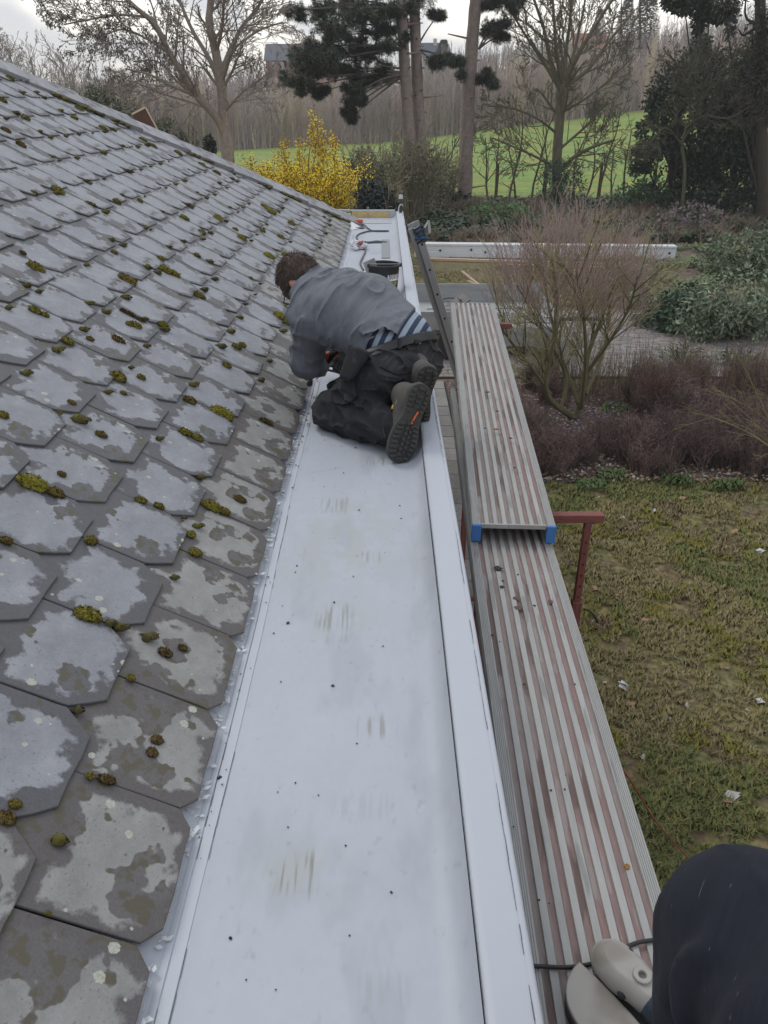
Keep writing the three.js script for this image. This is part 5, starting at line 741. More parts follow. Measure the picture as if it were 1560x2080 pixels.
// tree from limbs traced as directions from its own base plane; branches and twigs are grown
function limbTree(name, label, z, limbs, o, seed, bark, group, cat = 'tree') {
  const rnd = RNG(seed), base = atZ(limbs[0][0][0], limbs[0][0][1], z); base.y = Math.min(base.y, hgt(base.x, z)); const g = thing(name, label, cat, V(base.x, hgt(base.x, z), z), group), tb = new B(g.position), cb = new B(g.position), tips = [];
  limbs.forEach((lm, li) => {
    const ctl = lm.map(([px, py, w, dz = 0]) => { const q = atZ(px, py, z + dz); return [q, Math.max(.012, pxSize(z, w) / 2)]; }); if (li === 0) { const f = ctl[0]; if (f[0].y > g.position.y) ctl.unshift([V(f[0].x, g.position.y - .1, f[0].z), f[1] * 1.15]); }
    const cv = new THREE.CatmullRomCurve3(ctl.map(c => c[0])), N = Math.max(6, ctl.length * 4), pts = [], rad = []; for (let i = 0; i <= N; i++) { const t = i / N, f = t * (ctl.length - 1), k = Math.min(ctl.length - 2, Math.floor(f)); pts.push(cv.getPoint(t)); rad.push(mix(ctl[k][1], ctl[k + 1][1], f - k) * (1 + .08 * (rnd() - .5))); } tb.tube(pts, rad, 9);
    const cn = o.per ?? 9, t0 = li === 0 ? (o.trunkFrom ?? .5) : .15; for (let k = 0; k < cn; k++) { const t = mix(t0, 1, (k + rnd()) / cn), i = Math.min(N - 1, Math.floor(t * N)), d = pts[i + 1].clone().sub(pts[i]).normalize(), L = (o.len ?? 2.5) * (1.1 - .55 * t) * (.6 + .7 * rnd()); grow(tb, pts[i], rotAround(d, o.ang * (.8 + .5 * rnd()), rnd), L, Math.max(o.min, rad[i] * .38), 0, { ...o, split: o.split ?? 1, twigs: cb }, rnd, tips); }
  });
  tb.mesh('trunk', barkMat(bark), g); if (cb.p.length) cb.mesh('crown', mat(o.twigCol ?? bark.map(v => v * .75), .95), g); return { g, tips, rnd };
}
// leafy mass: lobed volume filled with leaves on stems
function leafMass(g, part, c, R, n, leaf, cols, seed, m, lobes = 9, hollow = .45) {
  const rnd = RNG(seed), b = new B(g.position), lb = []; b.col = [0, 0, 0]; for (let k = 0; k < lobes; k++) { const d = rv(rnd), s = .45 + .35 * rnd(); lb.push([V(d.x * R[0] * .6, d.y * R[1] * .6, d.z * R[2] * .6), s]); }
  for (let k = 0; k < n; k++) {
    const L = lb[Math.floor(rnd() * lobes)], d = rv(rnd), t = Math.cbrt(mix(hollow ** 3, 1, rnd())) * L[1], p = V(c.x + L[0].x + d.x * R[0] * t, c.y + L[0].y + d.y * R[1] * t, c.z + L[0].z + d.z * R[2] * t); if (fb3(p.x * 2.2 / leaf[2] + 9, p.y * 2.2 / leaf[2], p.z * 2.2 / leaf[2], 2, seed) < .42) continue;
    const ax = d.clone().multiplyScalar(.7).add(rv(rnd).multiplyScalar(.9)).add(V(0, leaf[3] ?? -.2, 0)).normalize(), s = .6 + .8 * rnd(), nn = rv(rnd).cross(ax).normalize(); if (nn.y < 0) nn.negate(); const q = cols[Math.floor(rnd() * cols.length)], k2 = .75 + .5 * rnd(); b.col = q.map(v => v * k2); const w = nn.clone().cross(ax).multiplyScalar(leaf[1] * s); b.leaf(p, ax.multiplyScalar(leaf[0] * s), w, nn);
  }
  return b.mesh(part, m ?? leafMat({ roughness: .55 }), g);
}
function shrub(name, label, pos, R, n, leaf, cols, seed, group, cat = 'shrub', stems = 9, hollow) {
  const g = thing(name, label, cat, pos, group), rnd = RNG(seed), b = new B(pos), o = { seg: .3, wob: .16, up: .05, lv: 1, cn: [4], lr: .55, ang: .6, min: .006 }; for (let k = 0; k < stems; k++) { const a = rnd() * 6.28, d = V(Math.cos(a) * R[0] * .5, R[1] * 1.2, Math.sin(a) * R[2] * .5).normalize(); grow(b, pos.clone().add(V(Math.cos(a) * .08, 0, Math.sin(a) * .08)), d, R[1] * 1.5, .02, 0, o, rnd); }
  b.mesh('stems', mat([.055, .043, .03], .95), g); leafMass(g, 'foliage', V(pos.x, pos.y + R[1] * .95, pos.z), R, n, leaf, cols, seed + 1, null, 13, hollow ?? .72); return g;
}
function instanced(name, geo, m, list, label, cat, parent = scene) { // list of [pos, scale, rotY, color, tilt]
  const I = new THREE.InstancedMesh(geo, m, list.length), M = new THREE.Matrix4(), q = new THREE.Quaternion(), e = new THREE.Euler(), c = new THREE.Color(); list.forEach(([p, s, r, col, ti], i) => { e.set(ti ? ti[0] : 0, r, ti ? ti[1] : 0); q.setFromEuler(e); M.compose(p, q, typeof s === 'number' ? V(s, s, s) : s); I.setMatrixAt(i, M); if (col) I.setColorAt(i, c.setRGB(...col)); }); I.name = parent === scene ? numbered(name) : name; parent.add(I); tag(I, label, cat, null, 'stuff'); return I;
}

// ------------------------------------------------------------------ lawn cover
{
  const rnd = RNG(301), tb = new B(); for (let k = 0; k < 11; k++) { const a = rnd() * 6.28, l = .018 + rnd() * .03, lean = .35 + rnd() * 1.1, d = V(Math.cos(a) * lean, 1, Math.sin(a) * lean).normalize().multiplyScalar(l), o = V((rnd() - .5) * .03, 0, (rnd() - .5) * .03), w = V(-Math.sin(a), 0, Math.cos(a)).multiplyScalar(.0016 + .001 * rnd()); tb.leaf(o, d, w, V(0, 1, 0)); }
  const tg = tb.build(), list = [], cols = [[.20, .20, .055], [.165, .185, .06], [.24, .21, .08], [.29, .24, .12], [.14, .16, .05], [.23, .20, .035], [.19, .14, .07]];
  for (let k = 0; k < 95000; k++) { const x = .98 + rnd() * 6, z = -1.4 - rnd() * 7.05, n = fb2(x * 1.1 + 5, z * 1.1, 4, 8), n2 = fb2(x * 4, z * 4, 3, 9); if (n2 < .33 || (n < .38 && rnd() < .6)) continue; const n4 = fb2(x * 2.2 + 40, z * 2.2, 3, 14), q = n > .58 ? cols[rnd() < .35 ? 1 : rnd() < .4 ? 0 : rnd() < .5 ? 4 : 2] : n4 > .52 ? cols[2 + Math.floor(rnd() * 2)] : n4 < .42 ? cols[rnd() < .6 ? 6 : 3] : cols[rnd() < .5 ? 0 : 5], v = .65 + .5 * rnd(); list.push([V(x, .02, z), (.45 + rnd() * 1.0) * (.7 + 1.0 * n2), rnd() * 6.28, q.map(c => c * v), [(rnd() - .5) * .5, (rnd() - .5) * .5]]); }
  for (let k = 0; k < 9000; k++) { const x = -1 + rnd() * 8.5, z = -17.6 - rnd() * 7.6; if (fb2(x, z, 3, 11) < .42) continue; const q = cols[Math.floor(rnd() * 7)], v = .6 + .6 * rnd(); list.push([V(x, .02, z), 1 + rnd(), rnd() * 6.28, q.map(c => c * v)]); }
  instanced('grass', tg, mat([1, 1, 1], .9), list, 'short mossy grass with bare patches on the lawn', 'grass');
  // clover and weeds
  const wb = new B(); for (let k = 0; k < 7; k++) { const a = k * .9, d = V(Math.cos(a), .35, Math.sin(a)).multiplyScalar(.022); wb.leaf(V(0, .004, 0), d, V(-d.z, 0, d.x).multiplyScalar(.45), V(0, 1, 0)); } const wl = []; for (let k = 0; k < 1500; k++) { const x = 1 + rnd() * 5.5, z = -2 - rnd() * 6.5; if (fb2(x * 1.5, z * 1.5, 3, 21) < .56) continue; wl.push([V(x, .024, z), .5 + rnd() * .7, rnd() * 6.28, [.07 + .05 * rnd(), .10 + .05 * rnd(), .03]]); } instanced('lawn_weeds', wb.build(), mat([1, 1, 1], .8), wl, 'small clover like weeds among the lawn grass', 'weeds');
  // fallen leaves
  const fl = new B(); fl.leaf(V(-.03, .004, 0), V(.06, .006, 0), V(0, .010, .02), V(0, 1, 0)); fl.leaf(V(-.025, .006, .004), V(.05, .012, .01), V(.004, -.006, .017), V(0, 1, 0)); const ll = [], lc = [[.30, .20, .12], [.42, .36, .28], [.22, .13, .07], [.50, .47, .42], [.36, .22, .12], [.28, .22, .17]];
  for (let k = 0; k < 240; k++) ll.push([V(1 + rnd() * 5.6, .03, -1.8 - rnd() * 6.5), .35 + rnd() * .75, rnd() * 6.28, lc[Math.floor(rnd() * 6)], [(rnd() - .5) * .7, (rnd() - .5) * .7]]);
  for (let k = 0; k < 3000; k++) ll.push([V(1.05 + rnd() * 6.5, .05 + rnd() * .03, -8.35 - rnd() * rnd() * 3.8), .4 + rnd() * .7, rnd() * 6.28, lc[Math.floor(rnd() * 6)].map(v => v * .8), [(rnd() - .5) * .9, (rnd() - .5) * .9]]);
  for (let k = 0; k < 1500; k++) { const x = 1 + rnd() * 14; ll.push([V(x, .055, (rnd() < .5 ? -12.5 : -15) - rnd() * (rnd() < .4 ? 9 : 3)), .5 + rnd() * .8, rnd() * 6.28, lc[Math.floor(rnd() * 6)].map(v => v * .85), [(rnd() - .5) * .8, (rnd() - .5) * .8]]); }
  for (const [px, py] of [[1210, 1198], [1490, 1080], [1330, 1040], [1265, 1055], [1385, 1013], [1545, 1120], [1265, 1395], [1280, 1430], [1480, 1635], [1485, 1615], [1545, 1425], [1255, 1215], [1310, 1260]]) ll.push([onY(px, py, .035), 1.5 + rnd() * .6, rnd() * 6.28, [[.5, .5, .48], [.36, .22, .13]][Math.floor(rnd() * 2)], [.2, .3]]);
  instanced('fallen_leaves', fl.build(), mat([1, 1, 1], .85), ll, 'scattered dry leaves on lawn, bed and drive', 'leaves');
}
// dead heather and stalks in the bed
{
  const rnd = RNG(311), mk = (n, h, sp, tw) => { const b = new B(); for (let k = 0; k < n; k++) { const a = rnd() * 6.28, d = V(Math.cos(a) * sp, 1, Math.sin(a) * sp).normalize(), p = V((rnd() - .5) * .1, 0, (rnd() - .5) * .1), L = h * (.6 + .6 * rnd()), q = [p, p.clone().addScaledVector(d, L * .5).add(rv(rnd).multiplyScalar(.02)), p.clone().addScaledVector(d, L).add(rv(rnd).multiplyScalar(.04))]; b.tube(q, [.003, .0025, .0012], 3, false); for (let t = 0; t < tw; t++) { const s = q[1].clone().lerp(q[2], rnd()), e = s.clone().add(rv(rnd).multiplyScalar(.05)).add(V(0, .03, 0)); b.tube([s, e], [.0018, .0008], 3, false); } } return b.build(); };
  const heath = mk(9, .30, .35, 5), tall = mk(3, .62, .12, 5), L1 = [], L2 = [], c1 = [[.19, .128, .112], [.14, .092, .083], [.25, .185, .16], [.11, .078, .07]];
  for (let k = 0; k < 9000; k++) { const x = 1.05 + rnd() * 7, z = -8.5 - rnd() * 3.5, den = fb2(x * 1.2, z * 1.2, 3, 31); if (den < (z < -9.9 ? .58 : .44)) continue; const v = .7 + .6 * rnd(); L1.push([V(x, .03, z), (.5 + rnd() * .9) * (.7 + .8 * den), rnd() * 6.28, c1[Math.floor(rnd() * 4)].map(c => c * v), [(rnd() - .5) * .5, (rnd() - .5) * .5]]); }
  for (let k = 0; k < 700; k++) { const x = 2.6 + rnd() * 6, z = -10.9 - rnd() * 1.3; L2.push([V(x, .03, z), .7 + rnd() * .6, rnd() * 6.28, [[.11, .07, .06], [.18, .115, .09], [.20, .17, .09]][Math.floor(rnd() * 3)], [(rnd() - .5) * .3, (rnd() - .5) * .3]]); }
  instanced('dead_heather', heath, mat([1, 1, 1], 1), L1, 'purplish brown dead heather filling the flower bed', 'heather'); instanced('dry_stalks', tall, mat([1, 1, 1], 1), L2, 'tall dry flower stalks along the drive edge', 'stalks');
  const fb = new B(); for (let k = 0; k < 5; k++) { const a = k * 1.257, d = V(Math.cos(a), .2, Math.sin(a)).multiplyScalar(.014); fb.leaf(V(0, .1, 0), d, V(-d.z, 0, d.x).multiplyScalar(.45), V(0, 1, 0)); } const fl = []; for (let k = 0; k < 90; k++) { const p = onY(1060 + rnd() * 190, 815 + rnd() * 75, 0); fl.push([p, .8 + rnd() * .7, rnd() * 6, [.32, .32, .55]]); } instanced('spring_flowers', fb.build(), mat([1, 1, 1], .8), fl, 'tiny pale blue spring flowers below the bare shrub', 'flowers');
  const gl = new B(); gl.col = [0, 0, 0]; for (let k = 0; k < 1500; k++) { const s = [[1200, 985], [1375, 975], [1100, 860], [1250, 830], [1480, 985], [1240, 965]][k % 6], p = onY(s[0] + (rnd() - .5) * 60, s[1] + (rnd() - .5) * 18, .05 + rnd() * .05), d = V(rnd() - .5, .3 + rnd() * .5, rnd() - .5).normalize().multiplyScalar(.05), v = .6 + .7 * rnd(); gl.col = [.07 * v, .12 * v, .03 * v]; gl.leaf(p, d, V(-d.z, 0, d.x).multiplyScalar(.4), V(0, 1, 0)); } tag(gl.mesh('bed_greenery', leafMat(), scene), 'small bright green weeds sprouting in the flower bed', 'weeds', null, 'stuff');
}
// reddish twig clumps in the bed
for (const [px, py, h, s] of [[1325, 850, .62, 1], [1420, 830, .42, 2], [1110, 760, .4, 5]]) { const p = onY(px, py, .03), g = thing('twig_clump', ['dark red brown twig clump in the middle of the bed', 'short dark dead perennial clump by the drive edge', 'low brown clump under the bare shrub'][[1, 2, 5].indexOf(s)], 'shrub', p), b = new B(p), rnd = RNG(320 + s); for (let k = 0; k < 90; k++) { const a = rnd() * 6.28; grow(b, p.clone().add(V(Math.cos(a) * .05, 0, Math.sin(a) * .05)), V(Math.cos(a) * .4 * rnd(), 1, Math.sin(a) * .4 * rnd()).normalize(), h * (.6 + .5 * rnd()), .006, 0, { seg: .12, wob: .12, up: .02, lv: 1, cn: [4], lr: .4, ang: .5, min: .0025 }, rnd); } b.mesh('twigs', mat([.14, .07, .055], 1), g); }

// big bare shrub by the drive
{
  const base = onY(1168, 850, .03), g = thing('bare_shrub', 'large bare spreading shrub with reddish twig tips beside the drive', 'shrub', base), rnd = RNG(333), b = new B(base), tw = new B(base), fine = new B(base);
  const o = { seg: .22, wob: .13, up: .035, lv: 3, cn: [9, 7, 5], lr: .52, ang: .62, min: .0032, t0: .22, rr: .55, taper: .45, split: 2, twigs: tw, upl: [1, 1.2, 2.4, 3] };
  const dep = 1562 / (-base.z / .93) ; const to = (px, py, dz) => atZ(px, py, base.z + dz);
  for (const [pts, r] of [[[[1168, 850, 0], [1120, 815, .1], [1108, 780, .2], [1125, 690, .25], [1130, 600, .15], [1120, 520, 0]], .05], [[[1168, 850, 0], [1185, 790, -.1], [1195, 720, -.15], [1225, 640, -.3], [1250, 560, -.4]], .045], [[[1140, 830, 0], [1150, 770, -.2], [1120, 700, -.3], [1085, 640, -.5], [1050, 580, -.5]], .032], [[[1180, 830, 0], [1190, 740, .3], [1185, 640, .5], [1170, 550, .6]], .035], [[[1190, 760, -.1], [1240, 690, .2], [1280, 620, .4], [1295, 560, .5]], .028], [[[1118, 800, .1], [1075, 740, .4], [1035, 690, .6], [1000, 640, .6]], .026], [[[1175, 820, 0], [1140, 720, -.5], [1110, 600, -.9], [1100, 520, -1.1]], .03], [[[1190, 800, -.1], [1230, 700, -.7], [1240, 580, -1.0]], .03]]) {
    const c = new THREE.CatmullRomCurve3(pts.map(p => to(...p))).getPoints(16); b.tube(c, c.map((_, i) => mix(r, r * .35, i / 16)), 7); for (let k = 0; k < 11; k++) { const i = 4 + Math.floor(rnd() * 12), d = c[i + 1 > 16 ? 16 : i + 1].clone().sub(c[i - 1]).normalize(); grow(b, c[i], rotAround(d, .5 + .35 * rnd(), rnd), .62 * (.7 + .6 * rnd()), .011, 1, o, rnd, null); }
  }
  for (let k = 0; k < 600; k++) { const a = rnd() * 6.28, rr = Math.sqrt(rnd()), x = base.x - .22 + Math.cos(a) * rr * 1.0, z = base.z - .2 + Math.sin(a) * rr * .95, y = mix(2.35, 1.75, rr * rr) * (.72 + .36 * rnd()), p = V(x, y, z), d = V(Math.cos(a) * rr * .55 + (rnd() - .5) * .4, 1, Math.sin(a) * rr * .55 + (rnd() - .5) * .4).normalize(); grow(fine, p, d, .28 + .5 * rnd(), .0048, 0, { seg: .13, wob: .12, up: .03, lv: 1, cn: [3], lr: .5, ang: .5, min: .0026 }, rnd); }
  b.mesh('branches', barkMat([.17, .15, .075]), g); tw.mesh('twigs', mat([.31, .275, .135], .95), g); fine.mesh('shoots', mat([.38, .28, .25], .95), g);
}
// arching green shoots at the right edge of the bed
{ const base = onY(1630, 985, .03), g = thing('arching_shrub', 'thin arching olive green shoots leaning over the bed', 'shrub', base), rnd = RNG(341), b = new B(base); for (let k = 0; k < 8; k++) { const d = V(-.8 - .6 * rnd(), 1.4 + rnd(), (rnd() - .5) * 1.2).normalize(); grow(b, base.clone().add(V((rnd() - .5) * .3, 0, (rnd() - .5) * .3)), d, 1.3 + rnd() * .9, .008, 0, { seg: .22, wob: .09, up: -.07, lv: 2, cn: [4, 2], lr: .4, ang: .5, min: .003 }, rnd); } b.mesh('shoots', mat([.20, .18, .08], .95), g); }

// evergreen shrubs right of the drive
const G1 = [[.045, .085, .04], [.06, .11, .05], [.035, .07, .035]], G2 = [[.19, .235, .15], [.15, .195, .115], [.24, .275, .19], [.12, .16, .09]], G3 = [[.10, .13, .06], [.13, .15, .075], [.08, .11, .05]];
shrub('rhododendron', 'rounded dark green glossy shrub just across the drive', onY(1355, 668, 0), [.62, .42, .5], 4200, [.10, .028, 1], G1, 351, 'evergreen shrubs across the drive');
shrub('laurel_shrub', 'pale green leafy shrub, the tallest across the drive', onY(1490, 690, 0), [1.0, .62, .7], 6000, [.10, .022, 1], G2, 353, 'evergreen shrubs across the drive', 'shrub', 14);
shrub('laurel_shrub', 'low pale green shrub between dark dome and tall shrub', onY(1420, 690, 0), [.5, .28, .4], 2600, [.09, .022, 1], G2, 355, 'evergreen shrubs across the drive');
shrub('laurel_shrub', 'grey green shrub behind the tall pale one, near the white beam end', onY(1520, 560, 0), [1.15, .55, .8], 5500, [.11, .024, 1], G2.concat(G3), 357, 'evergreen shrubs across the drive', 'shrub', 14);
shrub('euphorbia', 'small grey green sprig growing at the drive edge', onY(1500, 745, 0), [.45, .22, .3], 700, [.07, .016, 1], G2, 359);
shrub('euphorbia', 'sparse grey green sprigs leaning across the drive', onY(1385, 735, 0), [.5, .2, .3], 420, [.06, .014, 1], G2, 361);
shrub('purple_shrub', 'low purplish leaved shrub behind the white beam end', onY(1380, 478, 0), [1.3, .5, .7], 1600, [.13, .045, 1], [[.15, .10, .125], [.20, .15, .165], [.11, .13, .07]], 363);
shrub('bright_shrub', 'bright green low shrub in front of the single pine', onY(1012, 455, 0), [1.1, .45, .8], 2000, [.12, .03, 1], [[.10, .19, .06], [.13, .22, .08]], 365);
shrub('holly_bush', 'glossy mid green bush at the foot of the dark evergreens', onY(1300, 432, 0), [1.1, .62, .8], 2600, [.12, .04, 1], [[.06, .14, .055], [.08, .16, .07]], 367);
shrub('young_conifer', 'dark green young conifer in front of the pollarded tree', onY(1130, 425, 0), [.85, .95, .8], 5200, [.14, .02, 1], G1, 369, null, 'conifer', 8);
// ground cover between beam and fence
{ const rnd = RNG(371), lb = new B(); for (let k = 0; k < 9; k++) { const a = rnd() * 6.28, d = V(Math.cos(a), .5 * rnd(), Math.sin(a)).multiplyScalar(.10); lb.leaf(V((rnd() - .5) * .25, .03 + rnd() * .12, (rnd() - .5) * .25), d, V(-d.z, .2 * (rnd() - .5), d.x).multiplyScalar(.42), V(0, 1, 0)); } const L = []; for (let k = 0; k < 9000; k++) { const z = -26.2 - rnd() * 12, x = -4 + rnd() * 26, n = fb2(x * .6, z * .6, 3, 41); if (n < .4) continue; const v = .6 + .7 * rnd(), q = [[.07, .105, .055], [.095, .13, .06], [.13, .12, .065], [.075, .11, .065]][Math.floor(n * 7 + rnd()) % 4]; L.push([V(x, .02, z), .8 + rnd() * .9, rnd() * 6.28, q.map(c => c * v)]); } for (let k = 0; k < 2600; k++) { const p = onY(1240 + rnd() * 330, 500 + rnd() * 180, 0); if (fb2(p.x, p.z, 3, 44) < .48) continue; L.push([p, .5 + rnd() * .5, rnd() * 6.28, [.12, .16, .07]]); } instanced('ground_ivy', lb.build(), mat([1, 1, 1], .6), L, 'dark ivy ground cover below the trees along the fence', 'ivy');
  const br = new B(); for (let k = 0; k < 12; k++) { const a = rnd() * 6.28; br.tube([V(0, 0, 0), V(Math.cos(a) * .12, .2 + .1 * rnd(), Math.sin(a) * .12), V(Math.cos(a) * .3, .28 + .14 * rnd(), Math.sin(a) * .3)], [.006, .005, .003], 3, false); } const R = []; for (let k = 0; k < 1800; k++) { const z = -25.8 - rnd() * 12, x = -3 + rnd() * 24; if (fb2(x * .5 + 9, z * .5, 3, 47) < .5) continue; R.push([V(x, .02, z), .7 + rnd() * .9, rnd() * 6.28, [[.22, .17, .12], [.17, .14, .09], [.27, .21, .155]][Math.floor(rnd() * 3)]]); } instanced('undergrowth', br.build(), mat([1, 1, 1], 1), R, 'brown bramble undergrowth among the ivy', 'undergrowth');
}
// ------------------------------------------------------------------ things on the grass beyond the drive
{
  const a = onY(842, 521, .02), c = onY(1368, 527, .02), d = c.clone().sub(a), L = d.length(), mid = a.clone().lerp(c, .5), ang = Math.atan2(-d.z, d.x), g = thing('white_beam', 'long white metal clad beam lying on the grass', 'beam', V(mid.x, 0, mid.z)); g.rotation.y = ang;
  const wm = mat([.68, .70, .72], .5, { bumpMap: grainTex, bumpScale: .002 }); for (const [k, x0, x1] of [[0, -L / 2, -L * .12], [1, -L * .12 + .004, L * .2], [2, L * .2 + .004, L / 2]]) { mesh('lower_panel', new RoundedBoxGeometry(x1 - x0, .17, .34, 2, .012).translate((x0 + x1) / 2, .115, 0), wm, g); mesh('upper_panel', new RoundedBoxGeometry(x1 - x0, .15, .31, 2, .012).translate((x0 + x1) / 2, .277, -.012), wm, g); mesh('top_panel', new RoundedBoxGeometry(x1 - x0, .06, .33, 2, .01).translate((x0 + x1) / 2, .384, -.004), wm, g); } for (const x of [-.40, -.28, -.225, .0, .12, .27, .475]) mesh('bolt', new THREE.CylinderGeometry(.032, .032, .03, 10).rotateX(Math.PI / 2).translate(x * L, .21 + .05 * Math.sin(x * 40), .165), darkM, g); mesh('red_sticker', new THREE.BoxGeometry(.22, .05, .004).translate(L / 2 - .25, .07, .173), mat([.45, .25, .24], .7), g); for (const x of [-.3, .3]) mesh('bearer', new THREE.BoxGeometry(.1, .05, .5).translate(x * L, .02, 0), mat([.2, .14, .09], .9), g);
  const wood = k => mat(lin(.50 * k, .36 * k, .25 * k), .85, { bumpMap: grainTex, bumpScale: .002 }); const bd = (label, p, q, w, h, k, y = .0) => { const A = onY(...p, 0), C = onY(...q, 0), m = A.clone().lerp(C, .5), t = thing('timber_board', label, 'board', V(m.x, 0, m.z), 'loose boards on the grass'), b = new B(t.position); b.bar(A.setY(.03 + h / 2 + y), C.setY(.03 + h / 2 + y), w, h, .004); b.mesh('board', wood(k), t); };
  bd('long pale board lying in front of the white beam', [850, 530], [1320, 545], .14, .07, 1.05); bd('thin pale board alongside the longest board', [1010, 541], [1300, 549], .1, .04, .95); bd('short board sticking out behind the white beam', [843, 497], [883, 494], .16, .05, .9); bd('short batten pointing at the bare shrub', [938, 556], [978, 588], .07, .05, .85); bd('shorter batten beside the pointing batten', [950, 575], [985, 590], .07, .04, .8);
}
// flatbed trailer behind the planks
{
  const z0 = -13.5, z1 = -15.35, x0 = .62, x1 = 3.05, g = thing('trailer', 'grey flatbed trailer with metal bars parked on the drive', 'trailer', V((x0 + x1) / 2, 0, (z0 + z1) / 2)), o = g.position, gm = mat(0xffffff, .65, { map: tex(128, 128, (s, t) => { const k = .75 + .4 * pf(s, t, 6, 5, 211); return [.33 * k, .335 * k, .335 * k]; }) }), dk = mat([.03, .03, .032], .8);
  const bx = (n, a, b, m, r = .01) => { const q = new B(o); q.box(V((a[0] + b[0]) / 2, (a[1] + b[1]) / 2, (a[2] + b[2]) / 2), [b[0] - a[0], b[1] - a[1], Math.abs(b[2] - a[2])], null, r); return q.mesh(n, m, g); };
  bx('bed', [x0, .55, z1], [x1, .60, z0], gm); bx('side_board', [x0 - .02, .60, z1 - .03], [x1 + .02, .95, z1], gm); bx('side_board', [x0 + 1.0, .24, z0], [x1 + .02, .59, z0 + .03], gm); bx('side_board', [x0 - .02, .50, z0 + .005], [x0 + .72, .86, z0 + .035], gm); bx('end_board', [x1, .60, z1], [x1 + .03, .80, z0], gm); bx('frame', [x0, .44, z1 + .2], [x1, .54, z0 - .2], dk); bx('mudguard', [x0 + .25, .50, z0 + .04], [x0 + 1.05, .54, z0 + .24], dk);
  for (const [x, z] of [[x0 + .62, z0 + .12], [x0 + .62, z1 - .14]]) { const w = sub('wheel', g); const t = new B(o); t.geo(new THREE.TorusGeometry(.21, .085, 14, 36), new THREE.Matrix4().makeTranslation(x, .30, z)); t.mesh('tyre', dk, w); const r = new B(o); r.geo(new THREE.CylinderGeometry(.16, .16, .10, 24).rotateX(Math.PI / 2), new THREE.Matrix4().makeTranslation(x, .30, z)); r.mesh('rim', mat([.3, .3, .3], .5), w); }
  bx('drawbar', [x1, .46, -14.46], [x1 + 1.0, .53, -14.39], dk); const jw = new B(o); jw.tube([V(x1 + .9, .05, -14.42), V(x1 + .9, .5, -14.42)], .03, 10); jw.mesh('jockey_post', dk, g);
  const rnd = RNG(381); for (let k = 0; k < 6; k++) { const y = .62 + .035 * (k % 3), z = -13.75 - k * .13, t = thing('metal_bar', ['bare metal bar on the trailer bed, first from the open side', 'second metal bar on the trailer bed from the open side', 'third metal bar on the trailer bed from the open side', 'fourth metal bar on the trailer bed from the open side', 'fifth metal bar on the trailer bed from the open side', 'metal bar on the trailer bed closest to the tall side board'][k], 'metal bar', V(1.9, y, z), 'metal bars on the trailer'), b = new B(t.position); b.bar(V(.7 + rnd() * .3, y, z), V(2.8 + rnd() * .5, y, z - .1 + rnd() * .2), .045, .03, .004); b.mesh('bar', mat([.4, .41, .42], .5, { metalness: .3 }), t); }
  const pl = thing('metal_plate', 'crumpled dark scrap leaning on the trailer bed', 'scrap', V(1.35, .6, -14.6)), pb = new B(pl.position); pb.box(V(1.35, .72, -14.6), [.5, .03, .3], new THREE.Euler(.3, .4, .5)); pb.box(V(1.45, .76, -14.5), [.03, .3, .2], new THREE.Euler(.2, .2, .4)); pb.mesh('scrap_sheet', mat([.12, .11, .11], .6), pl); const cab = new B(); cab.tube(curve([V(1.0, .64, -14.9), V(1.15, .78, -14.85), V(1.4, .75, -14.9), V(1.3, .64, -14.7), V(1.05, .66, -14.75)], 30), .018, 8); tag(cab.mesh('coiled_hose', mat([.12, .125, .13], .6), scene), 'grey hose coiled on the trailer bed', 'hose');
}

// ------------------------------------------------------------------ fence line and hedge stems
{
  const g = thing('wire_fence', 'wire fence on mossy wooden posts along the meadow', 'fence', V(4, 0, -38)), o = g.position, pm = barkMat([.13, .115, .045]), xs = [-9, -5.5, -2, 1.5];
  const P = [[780, 418], [870, 417], [1013, 416], [1110, 415], [1222, 414], [1330, 413], [1450, 412]].map(([x, y]) => onY(x, y, 0)); P.unshift(V(-6, 0, -38), V(-11, 0, -38)); for (const p of P) { const b = new B(o); b.tube([V(p.x, -.1, -38), V(p.x + .02, 1.05, -38), V(p.x + .01, 1.62, -38)], [.075, .07, .065], 8); b.mesh('post', pm, g); }
  for (let k = 0; k < 6; k++) { const b = new B(o); b.tube([V(-11, .2 + k * .23, -37.93), V(4, .18 + k * .23, -37.93), V(18, .2 + k * .23, -37.93)], .0035, 3); b.mesh('wire', mat([.12, .11, .10], .7), g); }
  const xs2 = [880, 897, 915, 990, 1000, 1030, 1048, 1075, 1098, 1165, 1185, 1205, 1240, 1262, 1290, 1312]; xs2.forEach((px, i) => {
    const p = onY(px, 414, 0); p.z = -37.2 + (i % 3) * .3; const t = thing('hedge_sapling', 'crooked bare hedge sapling along the wire fence', 'sapling', V(p.x, 0, p.z), 'bare hedge saplings along the fence'), rnd = RNG(400 + i), b = new B(t.position); const H = 2.2 + rnd() * 1.7; grow(b, V(p.x, 0, p.z), V((rnd() - .5) * .2, 1, 0).normalize(), H, .055, 0, { seg: .42, wob: .17, up: .06, lv: 2, cn: [7, 3], lr: .36, ang: .75, min: .012, t0: .2 }, rnd); b.mesh('stem', barkMat([.17, .145, .09]), t);
  });
}
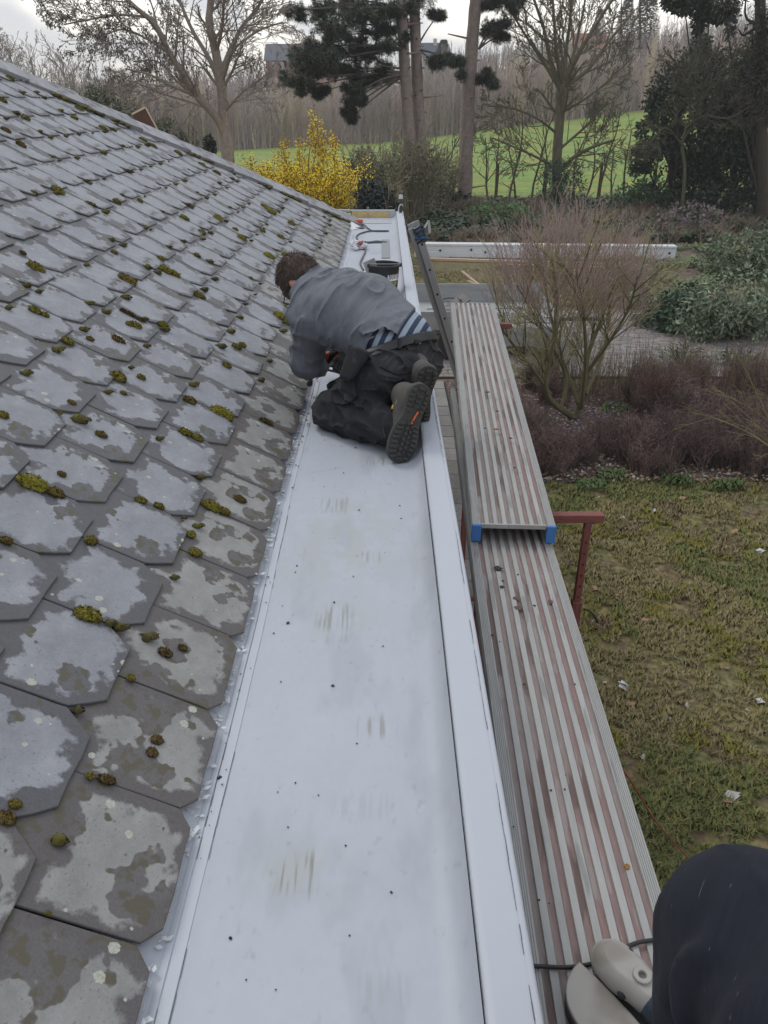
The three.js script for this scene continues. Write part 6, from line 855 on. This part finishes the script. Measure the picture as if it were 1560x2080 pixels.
// ------------------------------------------------------------------ trees
const needles = (b, p, d, L, n, rnd, col) => { for (let k = 0; k < n; k++) { const q = d.clone().multiplyScalar(.5).add(rv(rnd)).normalize().multiplyScalar(L * (.7 + .5 * rnd())), w = rv(rnd).cross(q).normalize().multiplyScalar(L * .045), v = .7 + .6 * rnd(); b.col = col.map(c => c * v); b.leaf(p, q, w, V(0, 1, 0)); } };
function pineFoliage(g, z, blobs, seed, limbsFrom, bark) {
  const rnd = RNG(seed), b = new B(g.position), lb = new B(g.position); b.col = [0, 0, 0];
  for (const [px, py, r, dz = 0, par] of blobs.flatMap(q => [q, [q[0] + (rnd() - .5) * q[2] * 2.2, q[1] + (rnd() - .4) * q[2] * 1.5, q[2] * (.35 + .3 * rnd()), (q[3] || 0) + (rnd() - .5) * 2, q], [q[0] + (rnd() - .5) * q[2] * 2.6, q[1] + (rnd() - .4) * q[2] * 1.8, q[2] * (.25 + .3 * rnd()), (q[3] || 0) + (rnd() - .5) * 2, q]])) {
    const c = atZ(px, py, z + dz), R = pxSize(z, r), from = par ? atZ(par[0], par[1], z + (par[3] || 0)) : limbsFrom.reduce((m, q) => { const w = atZ(q[0], q[1], z); return !m || w.distanceTo(c) < m.distanceTo(c) ? w : m; }, null);
    const mid = from.clone().lerp(c, .5).add(V(0, R * .25, (rnd() - .5) * R)); lb.tube(curve([from, mid, c], 10), [0, 1, 2, 3, 4, 5, 6, 7, 8, 9, 10].map(i => mix(par ? .018 : .045, .012, i / 10)), 5, false);
    const nb = Math.round(9 + R * 24); for (let k = 0; k < nb; k++) { const d = rv(rnd); d.y = d.y * .6 - .08; const e = c.clone().add(d.clone().multiplyScalar(R * (.35 + 1.15 * rnd()))), s = c.clone().lerp(from, .15 * rnd()); lb.tube([s, s.clone().lerp(e, .5).add(V(0, .06, 0)), e], [.018, .012, .008], 3, false); for (let t = 0; t < 6; t++) { const q = s.clone().lerp(e, .5 + .5 * (t + rnd()) / 6).add(rv(rnd).multiplyScalar(.10)); const col = rnd() < .25 ? [.12, .115, .07] : rnd() < .5 ? [.05, .075, .05] : [.07, .095, .055]; needles(b, q, d, .16, 14, rnd, col); } }
  }
  lb.mesh('limbs', barkMat(bark.map(v => v * .6)), g); b.mesh('crown', leafMat({ roughness: .8 }), g);
}
const pineBark = [.32, .255, .225];
{
  const mk = (label, z, tr, seed) => { const a = atZ(tr[0][0], tr[0][1], z), g = thing('pine_tree', label, 'pine', V(a.x, 0, z), 'tall pines at the meadow edge'), b = new B(g.position), rnd = RNG(seed), ctl = tr.map(([x, y, w]) => [atZ(x, y, z), pxSize(z, w) / 2]); ctl.unshift([V(a.x, -.1, z), ctl[0][1] * 1.2]); const cv = new THREE.CatmullRomCurve3(ctl.map(c => c[0])), N = 40, pts = [], rad = []; for (let i = 0; i <= N; i++) { const t = i / N, f = t * (ctl.length - 1), k = Math.min(ctl.length - 2, Math.floor(f)); pts.push(cv.getPoint(t)); rad.push(mix(ctl[k][1], ctl[k + 1][1], f - k) * (1 + .10 * (rnd() - .5))); } b.tube(pts, rad, 14); for (let k = 0; k < 26; k++) { const i = 4 + Math.floor(rnd() * 34), d = rv(rnd).setY(.1).normalize(); b.tube([pts[i].clone().addScaledVector(d, rad[i] * .7), pts[i].clone().addScaledVector(d, rad[i] + .05 + rnd() * (rnd() < .25 ? .9 : .1))], [.045, .02], 5); } b.mesh('trunk', barkMat(pineBark), g); return g; };
  const A = mk('left trunk of the twin pines, with the big drooping crown', -33, [[838, 425, 24], [832, 300, 22], [826, 200, 21], [820, 100, 20], [814, 0, 18], [808, -120, 15]], 431);
  pineFoliage(A, -33, [[600, 20, 16, 1], [640, 15, 34, 0], [685, 10, 38, -1], [730, 15, 40, 1], [775, 20, 34, 0], [655, 60, 34, 1], [700, 55, 36, -1], [745, 70, 34, 0], [620, 100, 26, 0], [660, 105, 34, 1], [705, 110, 34, 0], [750, 115, 30, -1], [790, 90, 26, 1], [600, 135, 22, 0], [635, 140, 30, 1], [675, 145, 28, 0], [595, 165, 20, 1], [625, 175, 18, 0], [655, 185, 12, 0], [720, 150, 24, 0], [730, 185, 22, 1], [745, 165, 20, 0], [715, 205, 16, 0], [705, 225, 10, 0], [712, 240, 8, 0], [770, 150, 18, 0], [790, 60, 26, 0], [810, 20, 24, 1], [690, -50, 60, 0], [780, -60, 60, 0]], 433, [[820, 100], [815, 20], [824, 150], [818, 60], [810, -80]], pineBark);
  const A2 = mk('right trunk of the twin pines, wrapped in bramble', -33.6, [[862, 425, 25], [855, 300, 23], [849, 200, 22], [845, 100, 21], [841, 0, 20], [838, -120, 16]], 437);
  pineFoliage(A2, -33.6, [[880, 130, 14, 0], [905, 120, 14, 1], [925, 125, 12, 0], [890, 30, 12, 0], [860, -70, 50, 0], [920, -60, 40, 0]], 439, [[848, 180], [845, 100], [840, -60]], pineBark);
  const Bp = mk('single thick pine standing alone by the wire fence', -36, [[943, 420, 33], [946, 330, 28], [951, 200, 25], [958, 100, 24], [966, 0, 22], [972, -130, 18]], 441);
  pineFoliage(Bp, -36, [[1000, 55, 18, 0], [1020, 50, 14, 0], [1015, 75, 12, 0], [1010, 5, 24, 0], [1050, 0, 26, 0], [990, 10, 14, 0], [985, 155, 16, 0], [1000, 165, 12, 0], [940, 150, 12, 0], [1030, -50, 50, 0], [930, -60, 40, 0]], 443, [[972, 100], [955, 160], [966, 10], [970, -60]], pineBark);
}
const twO = { seg: .5, wob: .13, up: .03, lv: 3, cn: [6, 4, 3], lr: .5, ang: .65, min: .010, t0: .2, per: 9, len: 2.6 };
const mapleT = limbTree('bare_tree', 'big grey bare tree with long leaning limbs behind the roof hip', -25, [[[466, 420, 28], [464, 335, 27], [460, 290, 27], [455, 250, 24], [452, 200, 19], [447, 160, 18], [437, 100, 17], [425, 50, 14], [428, 0, 12], [432, -80, 8]], [[460, 285, 16], [440, 240, 15, .2], [405, 200, 14, .5], [370, 150, 12, .7], [340, 100, 11, 1], [315, 50, 10, 1.2], [275, 15, 8, 1.5], [245, -15, 6, 1.6]], [[450, 180, 10], [425, 120, 9, -.4], [390, 60, 7, -.8], [365, 0, 6, -1], [350, -50, 4, -1]], [[450, 165, 10], [468, 110, 9, .4], [488, 60, 7, .6], [520, 20, 6, .6], [550, -30, 4, .8]], [[440, 105, 7], [452, 50, 6, .6], [455, 0, 5, .8], [465, -50, 4, .8]], [[445, 140, 7], [480, 95, 5, -.5], [530, 60, 4, -.9], [575, 45, 3, -1]], [[400, 195, 6, .5], [350, 175, 5, 1], [300, 150, 4, 1.3], [255, 140, 3, 1.5]], [[415, 212, 5, .4], [360, 165, 4, .2], [320, 125, 3, 0], [270, 125, 3, 0]], [[345, 110, 5, 1], [300, 80, 4, 1.2], [250, 60, 3, 1.4], [205, 75, 2, 1.4]], [[430, 225, 5, 0], [395, 210, 4, -.5], [330, 190, 3, -.8], [270, 165, 2, -.8]], [[455, 230, 5], [490, 190, 4, .5], [530, 160, 3, .8]], [[300, 35, 5, 1.3], [240, 30, 4, 1.4], [180, 40, 3, 1.4], [130, 50, 2, 1.4]]], { ...twO, min: .007, len: 1.5, per: 11 }, 451, [.34, .285, .24]);
{ // last hanging leaves on the far left limb
  const rnd = RNG(455), b = new B(mapleT.g.position); b.col = [0, 0, 0]; for (const [q, d, l] of mapleT.tips) { if (l < 1 || q.x > -5.6 || q.y < 4.6 || rnd() < .72) continue; for (let k = 0; k < 1; k++) { const v = .6 + .7 * rnd(), p = q.clone().add(rv(rnd).multiplyScalar(.06)), e = V(rnd() - .5, -.7, rnd() - .5).normalize().multiplyScalar(.075); b.col = [.13 * v, .14 * v, .11 * v]; b.leaf(p, e, V(-e.z, 0, e.x).normalize().multiplyScalar(.02), V(0, 1, .3).normalize()); } } if (b.p.length) b.mesh('remaining_leaves', leafMat(), mapleT.g);
}
limbTree('pollarded_tree', 'pollarded bare tree with upright shoots behind the young conifer', -37, [[[1133, 420, 22], [1131, 330, 20], [1136, 250, 19], [1140, 190, 22], [1145, 165, 20]], [[1140, 185, 13], [1120, 130, 9, .4], [1105, 60, 6, .6], [1085, 0, 5, .8], [1065, -60, 3]], [[1145, 170, 12], [1150, 100, 8, -.3], [1158, 40, 6, -.5], [1160, -30, 4, -.5]], [[1148, 168, 11], [1175, 110, 9, .5], [1205, 60, 6, .8], [1250, -10, 5, 1]], [[1150, 175, 9], [1195, 140, 7, -.6], [1240, 80, 5, -1], [1290, 20, 3, -1.2]], [[1135, 175, 9], [1100, 120, 7, -.5], [1060, 60, 4, -.8], [1030, 10, 3, -1]], [[1142, 180, 8], [1130, 100, 7, .9], [1125, 30, 5, 1.2], [1120, -40, 3, 1.2]], [[1150, 165, 8], [1170, 90, 6, -.9], [1185, 20, 4, -1.2], [1195, -40, 3, -1.2]], [[1140, 345, 9], [1165, 320, 8, .5], [1200, 300, 6, .8], [1245, 285, 4, .9]], [[1135, 350, 7], [1110, 330, 6, .4], [1070, 310, 4, .6], [1000, 280, 3, .6]], [[1140, 300, 6], [1175, 270, 5, -.4], [1210, 240, 3, -.6]], [[1130, 270, 6], [1090, 240, 4, .6], [1040, 220, 3, .8], [990, 215, 2, .8]], [[1138, 230, 6], [1190, 200, 4, .4], [1240, 160, 3, .5], [1290, 110, 2, .5]]], { ...twO, min: .011, len: 2.3, per: 8, up: .05 }, 461, [.20, .175, .11]);
limbTree('bare_tree', 'small bare tree overhanging the dark evergreens at the meadow edge', -31, [[[1385, 425, 7], [1391, 340, 7], [1386, 290, 6], [1402, 235, 5], [1396, 180, 4], [1410, 130, 3]], [[1388, 285, 4], [1418, 232, 4, .4], [1428, 190, 3, .6], [1475, 160, 2, .8]], [[1405, 240, 5], [1390, 160, 4, .6], [1360, 110, 3, .8]], [[1410, 220, 5], [1450, 140, 4, .5], [1500, 100, 3, .6]], [[1394, 260, 4], [1435, 236, 3, 1], [1480, 240, 3, 1.2], [1525, 215, 2, 1.4]], [[1390, 300, 4], [1350, 260, 3, .6], [1320, 290, 2, .8]]], { ...twO, min: .007, len: 1.3, per: 12, up: .02, wob: .28 }, 467, [.12, .108, .066]);
// ivy and holly: dark evergreens on the right
const IV = [[.018, .030, .016], [.026, .042, .02], [.04, .058, .028], [.014, .022, .014]], leafO = mat([1, 1, 1], .5, { vertexColors: true });
function evergreen(label, z, trunk, blobs, seed, cols, leaf = [.12, .04, 2], dens = 1, name = 'holly_tree') {
  const a = atZ(trunk[0][0], trunk[0][1], z), g = thing(name, label, 'evergreen', V(a.x, 0, z), 'dark evergreens right of the meadow'), b = new B(g.position), pts = trunk.map(([x, y]) => atZ(x, y, z)); pts.unshift(V(a.x, -.1, z)); b.tube(curve(pts, 16), Array.from({ length: 17 }, (_, i) => mix(pxSize(z, trunk[0][2]) / 2, pxSize(z, trunk[trunk.length - 1][2]) / 2, i / 16)), 9); const rnd = RNG(seed);
  for (const [px, py] of blobs) { const c = atZ(px, py, z), s = pts[Math.min(pts.length - 1, 1 + Math.floor(rnd() * (pts.length - 1)))]; b.tube(curve([s, s.clone().lerp(c, .5).add(V(0, -.2, (rnd() - .5))), c], 8), [.06, .055, .05, .045, .04, .035, .03, .025, .02], 5, false); }
  b.mesh('trunk', barkMat([.06, .05, .035]), g); const all = new B(g.position); all.col = [0, 0, 0]; blobs.forEach(([px, py, rx, ry, dz = 0], i) => { const R = [pxSize(z, rx), pxSize(z, ry), pxSize(z, rx) * .8], t = { position: g.position, add() { } }; const m = leafMass(t, 'x', atZ(px, py, z + dz), R, Math.round(dens * 1700 * R[0] * R[1] + 400), leaf, cols, seed + i * 7, leafO, 8, .3); const gg = m.geometry, o0 = all.o; all.o = V(0, 0, 0); const c = gg.attributes.color; const b0 = all.p.length / 3; for (let k = 0; k < gg.attributes.position.count; k++) { all.col = [c.getX(k), c.getY(k), c.getZ(k)]; all.v(gg.attributes.position.getX(k), gg.attributes.position.getY(k), gg.attributes.position.getZ(k), gg.attributes.normal.getX(k), gg.attributes.normal.getY(k), gg.attributes.normal.getZ(k)); } for (let k = 0; k < gg.index.count; k++) all.i.push(b0 + gg.index.getX(k)); all.o = o0; }); all.mesh('crown', leafO, g); return g;
}
evergreen('dense dark holly tree leaning over the hedge saplings', -33, [[1365, 420, 13], [1362, 340, 11], [1375, 250, 9], [1385, 180, 6]], [[1375, 190, 55, 45], [1345, 240, 40, 40, .5], [1400, 250, 55, 55, -.5], [1370, 300, 60, 45, .6], [1325, 330, 35, 22, .8], [1410, 330, 50, 45], [1430, 190, 45, 40, -.8], [1300, 345, 22, 12, .8], [1380, 370, 40, 40, .3], [1440, 380, 50, 40, .5], [1340, 280, 34, 40, .4], [1385, 410, 50, 22, .8], [1335, 390, 26, 26, .6], [1420, 290, 50, 50, .6], [1455, 330, 50, 60, -.6], [1350, 200, 30, 30, .2], [1390, 150, 45, 40, .3], [1320, 260, 26, 34, .6], [1310, 310, 22, 26, .7], [1440, 130, 45, 40, -.4]], 481, IV, undefined, 1.35);
evergreen('ivy clad conifer trunk rising above the dark holly', -35, [[1425, 420, 16], [1422, 250, 14], [1420, 100, 12], [1418, -60, 10]], [[1421, 60, 16, 40], [1420, 0, 22, 40], [1424, 120, 14, 40], [1440, 20, 26, 20], [1390, 10, 26, 14], [1470, 25, 30, 16], [1420, -40, 40, 40], [1360, 5, 18, 10]], 487, IV, [.15, .05, 2], 1.2, 'ivy_clad_tree');
evergreen('broad dark evergreen beside the thick brown trunk', -32, [[1490, 425, 12], [1488, 330, 11], [1480, 220, 8]], [[1480, 230, 50, 50], [1510, 300, 55, 60, .4], [1470, 320, 50, 50, -.3], [1530, 220, 40, 60], [1500, 390, 60, 35, .6], [1550, 340, 40, 60, .4], [1450, 270, 35, 40], [1550, 400, 45, 30, .8], [1480, 270, 60, 60, .5], [1520, 350, 60, 50, .6], [1470, 400, 55, 30, .9], [1540, 280, 50, 60, .3], [1500, 170, 50, 45, .3], [1460, 190, 40, 45, .5], [1540, 130, 40, 45, .2]], 491, IV, undefined, 1.35);
evergreen('tall dark conifer with thick brown trunk at the garden corner', -30, [[1548, 430, 26], [1547, 250, 24], [1545, 50, 22], [1543, -80, 18]], [[1530, 40, 36, 30], [1560, 90, 40, 40], [1500, 60, 30, 18], [1545, 150, 34, 40], [1515, -10, 40, 26], [1575, 200, 36, 50], [1470, 10, 26, 14]], 497, [[.03, .032, .02], [.05, .038, .026], [.02, .03, .018]], [.20, .018, 2], 1.6, 'conifer');
// brambles and dark bushes round the twin pines
{
  const mass = (name, label, z, px, py, rx, ry, n, leaf, cols, seed, st) => { const c = atZ(px, py, z), R = [pxSize(z, rx), pxSize(z, ry), pxSize(z, rx) * .8], g = thing(name, label, 'shrub', V(c.x, 0, z)), b = new B(g.position), rnd = RNG(seed); for (let k = 0; k < st; k++) { const a = rnd() * 6.28; grow(b, V(c.x + Math.cos(a) * R[0] * .6 * rnd(), 0, z + Math.sin(a) * R[2] * .6), V(Math.cos(a) * .25, 1, Math.sin(a) * .25).normalize(), (c.y + R[1]) * (.7 + .35 * rnd()), .022, 0, { seg: .4, wob: .15, up: -.01, lv: 2, cn: [7, 3], lr: .36, ang: .7, min: .008 }, rnd); } b.mesh('stems', mat([.22, .19, .12], .95), g); leafMass(g, 'foliage', c, R, n, leaf, cols, seed + 1, leafMat(), 12, .2); return g; };
  const br = [[.19, .195, .12], [.14, .15, .09], [.24, .23, .145], [.105, .12, .07]];
  mass('bramble_thicket', 'grey green bramble tangle climbing round the twin pines', -31.5, 835, 350, 75, 75, 6500, [.11, .03, 2], br, 511, 60);
  mass('bramble_thicket', 'olive bramble tangle between forsythia and the twin pines', -28, 750, 350, 55, 45, 3600, [.10, .03, 2], br, 513, 40);
  mass('holly_bush', 'dark blue green holly bush behind the gutter corner', -22, 757, 440, 44, 62, 5200, [.09, .035, 2], [[.014, .026, .024], [.02, .034, .03], [.03, .042, .04]], 515, 14);
  mass('ivy_bush', 'dark ivy bush at the foot of the single pine', -35.5, 925, 408, 36, 18, 1800, [.12, .05, 2], IV, 517, 10);
  mass('bramble_thicket', 'thin brown bramble canes left of the single pine', -35, 895, 370, 35, 50, 900, [.10, .03, 2], br, 519, 36);
  const c = atZ(612, 380, -24), g = thing('forsythia', 'yellow flowering forsythia behind the roof hip', 'shrub', V(c.x, 0, -24)), b = new B(g.position), fl = new B(g.position), rnd = RNG(521); fl.col = [0, 0, 0];
  const stem = (p, d, L, bare, den) => { const tips = []; grow(b, p, d, L, .016, 0, { seg: .22, wob: .10, up: -.005, lv: 1, cn: [5], lr: .38, ang: .5, min: .006, t0: .35 }, rnd, tips); for (const [q] of tips) { if (q.y < bare) continue; for (let k = 0; k < den; k++) { const e = q.clone().add(rv(rnd).multiplyScalar(.13)), a = rv(rnd).multiplyScalar(.046), w = rv(rnd).cross(a).normalize().multiplyScalar(.024), v = .75 + .4 * rnd(); fl.col = [.88 * v, .64 * v * (.85 + .3 * rnd()), .012]; fl.leaf(e, a, w, V(0, 1, 0)); } } };
  for (let k = 0; k < 85; k++) { const a = rnd() * 6.28, rr = rnd(), x = c.x - .12 + Math.cos(a) * rr * .95, z = -24 + Math.sin(a) * rr * .9; stem(V(x, 0, z), V(Math.cos(a) * .35 + (rnd() - .5) * .3, 1, Math.sin(a) * .3).normalize(), 1.75 + rnd() * .75, .8, 22); }
  for (const [px, py, h] of [[630, 258, 1.5], [588, 295, 1.2], [674, 288, 1.3], [621, 240, 1.6], [652, 300, 1.0], [608, 300, 1.0]]) { const t = atZ(px, py, -24); stem(V(t.x, t.y - h, -24), V(0, 1, 0), h, 0, 22); }
  for (let k = 0; k < 26; k++) { const a = atZ(505 + rnd() * 60, 360 + rnd() * 30, -24.3); stem(V(a.x, a.y - 1.6, -24.3), V((rnd() - .5) * .4, 1, 0).normalize(), 1.4 + rnd() * .4, 1.0, 18); }
  b.mesh('stems', mat([.13, .10, .05], .95), g); fl.mesh('blossom', leafMat({ roughness: .6 }), g);
  // slim dark conifer beside the grey tree
  evergreen('slim dark conifer tight against the grey bare tree', -27, [[427, 400, 6], [427, 300, 4]], [[427, 300, 9, 22], [427, 330, 12, 24], [427, 360, 14, 24]], 527, IV, [.10, .03, 2], 3, 'slim_conifer');
}
// ------------------------------------------------------------------ beyond the meadow
{
  const rnd = RNG(601), mkS = (n, h, wob, ang, seed) => { const b = new B(), r = RNG(seed); const o = { seg: h / 6, wob, up: .08, lv: 2, cn: [n, 3], lr: .34, ang, min: .016, t0: .12 }; grow(b, V(0, 0, 0), V(0, 1, 0), h, .05, 0, o, r); return b.build(); };
  const protos = [mkS(12, 6, .07, .4, 1), mkS(14, 5.2, .1, .5, 2), mkS(12, 6.6, .06, .32, 3), mkS(16, 4.6, .13, .6, 4)], lists = [[], [], [], []], cols = [[.37, .30, .275], [.45, .37, .32], [.33, .27, .27], [.48, .40, .30], [.40, .32, .31], [.30, .255, .225]];
  for (let k = 0; k < 7800; k++) { const u = rnd(), z = FIELD_Z + 1 - u * u * 75, x = (rnd() - .5) * 2 * (72 + u * 40), px = x / -z; const t = Math.floor(rnd() * 4), s = (.55 + .5 * rnd()) * (u < .05 ? .7 : 1) * (x < -18 ? 1.15 : 1), tone = fb2(x * .06, z * .03, 3, 61), q = cols[Math.floor(clamp(tone * 1.6 - .3 + .3 * rnd()) * 5.99)], v = .8 + .5 * rnd(); lists[t].push([V(x, hgt(x, z) - .1, z), s, rnd() * 6.28, q.map(c => c * v)]); }
  lists.forEach((l, i) => instanced('sapling_thicket', protos[i], mat([1, 1, 1], 1), l, ['brown thicket of bare saplings filling the slope beyond the meadow', 'bushy bare saplings mixed into the brown slope thicket', 'slim upright saplings mixed into the brown slope thicket', 'low twiggy scrub mixed into the brown slope thicket'][i], 'thicket'));
  const wl = [[], []]; for (let k = 0; k < 2600; k++) { const u = rnd(), z = -160 - u * 190, x = (rnd() - .5) * 2 * (120 + u * 150), v = .8 + .4 * rnd(); wl[k % 2].push([V(x, hgt(x, z) - .2, z), 1.0 + rnd() * .5 , rnd() * 6.28, [.20 * v, .18 * v, .175 * v]]); }
  wl.forEach((l, i) => instanced('hill_wood', protos[i * 3], mat([1, 1, 1], 1), l, ['grey brown bare wood along the hilltop', 'bushier bare wood along the hilltop'][i], 'wood'));
  // scrub close behind the hip on the left, evergreen and bare
  const L2 = []; for (let k = 0; k < 900; k++) { const z = -38 - rnd() * 26, x = -13 - rnd() * 34; if (x / -z > -.33) continue; L2.push([V(x, hgt(x, z) - .1, z), .5 + .35 * rnd(), rnd() * 6.28, cols[Math.floor(rnd() * 6)].map(c => c * (.7 + .4 * rnd()))]); } instanced('scrub', protos[3], mat([1, 1, 1], 1), L2, 'bare scrub crowding behind the roof hip', 'scrub');
  for (const [px, py, rx, ry, s] of [[210, 205, 26, 20, 1], [255, 230, 26, 22, 2], [345, 265, 22, 20, 3], [375, 285, 22, 18, 4], [180, 190, 18, 14, 5]]) { const z = -36, c = atZ(px, py, z), g = thing('laurel_bush', 'dull green evergreen bush showing above the roof hip', 'shrub', V(c.x, 0, z), 'evergreen bushes above the roof hip'), b = new B(g.position), r2 = RNG(640 + s); for (let k = 0; k < 8; k++) grow(b, V(c.x + (r2() - .5), 0, z), V((r2() - .5) * .3, 1, 0).normalize(), c.y + .3, .03, 0, { seg: .5, wob: .1, up: .05, lv: 1, cn: [4], lr: .3, ang: .6, min: .01 }, r2); b.mesh('stems', mat([.07, .055, .04], 1), g); leafMass(g, 'foliage', c, [pxSize(z, rx), pxSize(z, ry), pxSize(z, rx)], 1500, [.15, .035, 2], [[.16, .18, .11], [.12, .14, .085], [.20, .21, .13]], 650 + s, leafMat(), 9, .2); }
  // bare trees on the skyline to the left and above the thicket
  const sk = [[10, 150, 100, -70, 1], [45, 148, 92, -72, 2], [85, 150, 100, -70, 3], [120, 150, 85, -74, 4], [150, 160, 60, -80, 5], [205, 165, 50, -95, 6], [-25, 150, 110, -66, 7], [225, 165, 46, -105, 8], [1010, 160, 60, -120, 9], [1050, 160, 70, -118, 10], [1085, 150, 62, -125, 11], [1340, 160, 90, -110, 12], [1380, 160, 100, -108, 13], [985, 160, 55, -130, 14]]; const protosT = {};
  sk.forEach(([px, py, hp, z, s]) => { const p = atZ(px, py, z), g = thing('skyline_tree', px < 300 ? 'bare tree on the skyline left, past the roof hip' : px < 1200 ? 'bare tree on the skyline between pine and pollarded tree' : 'bare tree on the skyline above the dark holly', 'tree', V(p.x, hgt(p.x, z), z), px < 300 ? 'skyline trees past the roof' : px < 1200 ? 'skyline trees past the pines' : 'skyline trees above the holly'), top = atZ(px, py - hp, z).y - hgt(p.x, z), r = RNG(660 + s), b = new B(), c = new B(); grow(b, V(0, -.2, 0), V((r() - .5) * .1, 1, 0).normalize(), top * .82, .13, 0, { seg: top / 8, wob: .07, up: .06, lv: 3, cn: [22, 8, 4], lr: .40, ang: .66, min: .014, t0: .22, split: 2, twigs: c }, r); b.mesh('trunk', mat([.26, .22, .195], 1), g); c.mesh('crown', mat([.28, .235, .21], 1), g); });
  // far conifers
  for (const [px, top, bot, w, z, s] of [[1300, -40, 130, 34, -120, 1], [1262, -10, 120, 26, -130, 2], [1212, 18, 90, 16, -150, 3], [900, 80, 130, 20, -150, 4]]) { const a = atZ(px, bot, z), t = atZ(px, top, z), H = t.y - a.y, R = pxSize(z, w), g = thing('far_conifer', ['tallest dark conifer on the far slope beside the orange roof', 'broad dark conifer between orange roof and tallest conifer', 'small round topped dark conifer above the orange roof', 'low dark conifer against the blue grey roofed house'][s - 1], 'conifer', V(a.x, a.y, z), 'dark conifers on the far slope'), r = RNG(680 + s), b = new B(g.position), f = new B(g.position); f.col = [0, 0, 0]; b.tube([a, t], [R * .12, R * .02], 7); for (let k = 0; k < 2600; k++) { const h = Math.pow(r(), .8), an = r() * 6.28, rr = R * (1 - h) * (.35 + .65 * Math.sqrt(r())) * (.75 + .5 * vn2(an * 1.6, h * 14, s)) + .2, p = V(a.x + Math.cos(an) * rr, a.y + H * (.03 + h * .97), z + Math.sin(an) * rr), d = V(Math.cos(an), -.35 + .3 * r(), Math.sin(an)).multiplyScalar(R * .24), v = .6 + .7 * r(); f.col = [.06 * v, .075 * v, .06 * v]; f.leaf(p, d, V(-Math.sin(an), .3 * (r() - .5), Math.cos(an)).multiplyScalar(R * .07), V(0, 1, 0)); } b.mesh('trunk', mat([.06, .05, .04], 1), g); f.mesh('crown', leafMat(), g); }
}
// houses on the slope
{
  function farHouse(label, x0, x1, yr, ye, yb, z, wallC, roofC, wins, gableX) {
    const A = atZ(x0, yb, z), C = atZ(x1, yb, z), W = C.x - A.x, rY = atZ(x0, yr, z).y, eY = atZ(x0, ye, z).y, bY = Math.min(atZ(x0, yb, z).y, hgt(A.x, z)) - 1, D = W * .62, g = thing('far_house', label, 'house', V((A.x + C.x) / 2, bY, z - D / 2)), o = g.position, wm = mat(wallC, .9), rm = mat(roofC, .8);
    const w = new B(o); w.box(V((A.x + C.x) / 2, (bY + eY) / 2, z - D / 2), [W, eY - bY, D]); for (const x of [A.x + .01, C.x - .01]) { const s = x < (A.x + C.x) / 2 ? -1 : 1, k = [[x, eY, z], [x, eY, z - D], [x, rY - .1, z - D / 2]].map(p => w.v(...p, s, 0, 0)); w.i.push(...k); } w.mesh('wall', wm, g);
    const ov = .35, sl = (rY - eY) / (D / 2); for (const s of [0, 1]) { const r = new B(o), zz = s ? z - D - ov : z + ov, ys = eY - ov * sl, n = V(0, D / 2, (s ? -1 : 1) * (rY - eY)).normalize(); for (const t of [0, .18]) { const k = [[A.x - ov, ys + t, zz], [C.x + ov, ys + t, zz], [C.x + ov, rY + t, z - D / 2], [A.x - ov, rY + t, z - D / 2]].map(p => r.v(...p, n.x, n.y, n.z)); r.i.push(k[0], k[1], k[2], k[0], k[2], k[3]); } const e = [[A.x - ov, ys, zz], [C.x + ov, ys, zz], [A.x - ov, ys + .18, zz], [C.x + ov, ys + .18, zz]].map(p => r.v(...p, 0, 0, s ? -1 : 1)); r.i.push(e[0], e[1], e[2], e[1], e[3], e[2]); r.mesh('roof', rm, g); }
    for (const [px, py, pw, ph] of wins) { const a = atZ(px - pw / 2, py - ph / 2, z), c = atZ(px + pw / 2, py + ph / 2, z), f = sub('window', g), b = new B(o); const cx = (a.x + c.x) / 2, cy = (a.y + c.y) / 2, ww = c.x - a.x, hh = a.y - c.y; b.box(V(cx, cy, z + .03), [ww, hh, .08]); b.mesh('frame', mat([.62, .62, .62], .6), f); for (const s of [-1, 1]) { const q = new B(o); q.box(V(cx + s * ww * .23, cy, z + .075), [ww * .38, hh * .84, .02]); q.mesh('pane', mat([.25, .27, .29], .15), f); } }
    const ch = new B(o); ch.box(V(mix(A.x, C.x, .72), rY + .3, z - D / 2), [.8, 1.4, .8]); ch.mesh('chimney', wm, g); return g;
  }
  farHouse('red brick house with dark slate roof on the slope left of the pines', 541, 680, 88, 122, 152, -195, [.30, .095, .075], [.075, .085, .10], [[557, 134, 8, 15], [573, 134, 8, 15], [600, 132, 9, 12], [640, 132, 9, 12]]);
  farHouse('blue grey roofed house glimpsed between the pines', 858, 893, 88, 112, 128, -205, [.45, .42, .38], [.085, .105, .14], [[866, 118, 5, 6], [884, 118, 5, 6]]);
  farHouse('house with orange tiled roof behind the pollarded tree', 1168, 1228, 68, 95, 122, -185, [.40, .29, .25], [.32, .10, .05], [[1185, 107, 6, 8], [1208, 107, 6, 8]]);
}
console.log('triangles rewound', orient.n, 'of', orient.t);
scene.traverse(o => { if (o.isMesh) { o.castShadow = o.receiveShadow = true; } });
renderer.render(scene, camera);
